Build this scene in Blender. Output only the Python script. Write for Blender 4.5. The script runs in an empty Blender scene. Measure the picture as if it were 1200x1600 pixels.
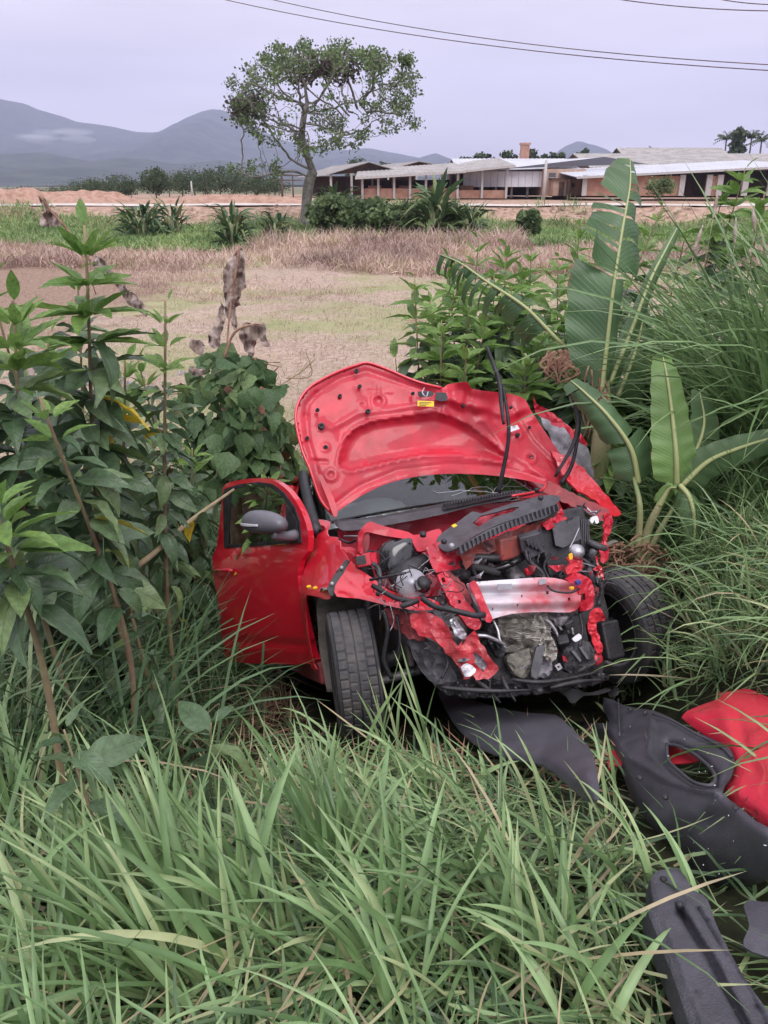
import bpy, bmesh, math, random
import numpy as np
from mathutils import Vector, Matrix, noise
from mathutils.geometry import delaunay_2d_cdt

# ------------------------------------------------------------------ camera, sky, sun, exposure
R_ = math.radians
SC = bpy.context.scene
COL = SC.collection
FPX, HY, CZ = 1200.0, 290.0, 1.6
PITCH = math.atan((800 - HY) / FPX)
cam_d = bpy.data.cameras.new('camera'); cam = bpy.data.objects.new('camera', cam_d); COL.objects.link(cam)
cam.location = (0, 0, CZ); cam.rotation_euler = (math.pi / 2 - PITCH, 0, 0)
cam_d.sensor_fit = 'VERTICAL'; cam_d.sensor_height = 32.0; cam_d.lens = 32.0 * FPX / 1600
cam_d.clip_start = 0.02; cam_d.clip_end = 20000
SC.camera = cam
wd = bpy.data.worlds.new('World'); SC.world = wd; wd.use_nodes = True
nt = wd.node_tree; N = nt.nodes; Lk = nt.links
for n in list(N): N.remove(n)
out = N.new('ShaderNodeOutputWorld')
SUN_EL, SUN_ROT = R_(58), R_(160)
sky = N.new('ShaderNodeTexSky'); sky.sky_type = 'NISHITA'; sky.sun_disc = False
sky.sun_elevation = SUN_EL; sky.sun_rotation = SUN_ROT
bg1 = N.new('ShaderNodeBackground'); bg1.inputs['Strength'].default_value = 0.05
Lk.new(sky.outputs[0], bg1.inputs['Color'])
tc = N.new('ShaderNodeTexCoord'); sep = N.new('ShaderNodeSeparateXYZ'); Lk.new(tc.outputs['Generated'], sep.inputs[0])
mr = N.new('ShaderNodeMapRange'); mr.inputs[1].default_value = 0.0; mr.inputs[2].default_value = 1.0
mr.inputs[3].default_value = 0.0; mr.inputs[4].default_value = 1.0; Lk.new(sep.outputs['Z'], mr.inputs[0])
rp = N.new('ShaderNodeValToRGB'); Lk.new(mr.outputs[0], rp.inputs[0])
els = rp.color_ramp.elements
els[0].position = 0.0; els[0].color = (0.61, 0.56, 0.645, 1)
els[1].position = 1.0; els[1].color = (1.45, 1.40, 1.55, 1)
e = els.new(0.10); e.color = (0.66, 0.612, 0.695, 1)
e = els.new(0.22); e.color = (0.71, 0.66, 0.75, 1)
nz = N.new('ShaderNodeTexNoise'); nz.inputs['Scale'].default_value = 2.2; nz.inputs['Detail'].default_value = 4
mp_ = N.new('ShaderNodeMapping'); mp_.inputs['Scale'].default_value = (1, 1, 7.0)
Lk.new(tc.outputs['Generated'], mp_.inputs[0]); Lk.new(mp_.outputs[0], nz.inputs['Vector'])
nr = N.new('ShaderNodeMapRange'); nr.inputs[1].default_value = .3; nr.inputs[2].default_value = .7
nr.inputs[3].default_value = .76; nr.inputs[4].default_value = 1.10; Lk.new(nz.outputs[0], nr.inputs[0])
vm = N.new('ShaderNodeVectorMath'); vm.operation = 'SCALE'; Lk.new(rp.outputs[0], vm.inputs[0]); Lk.new(nr.outputs[0], vm.inputs['Scale'])
bg2 = N.new('ShaderNodeBackground'); bg2.inputs['Strength'].default_value = 1.0; Lk.new(vm.outputs[0], bg2.inputs['Color'])
mx = N.new('ShaderNodeMixShader'); mx.inputs[0].default_value = 0.93
Lk.new(bg1.outputs[0], mx.inputs[1]); Lk.new(bg2.outputs[0], mx.inputs[2]); Lk.new(mx.outputs[0], out.inputs['Surface'])
sd = bpy.data.lights.new('sun', 'SUN'); sd.energy = 1.3; sd.angle = R_(35); sd.color = (1.0, 0.97, 0.93)
so = bpy.data.objects.new('sun', sd); COL.objects.link(so); so.rotation_euler = (R_(32), 0, R_(20))
SC.view_settings.view_transform = 'Standard'; SC.view_settings.look = 'None'
SC.view_settings.exposure = 0.60; SC.view_settings.gamma = 1
SC.cycles.volume_bounces = 1; SC.cycles.max_bounces = 8; SC.cycles.transparent_max_bounces = 8
SC.cycles.use_denoising = True

# ------------------------------------------------------------------ projection helpers
rng = np.random.default_rng(7); random.seed(7)
cp, sp = math.cos(PITCH), math.sin(PITCH)
RV = np.array([1., 0, 0]); UV_ = np.array([0, sp, cp]); FV = np.array([0, cp, -sp]); CAM = np.array([0, 0, CZ])
def ray(px, py): return FV + (px - 600) / FPX * RV - (py - 800) / FPX * UV_
def W(px, py, d): return CAM + ray(px, py) * d
def WY(px, py, Y):
    r = ray(px, py); return CAM + r * (Y / r[1])
# car pose
CR = np.array([[0.23878722, 0.95729314, -0.16300463], [-0.82911346, 0.28837155, 0.47897048], [0.50552105, 0.0207773, 0.86256407]])
CT = np.array([0.57297924, 3.08782627, -0.71212285])
def tocar(P): return CR.T @ (np.asarray(P, float) - CT)
def toworld(P): return CR @ np.asarray(P, float) + CT
def C(px, py, x):
    dl = CR.T @ ray(px, py); o = tocar(CAM); t = (x - o[0]) / dl[0]; return o + t * dl
def Cplane(p0, n):
    p0 = np.array(p0, float); n = np.array(n, float); n /= np.linalg.norm(n)
    def f(px, py, v):
        dl = CR.T @ ray(px, py); o = tocar(CAM); t = ((p0 + n * v - o) @ n) / (dl @ n); return o + t * dl
    return f
def sst(x, a, b):
    t = np.clip((np.asarray(x, float) - a) / (b - a), 0, 1); return t * t * (3 - 2 * t)
def gz(x, y):
    x = np.asarray(x, float); y = np.asarray(y, float)
    ys = y - sst(x + .3 * np.clip(y - 4, 0, 3), 1.15, 1.85) * 2.2 * (1 - sst(y, 9, 16)) - sst(x, 3, 7) * 2 * (1 - sst(y, 9, 20))
    h = np.interp(ys, [-50, .8, 1.5, 2.2, 2.9, 4, 5, 6, 7.5, 9, 62.5, 66.5, 69, 300, 3000],
                  [0, 0, -.16, -.46, -.78, -1.45, -2.08, -2.12, -1.75, -1.6, -1.6, -1.4, .02, .2, .2])
    hol = -0.45 * np.exp(-(((x + .9) / .7) ** 2 + ((y - 2.9) / .7) ** 2))
    wv = 1.6 * np.sin(x * .19 + 1) + .9 * np.sin(x * .47); e_ = (y > 60) & (y < 69); h = np.where(e_, np.interp(y + wv * np.sin(np.clip((y - 60) / 9, 0, 1) * np.pi), [60, 62.5, 66.5, 69], [-1.6, -1.6, -.9, .02]), h)
    n = .035 * np.sin(3.1 * x + 1.3 * y) * np.sin(2.3 * y - x) + .02 * np.sin(7.3 * x + 2) * np.sin(6.1 * y)
    far = sst(y, 30, 60)
    n2 = .16 * np.sin(x * .21 + .6) * np.sin(y * .33) + .1 * np.sin(x * .53) * np.cos(y * .47)
    return h + hol + n + n2 * sst(y, 12, 30) * (1 - sst(y, 64, 68) * .8)
def G(px, py, v=0.0):
    r = ray(px, py); t = 1.0
    lo, hi = .3, 400.
    t = lo
    while t < hi:
        P = CAM + r * t
        if P[2] <= float(gz(P[0], P[1])) + v: break
        t *= 1.02
    lo, hi = t / 1.02, t
    for _ in range(12):
        m = (lo + hi) / 2; P = CAM + r * m
        if P[2] <= float(gz(P[0], P[1])) + v: hi = m
        else: lo = m
    return CAM + r * hi

# ------------------------------------------------------------------ object helpers
def tag(o, label=None, cat=None, group=None, kind=None):
    if label: o['label'] = label
    if cat: o['category'] = cat
    if group: o['group'] = group
    if kind: o['kind'] = kind
    return o
def empty(name, loc, label=None, cat=None, group=None):
    o = bpy.data.objects.new(name, None); COL.objects.link(o); o.location = [float(c) for c in loc]; o.empty_display_size = .1
    return tag(o, label, cat, group)
def link(name, me, mats, parent=None, loc=None):
    o = bpy.data.objects.new(name, me); COL.objects.link(o)
    if mats is not None and len(me.materials) == 0:
        for m in (mats if isinstance(mats, (list, tuple)) else [mats]): me.materials.append(m)
    if parent is not None: o.parent = parent
    if loc is not None: o.location = [float(c) for c in loc]
    return o
def fast(name, V, F, mats, parent=None, attrs=None, smooth=True, uv=None, mi=None, loc=None):
    V = np.asarray(V, np.float32); F = np.asarray(F, np.int32)
    me = bpy.data.meshes.new(name); k = F.shape[1]; n = len(F)
    me.vertices.add(len(V)); me.vertices.foreach_set('co', V.ravel())
    me.loops.add(n * k); me.loops.foreach_set('vertex_index', F.ravel())
    me.polygons.add(n); me.polygons.foreach_set('loop_start', np.arange(0, n * k, k, dtype=np.int32))
    me.polygons.foreach_set('loop_total', np.full(n, k, np.int32))
    me.polygons.foreach_set('use_smooth', np.full(n, smooth))
    if mi is not None: me.polygons.foreach_set('material_index', np.asarray(mi, np.int32))
    for an, av in (attrs or {}).items():
        a = me.attributes.new(an, 'FLOAT', 'POINT'); a.data.foreach_set('value', np.asarray(av, np.float32))
    if uv is not None:
        l = me.uv_layers.new(name='UVMap'); l.data.foreach_set('uv', np.asarray(uv, np.float32)[F.ravel()].ravel())
    me.update(calc_edges=True)
    return link(name, me, mats, parent, loc)
class MB:
    def __init__(s): s.V = []; s.F = []; s.S = []
    def add(s, V, F, smooth=True):
        b = len(s.V); s.V += [tuple(map(float, v)) for v in V]; s.F += [tuple(i + b for i in f) for f in F]; s.S += [smooth] * len(F); return s
    def box(s, c, size, R=None, taper=1.0):
        hx, hy, hz = [q / 2 for q in size]; V = []
        for sx, sy, sz in ((-1,-1,-1),(1,-1,-1),(1,1,-1),(-1,1,-1),(-1,-1,1),(1,-1,1),(1,1,1),(-1,1,1)):
            k = taper if sz > 0 else 1
            v = np.array([sx * hx * k, sy * hy * k, sz * hz])
            if R is not None: v = R @ v
            V.append(v + np.array(c, float))
        return s.add(V, [(0,3,2,1),(4,5,6,7),(0,1,5,4),(1,2,6,5),(2,3,7,6),(3,0,4,7)], False)
    def tube(s, pts, r, n=8, sub=4, cap=True):
        P = cr(pts, sub) if len(pts) > 2 and sub > 1 else np.array(pts, float)
        m = len(P); rr = np.interp(np.linspace(0, 1, m), np.linspace(0, 1, len(r)), r) if hasattr(r, '__len__') else np.full(m, r)
        T = np.gradient(P, axis=0); T /= np.linalg.norm(T, axis=1)[:, None] + 1e-9
        up = np.array([0, 0, 1.]) if abs(T[0][2]) < .9 else np.array([1., 0, 0])
        V = []; F = []
        for i in range(m):
            a = np.cross(up, T[i]); a /= np.linalg.norm(a) + 1e-9; b = np.cross(T[i], a); up = b
            for k in range(n):
                t = 2 * math.pi * k / n; V.append(P[i] + rr[i] * (math.cos(t) * a + math.sin(t) * b))
        for i in range(m - 1):
            for k in range(n): F.append((i*n+k, i*n+(k+1)%n, (i+1)*n+(k+1)%n, (i+1)*n+k))
        if cap: F.append(tuple(range(n))[::-1]); F.append(tuple((m-1)*n+k for k in range(n)))
        return s.add(V, F)
    def lathe(s, prof, c, axis, n=24):
        axis = np.array(axis, float); axis /= np.linalg.norm(axis)
        a = np.cross(axis, [0, 0, 1.] if abs(axis[2]) < .9 else [1., 0, 0]); a /= np.linalg.norm(a); b = np.cross(axis, a)
        V = []; F = []; m = len(prof)
        for k in range(n):
            t = 2 * math.pi * k / n; d = math.cos(t) * a + math.sin(t) * b
            for h, r in prof: V.append(np.array(c) + axis * h + d * r)
        for k in range(n):
            for i in range(m - 1): F.append((k*m+i, ((k+1)%n)*m+i, ((k+1)%n)*m+i+1, k*m+i+1))
        return s.add(V, F)
    def build(s, name, mat, parent=None, bevel=0, loc=None):
        me = bpy.data.meshes.new(name); me.from_pydata(s.V, [], s.F); me.polygons.foreach_set('use_smooth', s.S); me.update()
        o = link(name, me, mat, parent, loc)
        if bevel:
            b = o.modifiers.new('bevel', 'BEVEL'); b.width = bevel; b.segments = 2; b.limit_method = 'ANGLE'
        return o
def cr(pts, sub):
    P = np.array(pts, float); P = np.vstack([2 * P[0] - P[1], P, 2 * P[-1] - P[-2]]); out = []
    for i in range(1, len(P) - 2):
        p0, p1, p2, p3 = P[i-1:i+3]
        for k in range(sub):
            t = k / sub
            out.append(.5 * (2*p1 + (p2-p0)*t + (2*p0-5*p1+4*p2-p3)*t*t + (3*p1-p0-3*p2+p3)*t**3))
    out.append(P[-2]); return np.array(out)
def pip(x, y, poly):
    ins = False; j = len(poly) - 1
    for i in range(len(poly)):
        xi, yi = poly[i][:2]; xj, yj = poly[j][:2]
        if (yi > y) != (yj > y) and x < (xj - xi) * (y - yi) / (yj - yi) + xi: ins = not ins
        j = i
    return ins
def segd(x, y, pl, closed=False):
    """distance to a polyline"""
    best = 1e9; n = len(pl)
    for i in range(n if closed else n - 1):
        ax, ay = pl[i][:2]; bx, by = pl[(i+1) % n][:2]; dx, dy = bx-ax, by-ay
        t = max(0, min(1, ((x-ax)*dx + (y-ay)*dy) / (dx*dx+dy*dy+1e-9)))
        d = math.hypot(x-ax-t*dx, y-ay-t*dy)
        if d < best: best = d
    return best
def plate(name, outline, mat, parent, mp, thick, step=5, holes=(), ctrl=(), disp=None, crumple=0, cfreq=.05, smooth=True, smth=1, inv=None, seed=0, uvs=False, edge=0, ew=5.):
    """sheet part: outline [(px,py,v)], solid with a back and rim; v interpolated; thick = vector or 'ray'"""
    if smth: 
        O = [tuple(q) for q in cr(list(outline) + [outline[0]], smth + 1)[:-1]]
    else: O = list(outline)
    def resamp(pl):
        r = []
        for i in range(len(pl)):
            a = np.array(pl[i], float); b = np.array(pl[(i+1) % len(pl)], float); L = np.hypot(*(b-a)[:2]); k = max(1, int(L / step))
            for j in range(k): r.append(a + (b - a) * j / k)
        return r
    Ob = resamp(O)
    if crumple >= .01 and step < 6:
        for i_, q_ in enumerate(Ob):
            nn = noise.noise_vector(Vector((q_[0] * .11, q_[1] * .11, seed))); Ob[i_] = np.array([q_[0] + nn[0] * 3.2, q_[1] + nn[1] * 3.2, q_[2]])
    H = [resamp([(h[0], h[1], 0) for h in hh]) for hh in holes]
    cv = np.array([q[:3] for q in list(outline) + list(ctrl)], float)
    kx, ky = cv[:, 0].mean(), cv[:, 1].mean(); ks = max(np.ptp(cv[:, 0]), np.ptp(cv[:, 1]), 1.)
    cx_, cy_ = (cv[:, 0] - kx) / ks, (cv[:, 1] - ky) / ks; nc = len(cv)
    def tps(r2): return .5 * r2 * np.log(r2 + 1e-9)
    Kd = tps((cx_[:, None] - cx_) ** 2 + (cy_[:, None] - cy_) ** 2) + 2e-3 * np.eye(nc); Pm = np.stack([np.ones(nc), cx_, cy_], 1)
    Ls = np.linalg.lstsq(np.block([[Kd, Pm], [Pm.T, np.zeros((3, 3))]]), np.concatenate([cv[:, 2], np.zeros(3)]), rcond=None)[0]
    vlo, vhi = cv[:, 2].min(), cv[:, 2].max(); vr = (vhi - vlo) * .1 + 1e-4
    def vint(x, y):
        a, b = (x - kx) / ks, (y - ky) / ks
        return float(min(vhi + vr, max(vlo - vr, tps((cx_ - a) ** 2 + (cy_ - b) ** 2) @ Ls[:nc] + Ls[nc] + Ls[nc+1] * a + Ls[nc+2] * b)))
    pts = [(float(q[0]), float(q[1])) for q in Ob]; edges = [(i, (i+1) % len(Ob)) for i in range(len(Ob))]
    for h in H:
        b = len(pts); pts += [(float(q[0]), float(q[1])) for q in h]; edges += [(b + i, b + (i+1) % len(h)) for i in range(len(h))]
    xs = [q[0] for q in Ob]; ys_ = [q[1] for q in Ob]; allb = [Ob] + H
    bx = np.array(pts); rs = random.Random(seed)
    y = min(ys_) + step * .5; row = 0
    while y < max(ys_):
        x = min(xs) + (step * .5 if row % 2 else 0)
        while x < max(xs):
            if ((bx[:, 0] - x) ** 2 + (bx[:, 1] - y) ** 2).min() > (step * .55) ** 2 and pip(x, y, Ob) and not any(pip(x, y, h) for h in H):
                pts.append((x + rs.uniform(-.1, .1) * step, y + rs.uniform(-.1, .1) * step))
            x += step
        y += step * .87; row += 1
    vo, eo, fo, *_ = delaunay_2d_cdt([Vector(p) for p in pts], edges, [], 0, 1e-4)
    F = []
    for f in fo:
        cx = sum(vo[i][0] for i in f) / 3; cy = sum(vo[i][1] for i in f) / 3
        if pip(cx, cy, Ob) and not any(pip(cx, cy, h) for h in H): F.append(tuple(f))
    V = []
    for p in vo:
        v = vint(p[0], p[1])
        if disp: v += disp(p[0], p[1])
        if edge:
            de = segd(p[0], p[1], Ob, True)
            for hh in H: de = min(de, segd(p[0], p[1], hh, True))
            v -= edge * math.exp(-(de / ew) ** 1.5)
        if crumple:
            q = Vector((p[0] * cfreq * .7, p[1] * cfreq * .7, seed * 3.7)); a = noise.noise(q); b = noise.noise(q * 2.3)
            v += crumple * .5 * ((1 - 4 * abs(a)) + .42 * (1 - 4 * abs(b)) + .3 * noise.noise(q * 5))
        V.append(mp(p[0], p[1], v))
    V = np.array(V)
    if isinstance(thick, str) or np.isscalar(thick):
        t = .003 if isinstance(thick, str) else thick
        Bk = np.array([w + (w - CAM) / np.linalg.norm(w - CAM) * t for w in V])
    else: Bk = V + np.array(thick, float)
    # orient outward
    f0 = F[0]; nrm = np.cross(V[f0[1]] - V[f0[0]], V[f0[2]] - V[f0[0]])
    if nrm @ (Bk[0] - V[0]) > 0: F = [f[::-1] for f in F]
    ec = {}
    for f in F:
        for i in range(3):
            a, b = f[i], f[(i+1) % 3]
            ec[(a, b)] = 1
    rim = [(a, b) for (a, b) in ec if (b, a) not in ec]
    if crumple >= .01 and mp is C: smooth = False
    m = MB(); n = len(V)
    used = sorted({i for f in F for i in f}); mpidx = {i: k for k, i in enumerate(used)}; n = len(used)
    F = [tuple(mpidx[i] for i in f) for f in F]; rim = [(mpidx[a], mpidx[b]) for a, b in rim]; V = V[used]; Bk = Bk[used]
    m.add(V, F, smooth); m.add(Bk, [f[::-1] for f in F], smooth)
    RV2 = []; RF = []
    for a, b in rim:
        k = len(RV2); RV2 += [V[a], V[b], Bk[b], Bk[a]]; RF.append((k+1, k, k+3, k+2))
    m.add(RV2, RF, False)
    if inv is not None: m.V = [tuple(inv(v)) for v in m.V]
    return m.build(name, mat, parent)

# ------------------------------------------------------------------ materials
def srgb(r, g, b):
    f = lambda c: (c / 255 / 12.92) if c / 255 <= .04045 else ((c / 255 + .055) / 1.055) ** 2.4
    return (f(r), f(g), f(b), 1)
def mat(name, col, rough=.6, metal=0., coat=0., spec=.5, var=.0, vs=8., bump=0., bs=60., trans=0., col2=None, thr=(.4, .6), alpha=1, emit=None, coords='Object'):
    m = bpy.data.materials.new(name); m.use_nodes = True; n = m.node_tree.nodes; l = m.node_tree.links; b = n['Principled BSDF']
    if len(col) == 3: col = (*col, 1)
    b.inputs['Base Color'].default_value = col; b.inputs['Roughness'].default_value = rough; b.inputs['Metallic'].default_value = metal
    b.inputs['Coat Weight'].default_value = coat; b.inputs['Coat Roughness'].default_value = .06; b.inputs['Specular IOR Level'].default_value = spec
    b.inputs['Transmission Weight'].default_value = trans
    t = n.new('ShaderNodeTexCoord')
    if var or col2:
        z = n.new('ShaderNodeTexNoise'); z.inputs['Scale'].default_value = vs; z.inputs['Detail'].default_value = 6; z.inputs['Roughness'].default_value = .65
        l.new(t.outputs[coords], z.inputs['Vector'])
        r = n.new('ShaderNodeValToRGB'); l.new(z.outputs[0], r.inputs[0])
        r.color_ramp.elements[0].position = thr[0]; r.color_ramp.elements[1].position = thr[1]
        if col2: c1, c2 = col, (*col2[:3], 1)
        else: c1 = tuple(c * (1 - var) for c in col[:3]) + (1,); c2 = tuple(min(1, c * (1 + var)) for c in col[:3]) + (1,)
        r.color_ramp.elements[0].color = c1; r.color_ramp.elements[1].color = c2; l.new(r.outputs[0], b.inputs['Base Color'])
    if bump:
        z = n.new('ShaderNodeTexNoise'); z.inputs['Scale'].default_value = bs; z.inputs['Detail'].default_value = 4; l.new(t.outputs[coords], z.inputs['Vector'])
        bp = n.new('ShaderNodeBump'); bp.inputs['Strength'].default_value = bump; bp.inputs['Distance'].default_value = .01; l.new(z.outputs[0], bp.inputs['Height']); l.new(bp.outputs[0], b.inputs['Normal'])
    return m
def foliage(name, stops, tip=None, base=None, rough=.5, transl=.25, spec=.35, veins=False, useobj=False, var_scale=None):
    """stops: colour ramp over the per-blade 'rnd' attribute (or the object's random)"""
    m = bpy.data.materials.new(name); m.use_nodes = True; n = m.node_tree.nodes; l = m.node_tree.links; b = n['Principled BSDF']; o = n['Material Output']
    if useobj:
        a = n.new('ShaderNodeObjectInfo'); src = a.outputs['Random']
    else:
        a = n.new('ShaderNodeAttribute'); a.attribute_name = 'rnd'; src = a.outputs['Fac']
    r = n.new('ShaderNodeValToRGB'); l.new(src, r.inputs[0]); E_ = r.color_ramp.elements
    while len(E_) < len(stops): E_.new(.5)
    for e_, (p, c) in zip(E_, stops): e_.position = p; e_.color = (*c, 1)
    colo = r.outputs[0]
    if tip or base:
        t = n.new('ShaderNodeAttribute'); t.attribute_name = 't'
        for c, (lo, hi) in ((base, (.35, 0.)), (tip, (.75, 1.))):
            if c is None: continue
            q = n.new('ShaderNodeMapRange'); q.inputs[1].default_value = lo; q.inputs[2].default_value = hi; l.new(t.outputs['Fac'], q.inputs[0])
            ml = n.new('ShaderNodeMath'); ml.operation = 'MULTIPLY'; ml.inputs[1].default_value = c[3]; l.new(q.outputs[0], ml.inputs[0])
            x = n.new('ShaderNodeMixRGB'); x.inputs[2].default_value = (*c[:3], 1); l.new(ml.outputs[0], x.inputs[0]); l.new(colo, x.inputs[1]); colo = x.outputs[0]
    if veins:
        u = n.new('ShaderNodeUVMap'); s = n.new('ShaderNodeSeparateXYZ'); l.new(u.outputs[0], s.inputs[0])
        # |u-.5|
        su = n.new('ShaderNodeMath'); su.operation = 'SUBTRACT'; su.inputs[1].default_value = .5; l.new(s.outputs[0], su.inputs[0])
        ab = n.new('ShaderNodeMath'); ab.operation = 'ABSOLUTE'; l.new(su.outputs[0], ab.inputs[0])
        k = n.new('ShaderNodeMath'); k.operation = 'MULTIPLY_ADD'; k.inputs[1].default_value = -veins[1]; l.new(ab.outputs[0], k.inputs[0]); l.new(s.outputs[1], k.inputs[2])
        k2 = n.new('ShaderNodeMath'); k2.operation = 'MULTIPLY'; k2.inputs[1].default_value = veins[0]; l.new(k.outputs[0], k2.inputs[0])
        fr = n.new('ShaderNodeMath'); fr.operation = 'FRACT'; l.new(k2.outputs[0], fr.inputs[0])
        q = n.new('ShaderNodeMapRange'); q.inputs[1].default_value = 0; q.inputs[2].default_value = veins[2]; q.inputs[3].default_value = 1; q.inputs[4].default_value = 0; l.new(fr.outputs[0], q.inputs[0])
        q2 = n.new('ShaderNodeMapRange'); q2.inputs[1].default_value = .0; q2.inputs[2].default_value = .035; q2.inputs[3].default_value = 1; q2.inputs[4].default_value = 0; l.new(ab.outputs[0], q2.inputs[0])
        mxx = n.new('ShaderNodeMath'); mxx.operation = 'MAXIMUM'; l.new(q.outputs[0], mxx.inputs[0]); l.new(q2.outputs[0], mxx.inputs[1])
        if name.startswith('banana'):
            ez = n.new('ShaderNodeTexNoise'); ez.inputs['Scale'].default_value = 14; et = n.new('ShaderNodeTexCoord'); l.new(et.outputs['Object'], ez.inputs['Vector'])
            ea = n.new('ShaderNodeMath'); ea.operation = 'MULTIPLY_ADD'; ea.inputs[1].default_value = .16; l.new(ez.outputs[0], ea.inputs[0]); l.new(ab.outputs[0], ea.inputs[2])
            eq = n.new('ShaderNodeMapRange'); eq.inputs[1].default_value = .575; eq.inputs[2].default_value = .60; l.new(ea.outputs[0], eq.inputs[0]); ex = n.new('ShaderNodeMixRGB'); ex.inputs[2].default_value = (.24, .16, .08, 1); l.new(eq.outputs[0], ex.inputs[0]); l.new(colo, ex.inputs[1]); colo = ex.outputs[0]
        ms = n.new('ShaderNodeMath'); ms.operation = 'MULTIPLY'; ms.inputs[1].default_value = veins[3]; l.new(mxx.outputs[0], ms.inputs[0])
        x = n.new('ShaderNodeMixRGB'); x.inputs[2].default_value = (*veins[4], 1); l.new(ms.outputs[0], x.inputs[0]); l.new(colo, x.inputs[1]); colo = x.outputs[0]
        bp = n.new('ShaderNodeBump'); bp.inputs['Strength'].default_value = .5; bp.inputs['Distance'].default_value = .004; bp.invert = True
        l.new(mxx.outputs[0], bp.inputs['Height']); l.new(bp.outputs[0], b.inputs['Normal'])
    # blotchy variation
    t = n.new('ShaderNodeTexCoord'); z = n.new('ShaderNodeTexNoise'); z.inputs['Scale'].default_value = var_scale or 9; z.inputs['Detail'].default_value = 3; l.new(t.outputs['Object'], z.inputs['Vector'])
    q = n.new('ShaderNodeMapRange'); q.inputs[1].default_value = .3; q.inputs[2].default_value = .7; q.inputs[3].default_value = .72; q.inputs[4].default_value = 1.25; l.new(z.outputs[0], q.inputs[0])
    vm = n.new('ShaderNodeVectorMath'); vm.operation = 'SCALE'; l.new(colo, vm.inputs[0]); l.new(q.outputs[0], vm.inputs['Scale']); colo = vm.outputs[0]
    l.new(colo, b.inputs['Base Color']); b.inputs['Roughness'].default_value = rough; b.inputs['Specular IOR Level'].default_value = spec
    tr = n.new('ShaderNodeBsdfTranslucent'); l.new(colo, tr.inputs[0]); mxs = n.new('ShaderNodeMixShader'); mxs.inputs[0].default_value = transl
    l.new(b.outputs[0], mxs.inputs[1]); l.new(tr.outputs[0], mxs.inputs[2]); l.new(mxs.outputs[0], o.inputs['Surface'])
    return m
G1, G2, G3, G4 = (.085, .155, .055), (.125, .21, .075), (.17, .27, .10), (.26, .34, .13)
STRAW = (.42, .34, .20)
M = {}
M['grass'] = foliage('grass_blade', [(0, (.065, .12, .05)), (.3, (.125, .22, .08)), (.6, (.195, .315, .125)), (.84, (.30, .43, .19)), (.93, (.42, .46, .23)), (.975, STRAW)], base=(.36, .40, .18, .75), tip=(.22, .30, .12, .4), rough=.38, transl=.24, spec=.5)
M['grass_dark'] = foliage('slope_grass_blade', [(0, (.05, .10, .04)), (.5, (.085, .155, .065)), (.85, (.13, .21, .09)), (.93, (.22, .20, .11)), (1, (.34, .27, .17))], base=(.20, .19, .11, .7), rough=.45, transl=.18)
M['drygrass'] = foliage('dry_grass', [(0, (.34, .23, .19)), (.4, (.50, .36, .30)), (.75, (.60, .46, .38)), (1, (.36, .30, .15))], rough=.8, transl=.2, var_scale=.3)
M['fieldgrass'] = foliage('short_field_grass', [(0, (.32, .23, .17)), (.4, (.50, .39, .29)), (.62, (.42, .37, .22)), (.8, (.22, .28, .11)), (1, (.56, .45, .36))], rough=.8, transl=.15, var_scale=.25)
M['farmgreen'] = foliage('green_pasture_grass', [(0, (.13, .22, .075)), (.5, (.21, .31, .11)), (1, (.32, .38, .16))], rough=.7, transl=.2, var_scale=.3)
M['leaf'] = foliage('broad_leaf', [(0, (.055, .105, .045)), (.5, (.095, .16, .075)), (.85, (.14, .21, .095)), (.985, (.17, .25, .08)), (1, (.45, .36, .05))], rough=.38, transl=.22, spec=.5, veins=(11, .55, .12, .35, (.2, .3, .13)), useobj=True)
M['leaf_young'] = foliage('young_leaf', [(0, (.14, .26, .06)), (1, (.22, .35, .09))], rough=.4, transl=.35, veins=(9, .55, .12, .3, (.35, .45, .2)), useobj=True)
M['leaf_yellow'] = foliage('yellow_leaf', [(0, (.55, .40, .03)), (1, (.6, .45, .05))], rough=.5, transl=.3, useobj=True)
M['vine'] = foliage('vine_leaf', [(0, (.06, .12, .045)), (.6, (.10, .175, .07)), (1, (.16, .24, .09))], rough=.5, transl=.25, veins=(5, .9, .1, .3, (.25, .33, .18)), useobj=True)
M['banana'] = foliage('banana_leaf', [(0, (.085, .165, .07)), (1, (.13, .22, .09))], rough=.38, transl=.3, spec=.5, veins=(55, .12, .25, .13, (.22, .32, .15)), useobj=True, var_scale=3)
M['banana_light'] = foliage('banana_leaf_light', [(0, (.18, .32, .09)), (1, (.22, .36, .11))], rough=.36, transl=.35, spec=.5, veins=(45, .12, .25, .13, (.3, .42, .18)), useobj=True, var_scale=3)
M['banana_far'] = foliage('distant_banana_leaf', [(0, (.055, .11, .05)), (.6, (.10, .17, .07)), (.9, (.20, .27, .10)), (1, (.33, .27, .14))], rough=.5, transl=.25, useobj=True, var_scale=2)
M['midrib'] = mat('midrib', (.38, .42, .18), .45)
M['deadleaf'] = mat('dead_leaf', (.25, .18, .15), .85, col2=(.46, .37, .32), vs=9, bump=.6, bs=25)
M['stem'] = mat('stem', (.22, .14, .09), .75, col2=(.30, .25, .13), vs=6, bump=.4, bs=40)
M['bstem'] = mat('banana_stem', (.20, .26, .10), .6, col2=(.33, .30, .16), vs=5, bump=.3)
M['fibre'] = mat('dead_fibre', (.17, .085, .055), .9, col2=(.33, .20, .13), vs=9)
M['bark'] = mat('bark', (.13, .115, .10), .9, col2=(.26, .24, .21), vs=3, bump=.5, bs=8)
M['treeleaf'] = foliage('tree_foliage', [(0, (.075, .12, .055)), (.5, (.14, .20, .085)), (.85, (.20, .27, .11)), (1, (.25, .31, .13))], rough=.6, transl=.25, var_scale=.6)
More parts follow.
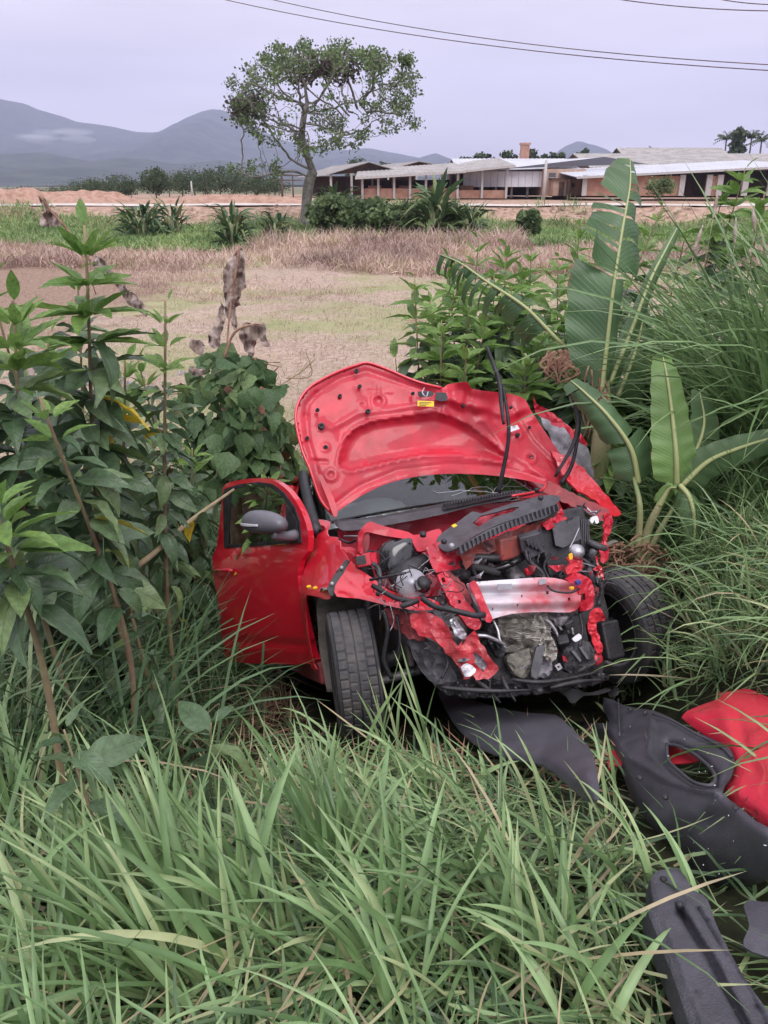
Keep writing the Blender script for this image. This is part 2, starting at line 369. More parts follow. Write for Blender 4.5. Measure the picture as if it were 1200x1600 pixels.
M['treeleaf_far'] = foliage('far_foliage', [(0, (.045, .07, .04)), (.6, (.075, .11, .055)), (1, (.11, .15, .07))], rough=.8, transl=.15, var_scale=.1)
M['moss'] = foliage('epiphyte_clump', [(0, (.07, .06, .055)), (1, (.13, .10, .085))], rough=.9, transl=.1, var_scale=1)
RED = (.62, .008, .026)
M['red'] = mat('red_paint', RED, .32, coat=1., spec=.5)
M['redin'] = mat('red_inner_paint', (.50, .012, .032), .42, coat=.35, spec=.4, var=.16, vs=5)
M['redsatin'] = mat('red_primer_paint', (.50, .022, .036), .45, coat=.3, var=.18, vs=9, bump=.1, bs=80)
M['reddull'] = mat('red_dusty_metal', (.34, .05, .055), .55, col2=(.22, .045, .05), vs=14)
def grime(mm, chip, dirt, sc=1.):
    m = M[mm]; n = m.node_tree.nodes; l = m.node_tree.links; b = n['Principled BSDF']; src = b.inputs['Base Color'].links[0].from_socket if b.inputs['Base Color'].is_linked else None; c0 = tuple(b.inputs['Base Color'].default_value)
    t = n.new('ShaderNodeTexCoord')
    def nz_(s_, d_, a, b_, st=(1, 1, 1)):
        mp = n.new('ShaderNodeMapping'); mp.inputs['Scale'].default_value = st; l.new(t.outputs['Object'], mp.inputs[0])
        z = n.new('ShaderNodeTexNoise'); z.inputs['Scale'].default_value = s_; z.inputs['Detail'].default_value = d_; z.inputs['Roughness'].default_value = .7; l.new(mp.outputs[0], z.inputs['Vector'])
        q = n.new('ShaderNodeMapRange'); q.inputs[1].default_value = a; q.inputs[2].default_value = b_; l.new(z.outputs[0], q.inputs[0]); return q.outputs[0]
    def mixc(f, k, a, c):
        mu = n.new('ShaderNodeMath'); mu.operation = 'MULTIPLY'; mu.inputs[1].default_value = k; l.new(f, mu.inputs[0]); x = n.new('ShaderNodeMixRGB'); l.new(mu.outputs[0], x.inputs[0]); x.inputs[2].default_value = (*c, 1)
        if a is None: x.inputs[1].default_value = c0
        else: l.new(a, x.inputs[1])
        return x.outputs[0]
    o = mixc(nz_(5 * sc, 7, .50, .72, (1, 1, .5)), dirt, src, (.13, .07, .06))
    o = mixc(nz_(26 * sc, 8, .66, .68), chip, o, (.30, .28, .28))
    o = mixc(nz_(60, 4, .66, .68, (1, .12, 1)), chip * .7, o, (.45, .2, .2)); l.new(o, b.inputs['Base Color'])
    rr_ = nz_(7, 6, .4, .7); q = n.new('ShaderNodeMapRange'); q.inputs[3].default_value = b.inputs['Roughness'].default_value; q.inputs[4].default_value = b.inputs['Roughness'].default_value + .3; l.new(rr_, q.inputs[0]); l.new(q.outputs[0], b.inputs['Roughness'])
grime('redin', .25, .30); grime('redsatin', .9, .7); grime('reddull', .9, .7); grime('red', .35, .25)
M['greypaint'] = mat('scuffed_grey_panel', (.20, .19, .21), .4, col2=(.34, .32, .36), vs=10, bump=.15)
M['black'] = mat('black_plastic', (.022, .021, .024), .5, var=.4, vs=15, bump=.25, bs=90)
M['blackgloss'] = mat('black_gloss', (.014, .014, .016), .2, coat=.6)
M['darkgrey'] = mat('dark_grey_plastic', (.055, .053, .060), .52, var=.25, vs=12, bump=.15, bs=120)
M['bumperblack'] = mat('textured_black_bumper', (.045, .043, .052), .42, col2=(.095, .092, .11), vs=5, thr=(.35, .75), bump=.25, bs=260)
M['foam'] = mat('black_foam', (.055, .053, .064), .62, col2=(.085, .082, .098), vs=9, bump=.7, bs=220)
M['mirror'] = mat('mirror_housing', (.13, .127, .145), .35, var=.1)
M['rubber'] = mat('tyre_rubber', (.05, .049, .055), .72, col2=(.15, .13, .115), vs=9, thr=(.42, .85), bump=.2, bs=150)
M['liner'] = mat('dusty_wheel_liner', (.26, .225, .20), .85, col2=(.15, .13, .12), vs=8, bump=.3, bs=50)
M['alu'] = mat('bare_aluminium', (.46, .45, .48), .45, metal=.75, var=.2, vs=20, bump=.2)
M['alud'] = mat('cast_aluminium', (.40, .385, .40), .5, metal=.6, col2=(.17, .16, .165), vs=22, bump=.6, bs=90)
M['silver'] = mat('grey_bare_metal', (.42, .41, .44), .42, metal=.3, var=.15, vs=10)
M['beammix'] = mat('scraped_red_beam', (.52, .03, .045), .4, col2=(.60, .58, .62), vs=1.6, thr=(.40, .60), coat=.2)
M['fin'] = mat('radiator_fins', (.35, .33, .30), .6, metal=.4, col2=(.55, .53, .48), vs=30)
M['dirt_metal'] = mat('dirty_condenser', (.24, .225, .18), .7, metal=.1, col2=(.12, .115, .10), vs=20, bump=.6)
M['white'] = mat('white_plastic', (.72, .72, .74), .5)
M['airbag'] = mat('airbag_cloth', (.62, .63, .67), .85, bump=.4, bs=25)
M['yellow'] = mat('yellow_sticker', (.85, .58, .02), .5)
M['orangeclip'] = mat('yellow_clip', (.80, .42, .01), .5)
M['burnt'] = mat('orange_brown_plastic', (.28, .06, .045), .5, col2=(.10, .05, .05), vs=9, bump=.2)
M['lamp'] = mat('clear_lamp_plastic', (.62, .60, .64), .15, coat=.8)
M['tan'] = mat('dark_trim', (.045, .042, .045), .8)
M['blue'] = mat('blue_connector', (.04, .05, .22), .5)
def glassmat():
    m = bpy.data.materials.new('car_glass'); m.use_nodes = True; n = m.node_tree.nodes; l = m.node_tree.links; b = n['Principled BSDF']
    b.inputs['Base Color'].default_value = (.42, .47, .44, 1); b.inputs['Roughness'].default_value = .02; b.inputs['Transmission Weight'].default_value = 1; b.inputs['IOR'].default_value = 1.28
    return m
M['glass'] = glassmat()
M['headglass'] = mat('fractured_pane', (.5, .5, .52), .05, trans=1)

# ------------------------------------------------------------------ ground
def ground_mat():
    m = bpy.data.materials.new('ground'); m.use_nodes = True; n = m.node_tree.nodes; l = m.node_tree.links; b = n['Principled BSDF']; b.inputs['Roughness'].default_value = .95; b.inputs['Specular IOR Level'].default_value = .2
    t = n.new('ShaderNodeTexCoord'); s = n.new('ShaderNodeSeparateXYZ'); l.new(t.outputs['Object'], s.inputs[0])
    def noi(sc, det=5, sy=1.):
        z = n.new('ShaderNodeTexNoise'); z.inputs['Scale'].default_value = sc; z.inputs['Detail'].default_value = det; z.inputs['Roughness'].default_value = .65
        mp = n.new('ShaderNodeMapping'); mp.inputs['Scale'].default_value = (1, sy, 1); l.new(t.outputs['Object'], mp.inputs[0]); l.new(mp.outputs[0], z.inputs['Vector']); return z.outputs[0]
    def ramp(src, stops):
        r = n.new('ShaderNodeValToRGB'); l.new(src, r.inputs[0]); E_ = r.color_ramp.elements
        while len(E_) < len(stops): E_.new(.5)
        for e_, (p, c) in zip(E_, stops): e_.position = p; e_.color = (*c, 1) if len(c) == 3 else c
        return r.outputs[0]
    def rng_(src, a, b_):
        q = n.new('ShaderNodeMapRange'); q.inputs[1].default_value = a; q.inputs[2].default_value = b_; q.interpolation_type = 'SMOOTHSTEP'; l.new(src, q.inputs[0]); return q.outputs[0]
    def math_(op, a, b_):
        q = n.new('ShaderNodeMath'); q.operation = op
        for i, v in enumerate((a, b_)):
            if isinstance(v, (int, float)): q.inputs[i].default_value = v
            else: l.new(v, q.inputs[i])
        return q.outputs[0]
    def mix(f, a, b_):
        x = n.new('ShaderNodeMixRGB'); l.new(f, x.inputs[0]); l.new(a, x.inputs[1]); l.new(b_, x.inputs[2]); return x.outputs[0]
    fine = noi(9, 8); mid = noi(1.1, 6); big = noi(.22, 5, 1.6)
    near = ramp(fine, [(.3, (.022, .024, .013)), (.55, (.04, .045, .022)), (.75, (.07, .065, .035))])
    field = mix(rng_(big, .42, .60), ramp(fine, [(.3, (.24, .175, .135)), (.5, (.39, .295, .235)), (.7, (.52, .415, .345))]), ramp(mid, [(.3, (.24, .26, .12)), (.7, (.36, .33, .19))]))
    field = mix(rng_(noi(.5, 5), .60, .72), field, ramp(fine, [(.3, (.15, .085, .05)), (.7, (.24, .15, .10))]))
    mud = ramp(fine, [(.3, (.17, .11, .08)), (.7, (.34, .24, .18))])
    wx = math_('ADD', s.outputs[0], math_('MULTIPLY', math_('SUBTRACT', mid, .5), 8.0))
    wy = math_('ADD', s.outputs[1], math_('MULTIPLY', math_('SUBTRACT', mid, .5), 5.0))
    mudm = math_('MULTIPLY', math_('MULTIPLY', rng_(wx, -6.5, -8.5), rng_(wy, 15, 18)), rng_(wy, 38, 33))
    field = mix(mudm, field, mud)
    grn = ramp(mid, [(.3, (.13, .17, .065)), (.7, (.22, .25, .10))])
    dirt = ramp(noi(2.2, 8), [(.3, (.20, .14, .105)), (.5, (.36, .24, .175)), (.62, (.46, .33, .25)), (.75, (.28, .24, .20))])
    far = ramp(noi(.02, 5), [(.35, (.12, .13, .07)), (.7, (.22, .19, .13))])
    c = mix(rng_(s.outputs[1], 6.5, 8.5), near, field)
    c = mix(rng_(wy, 43, 46), c, grn); c = mix(rng_(wy, 64, 67.5), c, dirt); c = mix(rng_(s.outputs[1], 130, 180), c, far)
    l.new(c, b.inputs['Base Color'])
    bp = n.new('ShaderNodeBump'); bp.inputs['Strength'].default_value = .6; bp.inputs['Distance'].default_value = .05; l.new(fine, bp.inputs['Height']); l.new(bp.outputs[0], b.inputs['Normal'])
    return m
M['ground'] = ground_mat()
rr = np.concatenate([[0.05], np.geomspace(.3, 150, 210), np.geomspace(165, 6400, 40)]); aa = np.linspace(0, 2 * np.pi, 361)[:-1]
A, Rr = np.meshgrid(aa, rr); X = Rr * np.sin(A); Y = Rr * np.cos(A)
Z = gz(X, Y); nR, nA = X.shape
idx = np.arange(nR * nA).reshape(nR, nA); a_ = idx[:-1]; b_ = idx[1:]
F = np.stack([a_, np.roll(a_, -1, 1), np.roll(b_, -1, 1), b_], -1).reshape(-1, 4)
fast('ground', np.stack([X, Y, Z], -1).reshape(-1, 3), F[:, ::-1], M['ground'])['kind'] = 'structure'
# gravel road on the far embankment
rm = mat('gravel_road', (.46, .40, .35), .95, col2=(.60, .54, .49), vs=2.5)
xs = np.linspace(-160, 160, 240); Vr = []; Fr = []
for i, x in enumerate(xs):
    for y in (69.5, 71.5, 74.5, 76.5): Vr.append((x, y, max(float(gz(x, y)), .02) + (.07 if 70 < y < 76 else .02) + .03 * math.sin(x * .4)))
for i in range(len(xs) - 1):
    for k in range(3): Fr.append((i*4+k, (i+1)*4+k, (i+1)*4+k+1, i*4+k+1))
fast('gravel_road', Vr, Fr, rm)['kind'] = 'structure'
# ------------------------------------------------------------------ mountains
M['forest'] = mat('forested_slope', (.014, .026, .028), .95, col2=(.045, .065, .05), vs=.02, thr=(.35, .65), bump=1., bs=.02)
def mountain(name, prof, Y, depth, seed, base=-5):
    px = np.linspace(prof[0][0], prof[-1][0], 260); pr = np.array(prof, float)
    py = np.interp(px, pr[:, 0], pr[:, 1]); V = []; nv = 44
    for i in range(len(px)):
        top = WY(px[i], py[i], Y)
        x = top[0]; h = top[2]
        for j in range(-10, nv):
            t = j / (nv - 1)
            y = Y - depth * t
            if j < 0: y = Y - depth * t * 1.0
            sh = (1 - max(t, 0)) ** 1.25 if j >= 0 else max(0, 1 + t * 3.2)
            q = Vector((x * .0032, y * .0032, seed)); nn = noise.fractal(q, 1.0, 2.1, 5)
            rid = (1 - abs(noise.noise(Vector((x * .0024 + y * .0008, y * .0007, seed + 5)))) * 2)
            env = math.sin(math.pi * min(max(t, 0), 1)) if j >= 0 else 0
            z = h * sh + env * h * (.16 * nn + .14 * (rid - .5)) + (nn * 5 * (1 if j >= 0 else 0))
            V.append((x * (y / Y) ** .15, y, max(z, base)))
    m = nv + 10; n = len(px); idx = np.arange(n * m).reshape(n, m)
    F = np.stack([idx[:-1, :-1], idx[1:, :-1], idx[1:, 1:], idx[:-1, 1:]], -1).reshape(-1, 4)
    fast(name, V, F, M['forest'])['kind'] = 'structure'
mountain('far_mountains', [(-500, 190), (-250, 160), (-90, 140), (0, 155), (40, 163), (60, 172), (100, 183), (120, 190), (180, 199), (215, 206), (245, 207), (262, 199), (290, 184), (315, 174), (332, 170), (350, 173), (370, 184), (400, 200), (440, 218), (480, 230), (540, 236), (575, 232), (620, 240), (655, 247), (680, 239), (700, 247), (720, 256), (780, 270), (840, 266), (860, 246), (880, 230), (905, 219), (925, 226), (950, 243), (980, 262), (1100, 268), (1300, 250), (1700, 230)], 4200, 2100, 1.3)
mountain('foothills', [(-500, 232), (-200, 236), (0, 243), (60, 240), (140, 252), (200, 246), (280, 256), (340, 250), (420, 262), (500, 268), (600, 268), (700, 280), (800, 287), (1000, 288), (1700, 280)], 1900, 900, 4.1)

# ------------------------------------------------------------------ blades of grass
def blades(base, L, w, az, tilt, bend, seg=6, fold=True, rnd=None, name='grass', m=None, floor=True, tipk=1.0, wtwist=.5):
    n = len(base); S = np.linspace(0, 1, seg + 1); P = np.zeros((n, seg + 1, 3)); P[:, 0] = base
    az2 = az.copy(); dz = rng.normal(0, .18, n)
    for k in range(1, seg + 1):
        s = (k - .5) / seg; th = tilt + bend * s ** 1.2; az2 = az + dz * s * 2
        st = L / seg
        P[:, k, 0] = P[:, k-1, 0] + st * np.sin(th) * np.cos(az2); P[:, k, 1] = P[:, k-1, 1] + st * np.sin(th) * np.sin(az2); P[:, k, 2] = P[:, k-1, 2] + st * np.cos(th)
    if floor: P[:, :, 2] = np.maximum(P[:, :, 2], gz(P[:, :, 0], P[:, :, 1]) + rng.uniform(.005, .10, (n, 1)))
    T = np.gradient(P, axis=1); T /= np.linalg.norm(T, axis=2)[..., None] + 1e-9
    tw = rng.uniform(-wtwist, wtwist, n)[:, None] + rng.normal(0, .5, n)[:, None] * S[None]
    side = np.stack([-np.sin(az), np.cos(az), np.zeros(n)], -1)[:, None] * np.ones((1, seg + 1, 1))
    side = side - (side * T).sum(-1)[..., None] * T; side /= np.linalg.norm(side, axis=2)[..., None] + 1e-9
    nr = np.cross(T, side); side = side * np.cos(tw)[..., None] + nr * np.sin(tw)[..., None]; nr = np.cross(T, side)
    pr = np.interp(S, [0, .15, .45, .75, .92, 1], [.45, .85, 1, .75, .35, .04])
    ww = (w[:, None] * pr[None] * .5)[..., None]
    if rnd is None: rnd = rng.random(n)
    if fold: V = np.stack([P - side * ww, P - nr * ww * .45, P + side * ww], 2); c = 3
    else: V = np.stack([P - side * ww, P + side * ww], 2); c = 2
    k = (seg + 1) * c; V = V.reshape(n * k, 3)
    loc = []
    for s in range(seg):
        for j in range(c - 1): loc.append((s*c+j, s*c+j+1, (s+1)*c+j+1, (s+1)*c+j))
    Fq = (np.arange(n)[:, None, None] * k + np.array(loc)[None]).reshape(-1, 4)
    at = {'rnd': np.repeat(rnd, k), 't': np.tile(np.repeat(S, c), n)}
    return V, Fq, at
def merge(parts):
    Vs, Fs, ats = [], [], {'rnd': [], 't': []}; o = 0
    for V, Fq, at in parts:
        Vs.append(V); Fs.append(Fq + o); o += len(V); ats['rnd'].append(at['rnd']); ats['t'].append(at['t'])
    return np.vstack(Vs), np.vstack(Fs), {k: np.concatenate(v) for k, v in ats.items()}
def P3(x, y): return np.stack([x, y, gz(x, y)], -1)
def incar(x, y, pad=0.0):
    """under the car's footprint"""
    z = gz(x, y); d = np.stack([x - CT[0], y - CT[1], z - CT[2]], -1) @ CR
    return (d[:, 0] < .45 + pad) & (d[:, 0] > -3.2) & (np.abs(d[:, 1]) < .86 + pad)
def nvis(n, x0, x1, y0, y1, dens=None, avoid=.0, keep=None):
    x = rng.uniform(x0, x1, n); y = rng.uniform(y0, y1, n); m = (np.abs(x) < .62 * y + 1.1) & ~incar(x, y, avoid)
    if dens is not None: m &= rng.random(n) < dens(x, y)
    return x[m], y[m]
# ------------------------------------------------------------------ warehouses and far bank
M['roof_old'] = mat('weathered_fibre_cement_roof', (.25, .235, .22), .9, col2=(.36, .34, .32), vs=.6)
M['roof_light'] = mat('pale_metal_roof', (.50, .51, .55), .5, col2=(.42, .43, .46), vs=.5)
M['sheetwall'] = mat('pale_metal_wall', (.70, .71, .76), .55, var=.06, vs=.8)
M['plaster'] = mat('orange_plaster', (.42, .27, .20), .9, col2=(.52, .37, .29), vs=.7)
M['brickwall'] = mat('brick_wall', (.36, .19, .13), .9, col2=(.46, .27, .20), vs=1.2)
M['shade'] = mat('dark_back_wall', (.07, .055, .05), .9, col2=(.15, .09, .07), vs=.6)  # dark tone puts the sheds' interior shade into the colour; also poles, wires
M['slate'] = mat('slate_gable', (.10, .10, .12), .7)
M['postw'] = mat('pale_post', (.46, .44, .42), .8)
def corr(P00, P10, P11, P01, mt, name, parent, o3, n=46, amp=.05, thick=.08, fascia=None):
    """corrugated roof sheet spanning four world corners (eave left, eave right, ridge right, ridge left)"""
    P00, P10, P11, P01 = [np.array(p, float) - o3 for p in (P00, P10, P11, P01)]
    m = MB(); V = []; F = []
    for i in range(n * 2 + 1):
        u = i / (n * 2); a = P00 * (1-u) + P10 * u; b = P01 * (1-u) + P11 * u; dz = amp * (i % 2)
        V += [a + [0, 0, dz], b + [0, 0, dz], b + [0, 0, dz - thick], a + [0, 0, dz - thick]]
    for i in range(n * 2):
        for k in range(4): F.append((i*4+k, (i+1)*4+k, (i+1)*4+(k+1)%4, i*4+(k+1)%4))
    m.add(V, F, False); e_ = n * 2 * 4; m.add([V[i] for i in (0,1,2,3)] + [V[e_+i] for i in range(4)], [(0,1,2,3), (7,6,5,4)], False)
    return m.build(name, mt, parent)
def gable(lab, Y, pxl, pxr, py_eave, py_ridge, depth, roofm, posts=0, wall=None, wall_h=1.0, back=True, group='industrial sheds', zb=.2, open_=True, trim=None):
    e0 = WY(pxl, py_eave, Y); e1 = WY(pxr, py_eave, Y); rz = WY((pxl+pxr)/2, py_ridge, Y + depth / 2)[2]
    o3 = np.array([(e0[0]+e1[0])/2, Y, zb]); t = empty('warehouse', o3, lab, 'warehouse', group)
    x0, x1, ze = e0[0], e1[0], e0[2]; ov = 1.0
    corr((x0-.5, Y-ov, ze), (x1+.5, Y-ov, ze), (x1+.5, Y+depth/2, rz), (x0-.5, Y+depth/2, rz), roofm, 'roof', t, o3, n=int((x1-x0)/.55))
    corr((x1+.5, Y+depth+ov, ze), (x0-.5, Y+depth+ov, ze), (x0-.5, Y+depth/2, rz), (x1+.5, Y+depth/2, rz), roofm, 'roof', t, o3, n=int((x1-x0)/.55))
    m = MB()
    if back:
        m.box(np.array([(x0+x1)/2, Y+depth-.2, (ze+zb)/2]) - o3, (x1-x0, .2, ze-zb))
        for x in (x0, x1): 
            m.box(np.array([x, Y+depth/2+.2, (ze+zb)/2]) - o3, (.2, depth-.8, ze-zb))
            m.add([np.array(p) - o3 for p in ((x-.1, Y+.1, ze), (x-.1, Y+depth-.1, ze), (x-.1, Y+depth/2, rz-.15), (x+.1, Y+.1, ze), (x+.1, Y+depth-.1, ze), (x+.1, Y+depth/2, rz-.15))], [(0,1,2), (5,4,3), (0,3,4,1), (1,4,5,2), (2,5,3,0)], False)
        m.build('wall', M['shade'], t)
    for k in range(posts):
        x = x0 + .3 + (x1-x0-.6) * k / max(1, posts-1)
        MB().box(np.array([x, Y-.05, (ze+zb)/2-.05]) - o3, (.28, .28, ze-zb-.1)).build('post', M['postw'], t)
    if wall: MB().box(np.array([(x0+x1)/2, Y+.25, zb+wall_h/2]) - o3, (x1-x0-.4, .2, wall_h)).build('low_wall', wall, t)
    if trim: MB().box(np.array([(x0+x1)/2, Y-ov-.03, ze-.12]) - o3, (x1-x0+1, .06, .28)).build('fascia', trim, t)
    return t, o3, x0, x1, ze
def raked(lab, Y, pl, yl, pr, yr, rise, depth, roofm, posts, wall=None, wall_h=1., group='industrial sheds', zb=.2, rail=None):
    a = WY(pl, yl, Y); b = WY(pr, yr, Y); o3 = np.array([(a[0]+b[0])/2, Y, zb]); t = empty('warehouse', o3, lab, 'warehouse', group); sl = (b[2]-a[2]) / (b[0]-a[0])
    corr(a + [-.5, -1, -.5*sl], b + [.5, -1, .5*sl], b + [.5, depth, rise + .5*sl], a + [-.5, depth, rise - .5*sl], roofm, 'roof', t, o3, n=int((b[0]-a[0])/.5))
    hm_ = min(a[2], b[2]) - .2 - zb
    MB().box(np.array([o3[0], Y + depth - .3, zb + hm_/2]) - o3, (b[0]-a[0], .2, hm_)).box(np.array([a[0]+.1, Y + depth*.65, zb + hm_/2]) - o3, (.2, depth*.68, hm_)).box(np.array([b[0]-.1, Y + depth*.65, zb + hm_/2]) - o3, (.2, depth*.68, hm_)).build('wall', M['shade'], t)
    for k in range(posts):
        x = a[0] + .3 + (b[0]-a[0]-.6) * k / max(1, posts-1); z = a[2] + (x-a[0])*sl - .12; MB().box(np.array([x, Y-.05, (z+zb)/2]) - o3, (.26, .26, z-zb)).build('post', M['postw'], t)
        if k % 2 == 0 and k < posts - 1: MB().box(np.array([x + 1.4, Y + 3.5, zb + .7]) - o3, (1.6, 1.2, 1.4)).build('stacked_bricks', M['brickwall'], t)
    if wall: MB().box(np.array([o3[0], Y+.25, zb+wall_h/2]) - o3, (b[0]-a[0]-.4, .2, wall_h)).build('low_wall', wall, t)
    d_ = b - a; ang = math.atan2(d_[2], d_[0]); MB().box((a + b)/2 - o3 + [0, -1.04, -.10], (np.linalg.norm(d_) + 1, .06, .22), np.array(Matrix.Rotation(-ang, 3, 'Y'))).build('fascia', M['postw'], t)
    return t, o3, a[0], b[0], max(a[2], b[2])
def endgable(lab, Y, pl, yl, pa, ya, pr, yr, depth, roofm, posts=3):
    a, c, b = WY(pl, yl, Y), WY(pa, ya, Y), WY(pr, yr, Y); zb = .2; o3 = np.array([c[0], Y, zb]); t = empty('warehouse', o3, lab, 'warehouse', 'industrial sheds'); D = np.array([-6., depth, 0])
    for p in (a, b):
        q = p + (p - c) * .06; P4 = (q - [0, .6, 0], c - [0, .6, 0], c + D, q + D) if p is a else (c - [0, .6, 0], q - [0, .6, 0], q + D, c + D); corr(*P4, roofm, 'roof', t, o3, n=30)
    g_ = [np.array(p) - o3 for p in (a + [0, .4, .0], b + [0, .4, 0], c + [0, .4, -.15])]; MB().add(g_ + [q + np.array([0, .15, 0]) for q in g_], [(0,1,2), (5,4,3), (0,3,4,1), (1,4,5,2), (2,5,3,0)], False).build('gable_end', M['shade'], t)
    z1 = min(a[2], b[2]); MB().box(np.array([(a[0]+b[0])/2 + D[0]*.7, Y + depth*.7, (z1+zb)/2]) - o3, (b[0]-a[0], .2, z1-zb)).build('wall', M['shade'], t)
    for k in range(posts):
        f = (k + .15) / (posts - .7); x = a[0] + (b[0]-a[0]) * f; z = a[2] + (b[2]-a[2]) * f; MB().box(np.array([x, Y, (z+zb)/2]) - o3, (.28, .28, z-zb)).build('post', M['postw'], t)
endgable('shed with a dark triangular gable, directly right of the lone tree crown base', 104, 512, 273, 577, 253, 619, 266, 24, M['roof_old'], 4)
endgable('farther grey gabled shed between the tree and the long open shed', 128, 600, 267, 655, 252, 702, 261, 24, M['roof_old'], 3)
raked('long open brick shed with sloping grey roof and pale posts, right of the tree', 96, 562, 277, 720, 267.5, 1.1, 12, M['roof_old'], 7, M['brickwall'], 1.1)
raked('open shed with a sloping grey roof, left of the pale metal-sided warehouse', 99, 712, 268, 797, 259, 1.2, 14, M['roof_old'], 3, M['brickwall'], .9)
t, o3, x0, x1, ze = gable('pale metal-sided warehouse with a dark gable and dark ground-floor openings', 104, 722, 905, 268, 248, 22, M['roof_light'], 8, None)
for k in range(12):
    xa = x0 + (WY(850, 268, 104)[0] - x0) * k / 12; xb = x0 + (WY(850, 268, 104)[0] - x0) * (k + 1) / 12
    MB().box(np.array([(xa+xb)/2, 102.3, (ze + WY(760, 292, 104)[2])/2]) - o3, (xb-xa-.04, .08, ze - WY(760, 292, 104)[2])).build('panel', M['sheetwall'], t)
a = WY(792, 263, 102); b = WY(1010, 256, 102); c = WY(945, 245, 102)
m = MB(); m.add([np.array(p) - o3 for p in (a, b, c, a + [0, .3, 0], b + [0, .3, 0], c + [0, .3, 0])], [(0,1,2), (5,4,3), (0,3,4,1), (1,4,5,2), (2,5,3,0)], False); m.build('gable_end', M['slate'], t)
corr(WY(722, 267.5, 101.6), WY(846, 263, 101.6), WY(940, 246.5, 108), WY(770, 253, 108), M['roof_light'], 'canopy_roof', t, o3, n=50)
# plaster block with windows
o3 = WY(885, 305, 100); t = empty('plaster_building', o3, 'orange plastered block with small windows beneath the dark gable', 'building')
def pbox(pl, pr, pt, pb, Y, dep, mt, name, par, o3, bev=0):
    a = WY(pl, pt, Y); b = WY(pr, pb, Y); m = MB(); m.box(np.array([(a[0]+b[0])/2, Y+dep/2, (a[2]+b[2])/2]) - o3, (b[0]-a[0], dep, a[2]-b[2])); return m.build(name, mt, par)
pbox(853, 912, 264, 306, 100, 9, M['plaster'], 'wall', t, o3)
pbox(866, 906, 280, 306, 98, 1.9, M['plaster'], 'annex', t, o3)
pbox(863, 909, 278.5, 280, 97.7, 2.3, M['shade'], 'annex_roof', t, o3)
for q in ((858, 868, 270, 277), (884, 892, 270, 276)): 
    w = pbox(*q, 99.92, .2, M['slate'], 'window', t, o3); pbox(q[0]-.8, q[1]+.8, q[3], q[3]+.8, 99.8, .3, M['postw'], 'sill', w, o3)
pbox(874, 880, 284, 306, 97.93, .2, M['shade'], 'door', t, o3); pbox(888, 898, 286, 292, 97.93, .2, M['slate'], 'window', t, o3)
# right warehouse
t, o3, x0, x1, ze = raked('long brick warehouse with a pale sloping roof at the right edge', 92, 905, 276, 1240, 259, .9, 14, M['roof_light'], 0)
pbox(914, 1066, 275, 306, 91.8, .3, M['brickwall'], 'brick_wall', t, o3); pbox(1110, 1122, 275, 306, 91.8, .3, M['brickwall'], 'brick_wall', t, o3)
for x in (914, 1066, 1108, 1125, 1165, 1205): pbox(x-1.8, x+1.8, 273, 306, 91.5, .28, M['postw'], 'post', t, o3)
gable('wide weathered grey-roofed hall rising behind the white roof', 140, 925, 1320, 262, 240, 26, M['roof_old'], 0, None)
gable('broad grey hall roof farther back, topmost at the right', 175, 985, 1150, 256, 231, 20, M['roof_old'], 0, None)
o3 = WY(818, 264, 118); t = empty('brick_chimney', o3 - [0, 0, 1], 'square brick chimney rising over the warehouse roofs', 'chimney')
a = WY(812.5, 236, 118); b = WY(823.5, 262, 118)
MB().box((0, 0, (a[2]-o3[2])/2+1), (b[0]-a[0], 1.1, a[2]-o3[2]+2)).build('stack', M['brickwall'], t); MB().box((0, 0, a[2]-o3[2]+1.9), (b[0]-a[0]+.25, 1.35, .25)).build('cap', M['brickwall'], t)
def pole(px, pyt, Y, lab, arms=False, mt=None, r=.14):
    b = WY(px, 300, Y); b[2] = float(gz(b[0], Y)); tp = WY(px, pyt, Y)[2]; t = empty('utility_pole', b, lab, 'pole')
    MB().tube([(0, 0, -.3), (0, 0, tp - b[2])], [r, r * .7], 8, 1).build('shaft', mt or M['postw'], t)
    if arms:
        for dz in (.1, .6): MB().box((0, 0, tp - b[2] - dz), (2.3, .12, .12)).build('crossarm', M['shade'], t)
pole(850, 250, 94, 'slim concrete pole before the plaster block', r=.2, mt=M['postw'])
pole(441, 272, 90, 'utility pole with crossarms left of the lone tree', True, M['shade'])
pole(458, 273, 98, 'second thin pole with a crossarm close behind the tree', True, M['shade'], .1)
pole(300, 283, 110, 'thin pale pole in the far scrub left of the tree')
# power lines overhead
def wire(p0, p1, Y0, Y1, lab, sag=.25, r=.011):
    a = WY(*p0, Y0); b = WY(*p1, Y1); P = [a + (b-a)*t - np.array([0, 0, sag*4*t*(1-t)]) for t in np.linspace(-.25, 1.25, 24)]
    P = np.array(P); o = P[0]; ob = MB().tube(P - o, r, 6, 1).build('power_line', M['shade'], None); ob.location = [float(v) for v in o]; tag(ob, lab, 'cable', 'overhead power lines')
wire((345, -2), (1200, 110), 26, 19, 'lowest overhead wire running from the top edge down to the right edge')
wire((415, -3), (1200, 101), 27, 20, 'overhead wire just above the lowest one')
wire((960, -2), (1200, 17), 22, 20, 'short stretch of wire crossing the top right corner', .05)
wire((1120, -2), (1200, 7), 22, 21, 'uppermost wire cutting the extreme top right corner', .02)
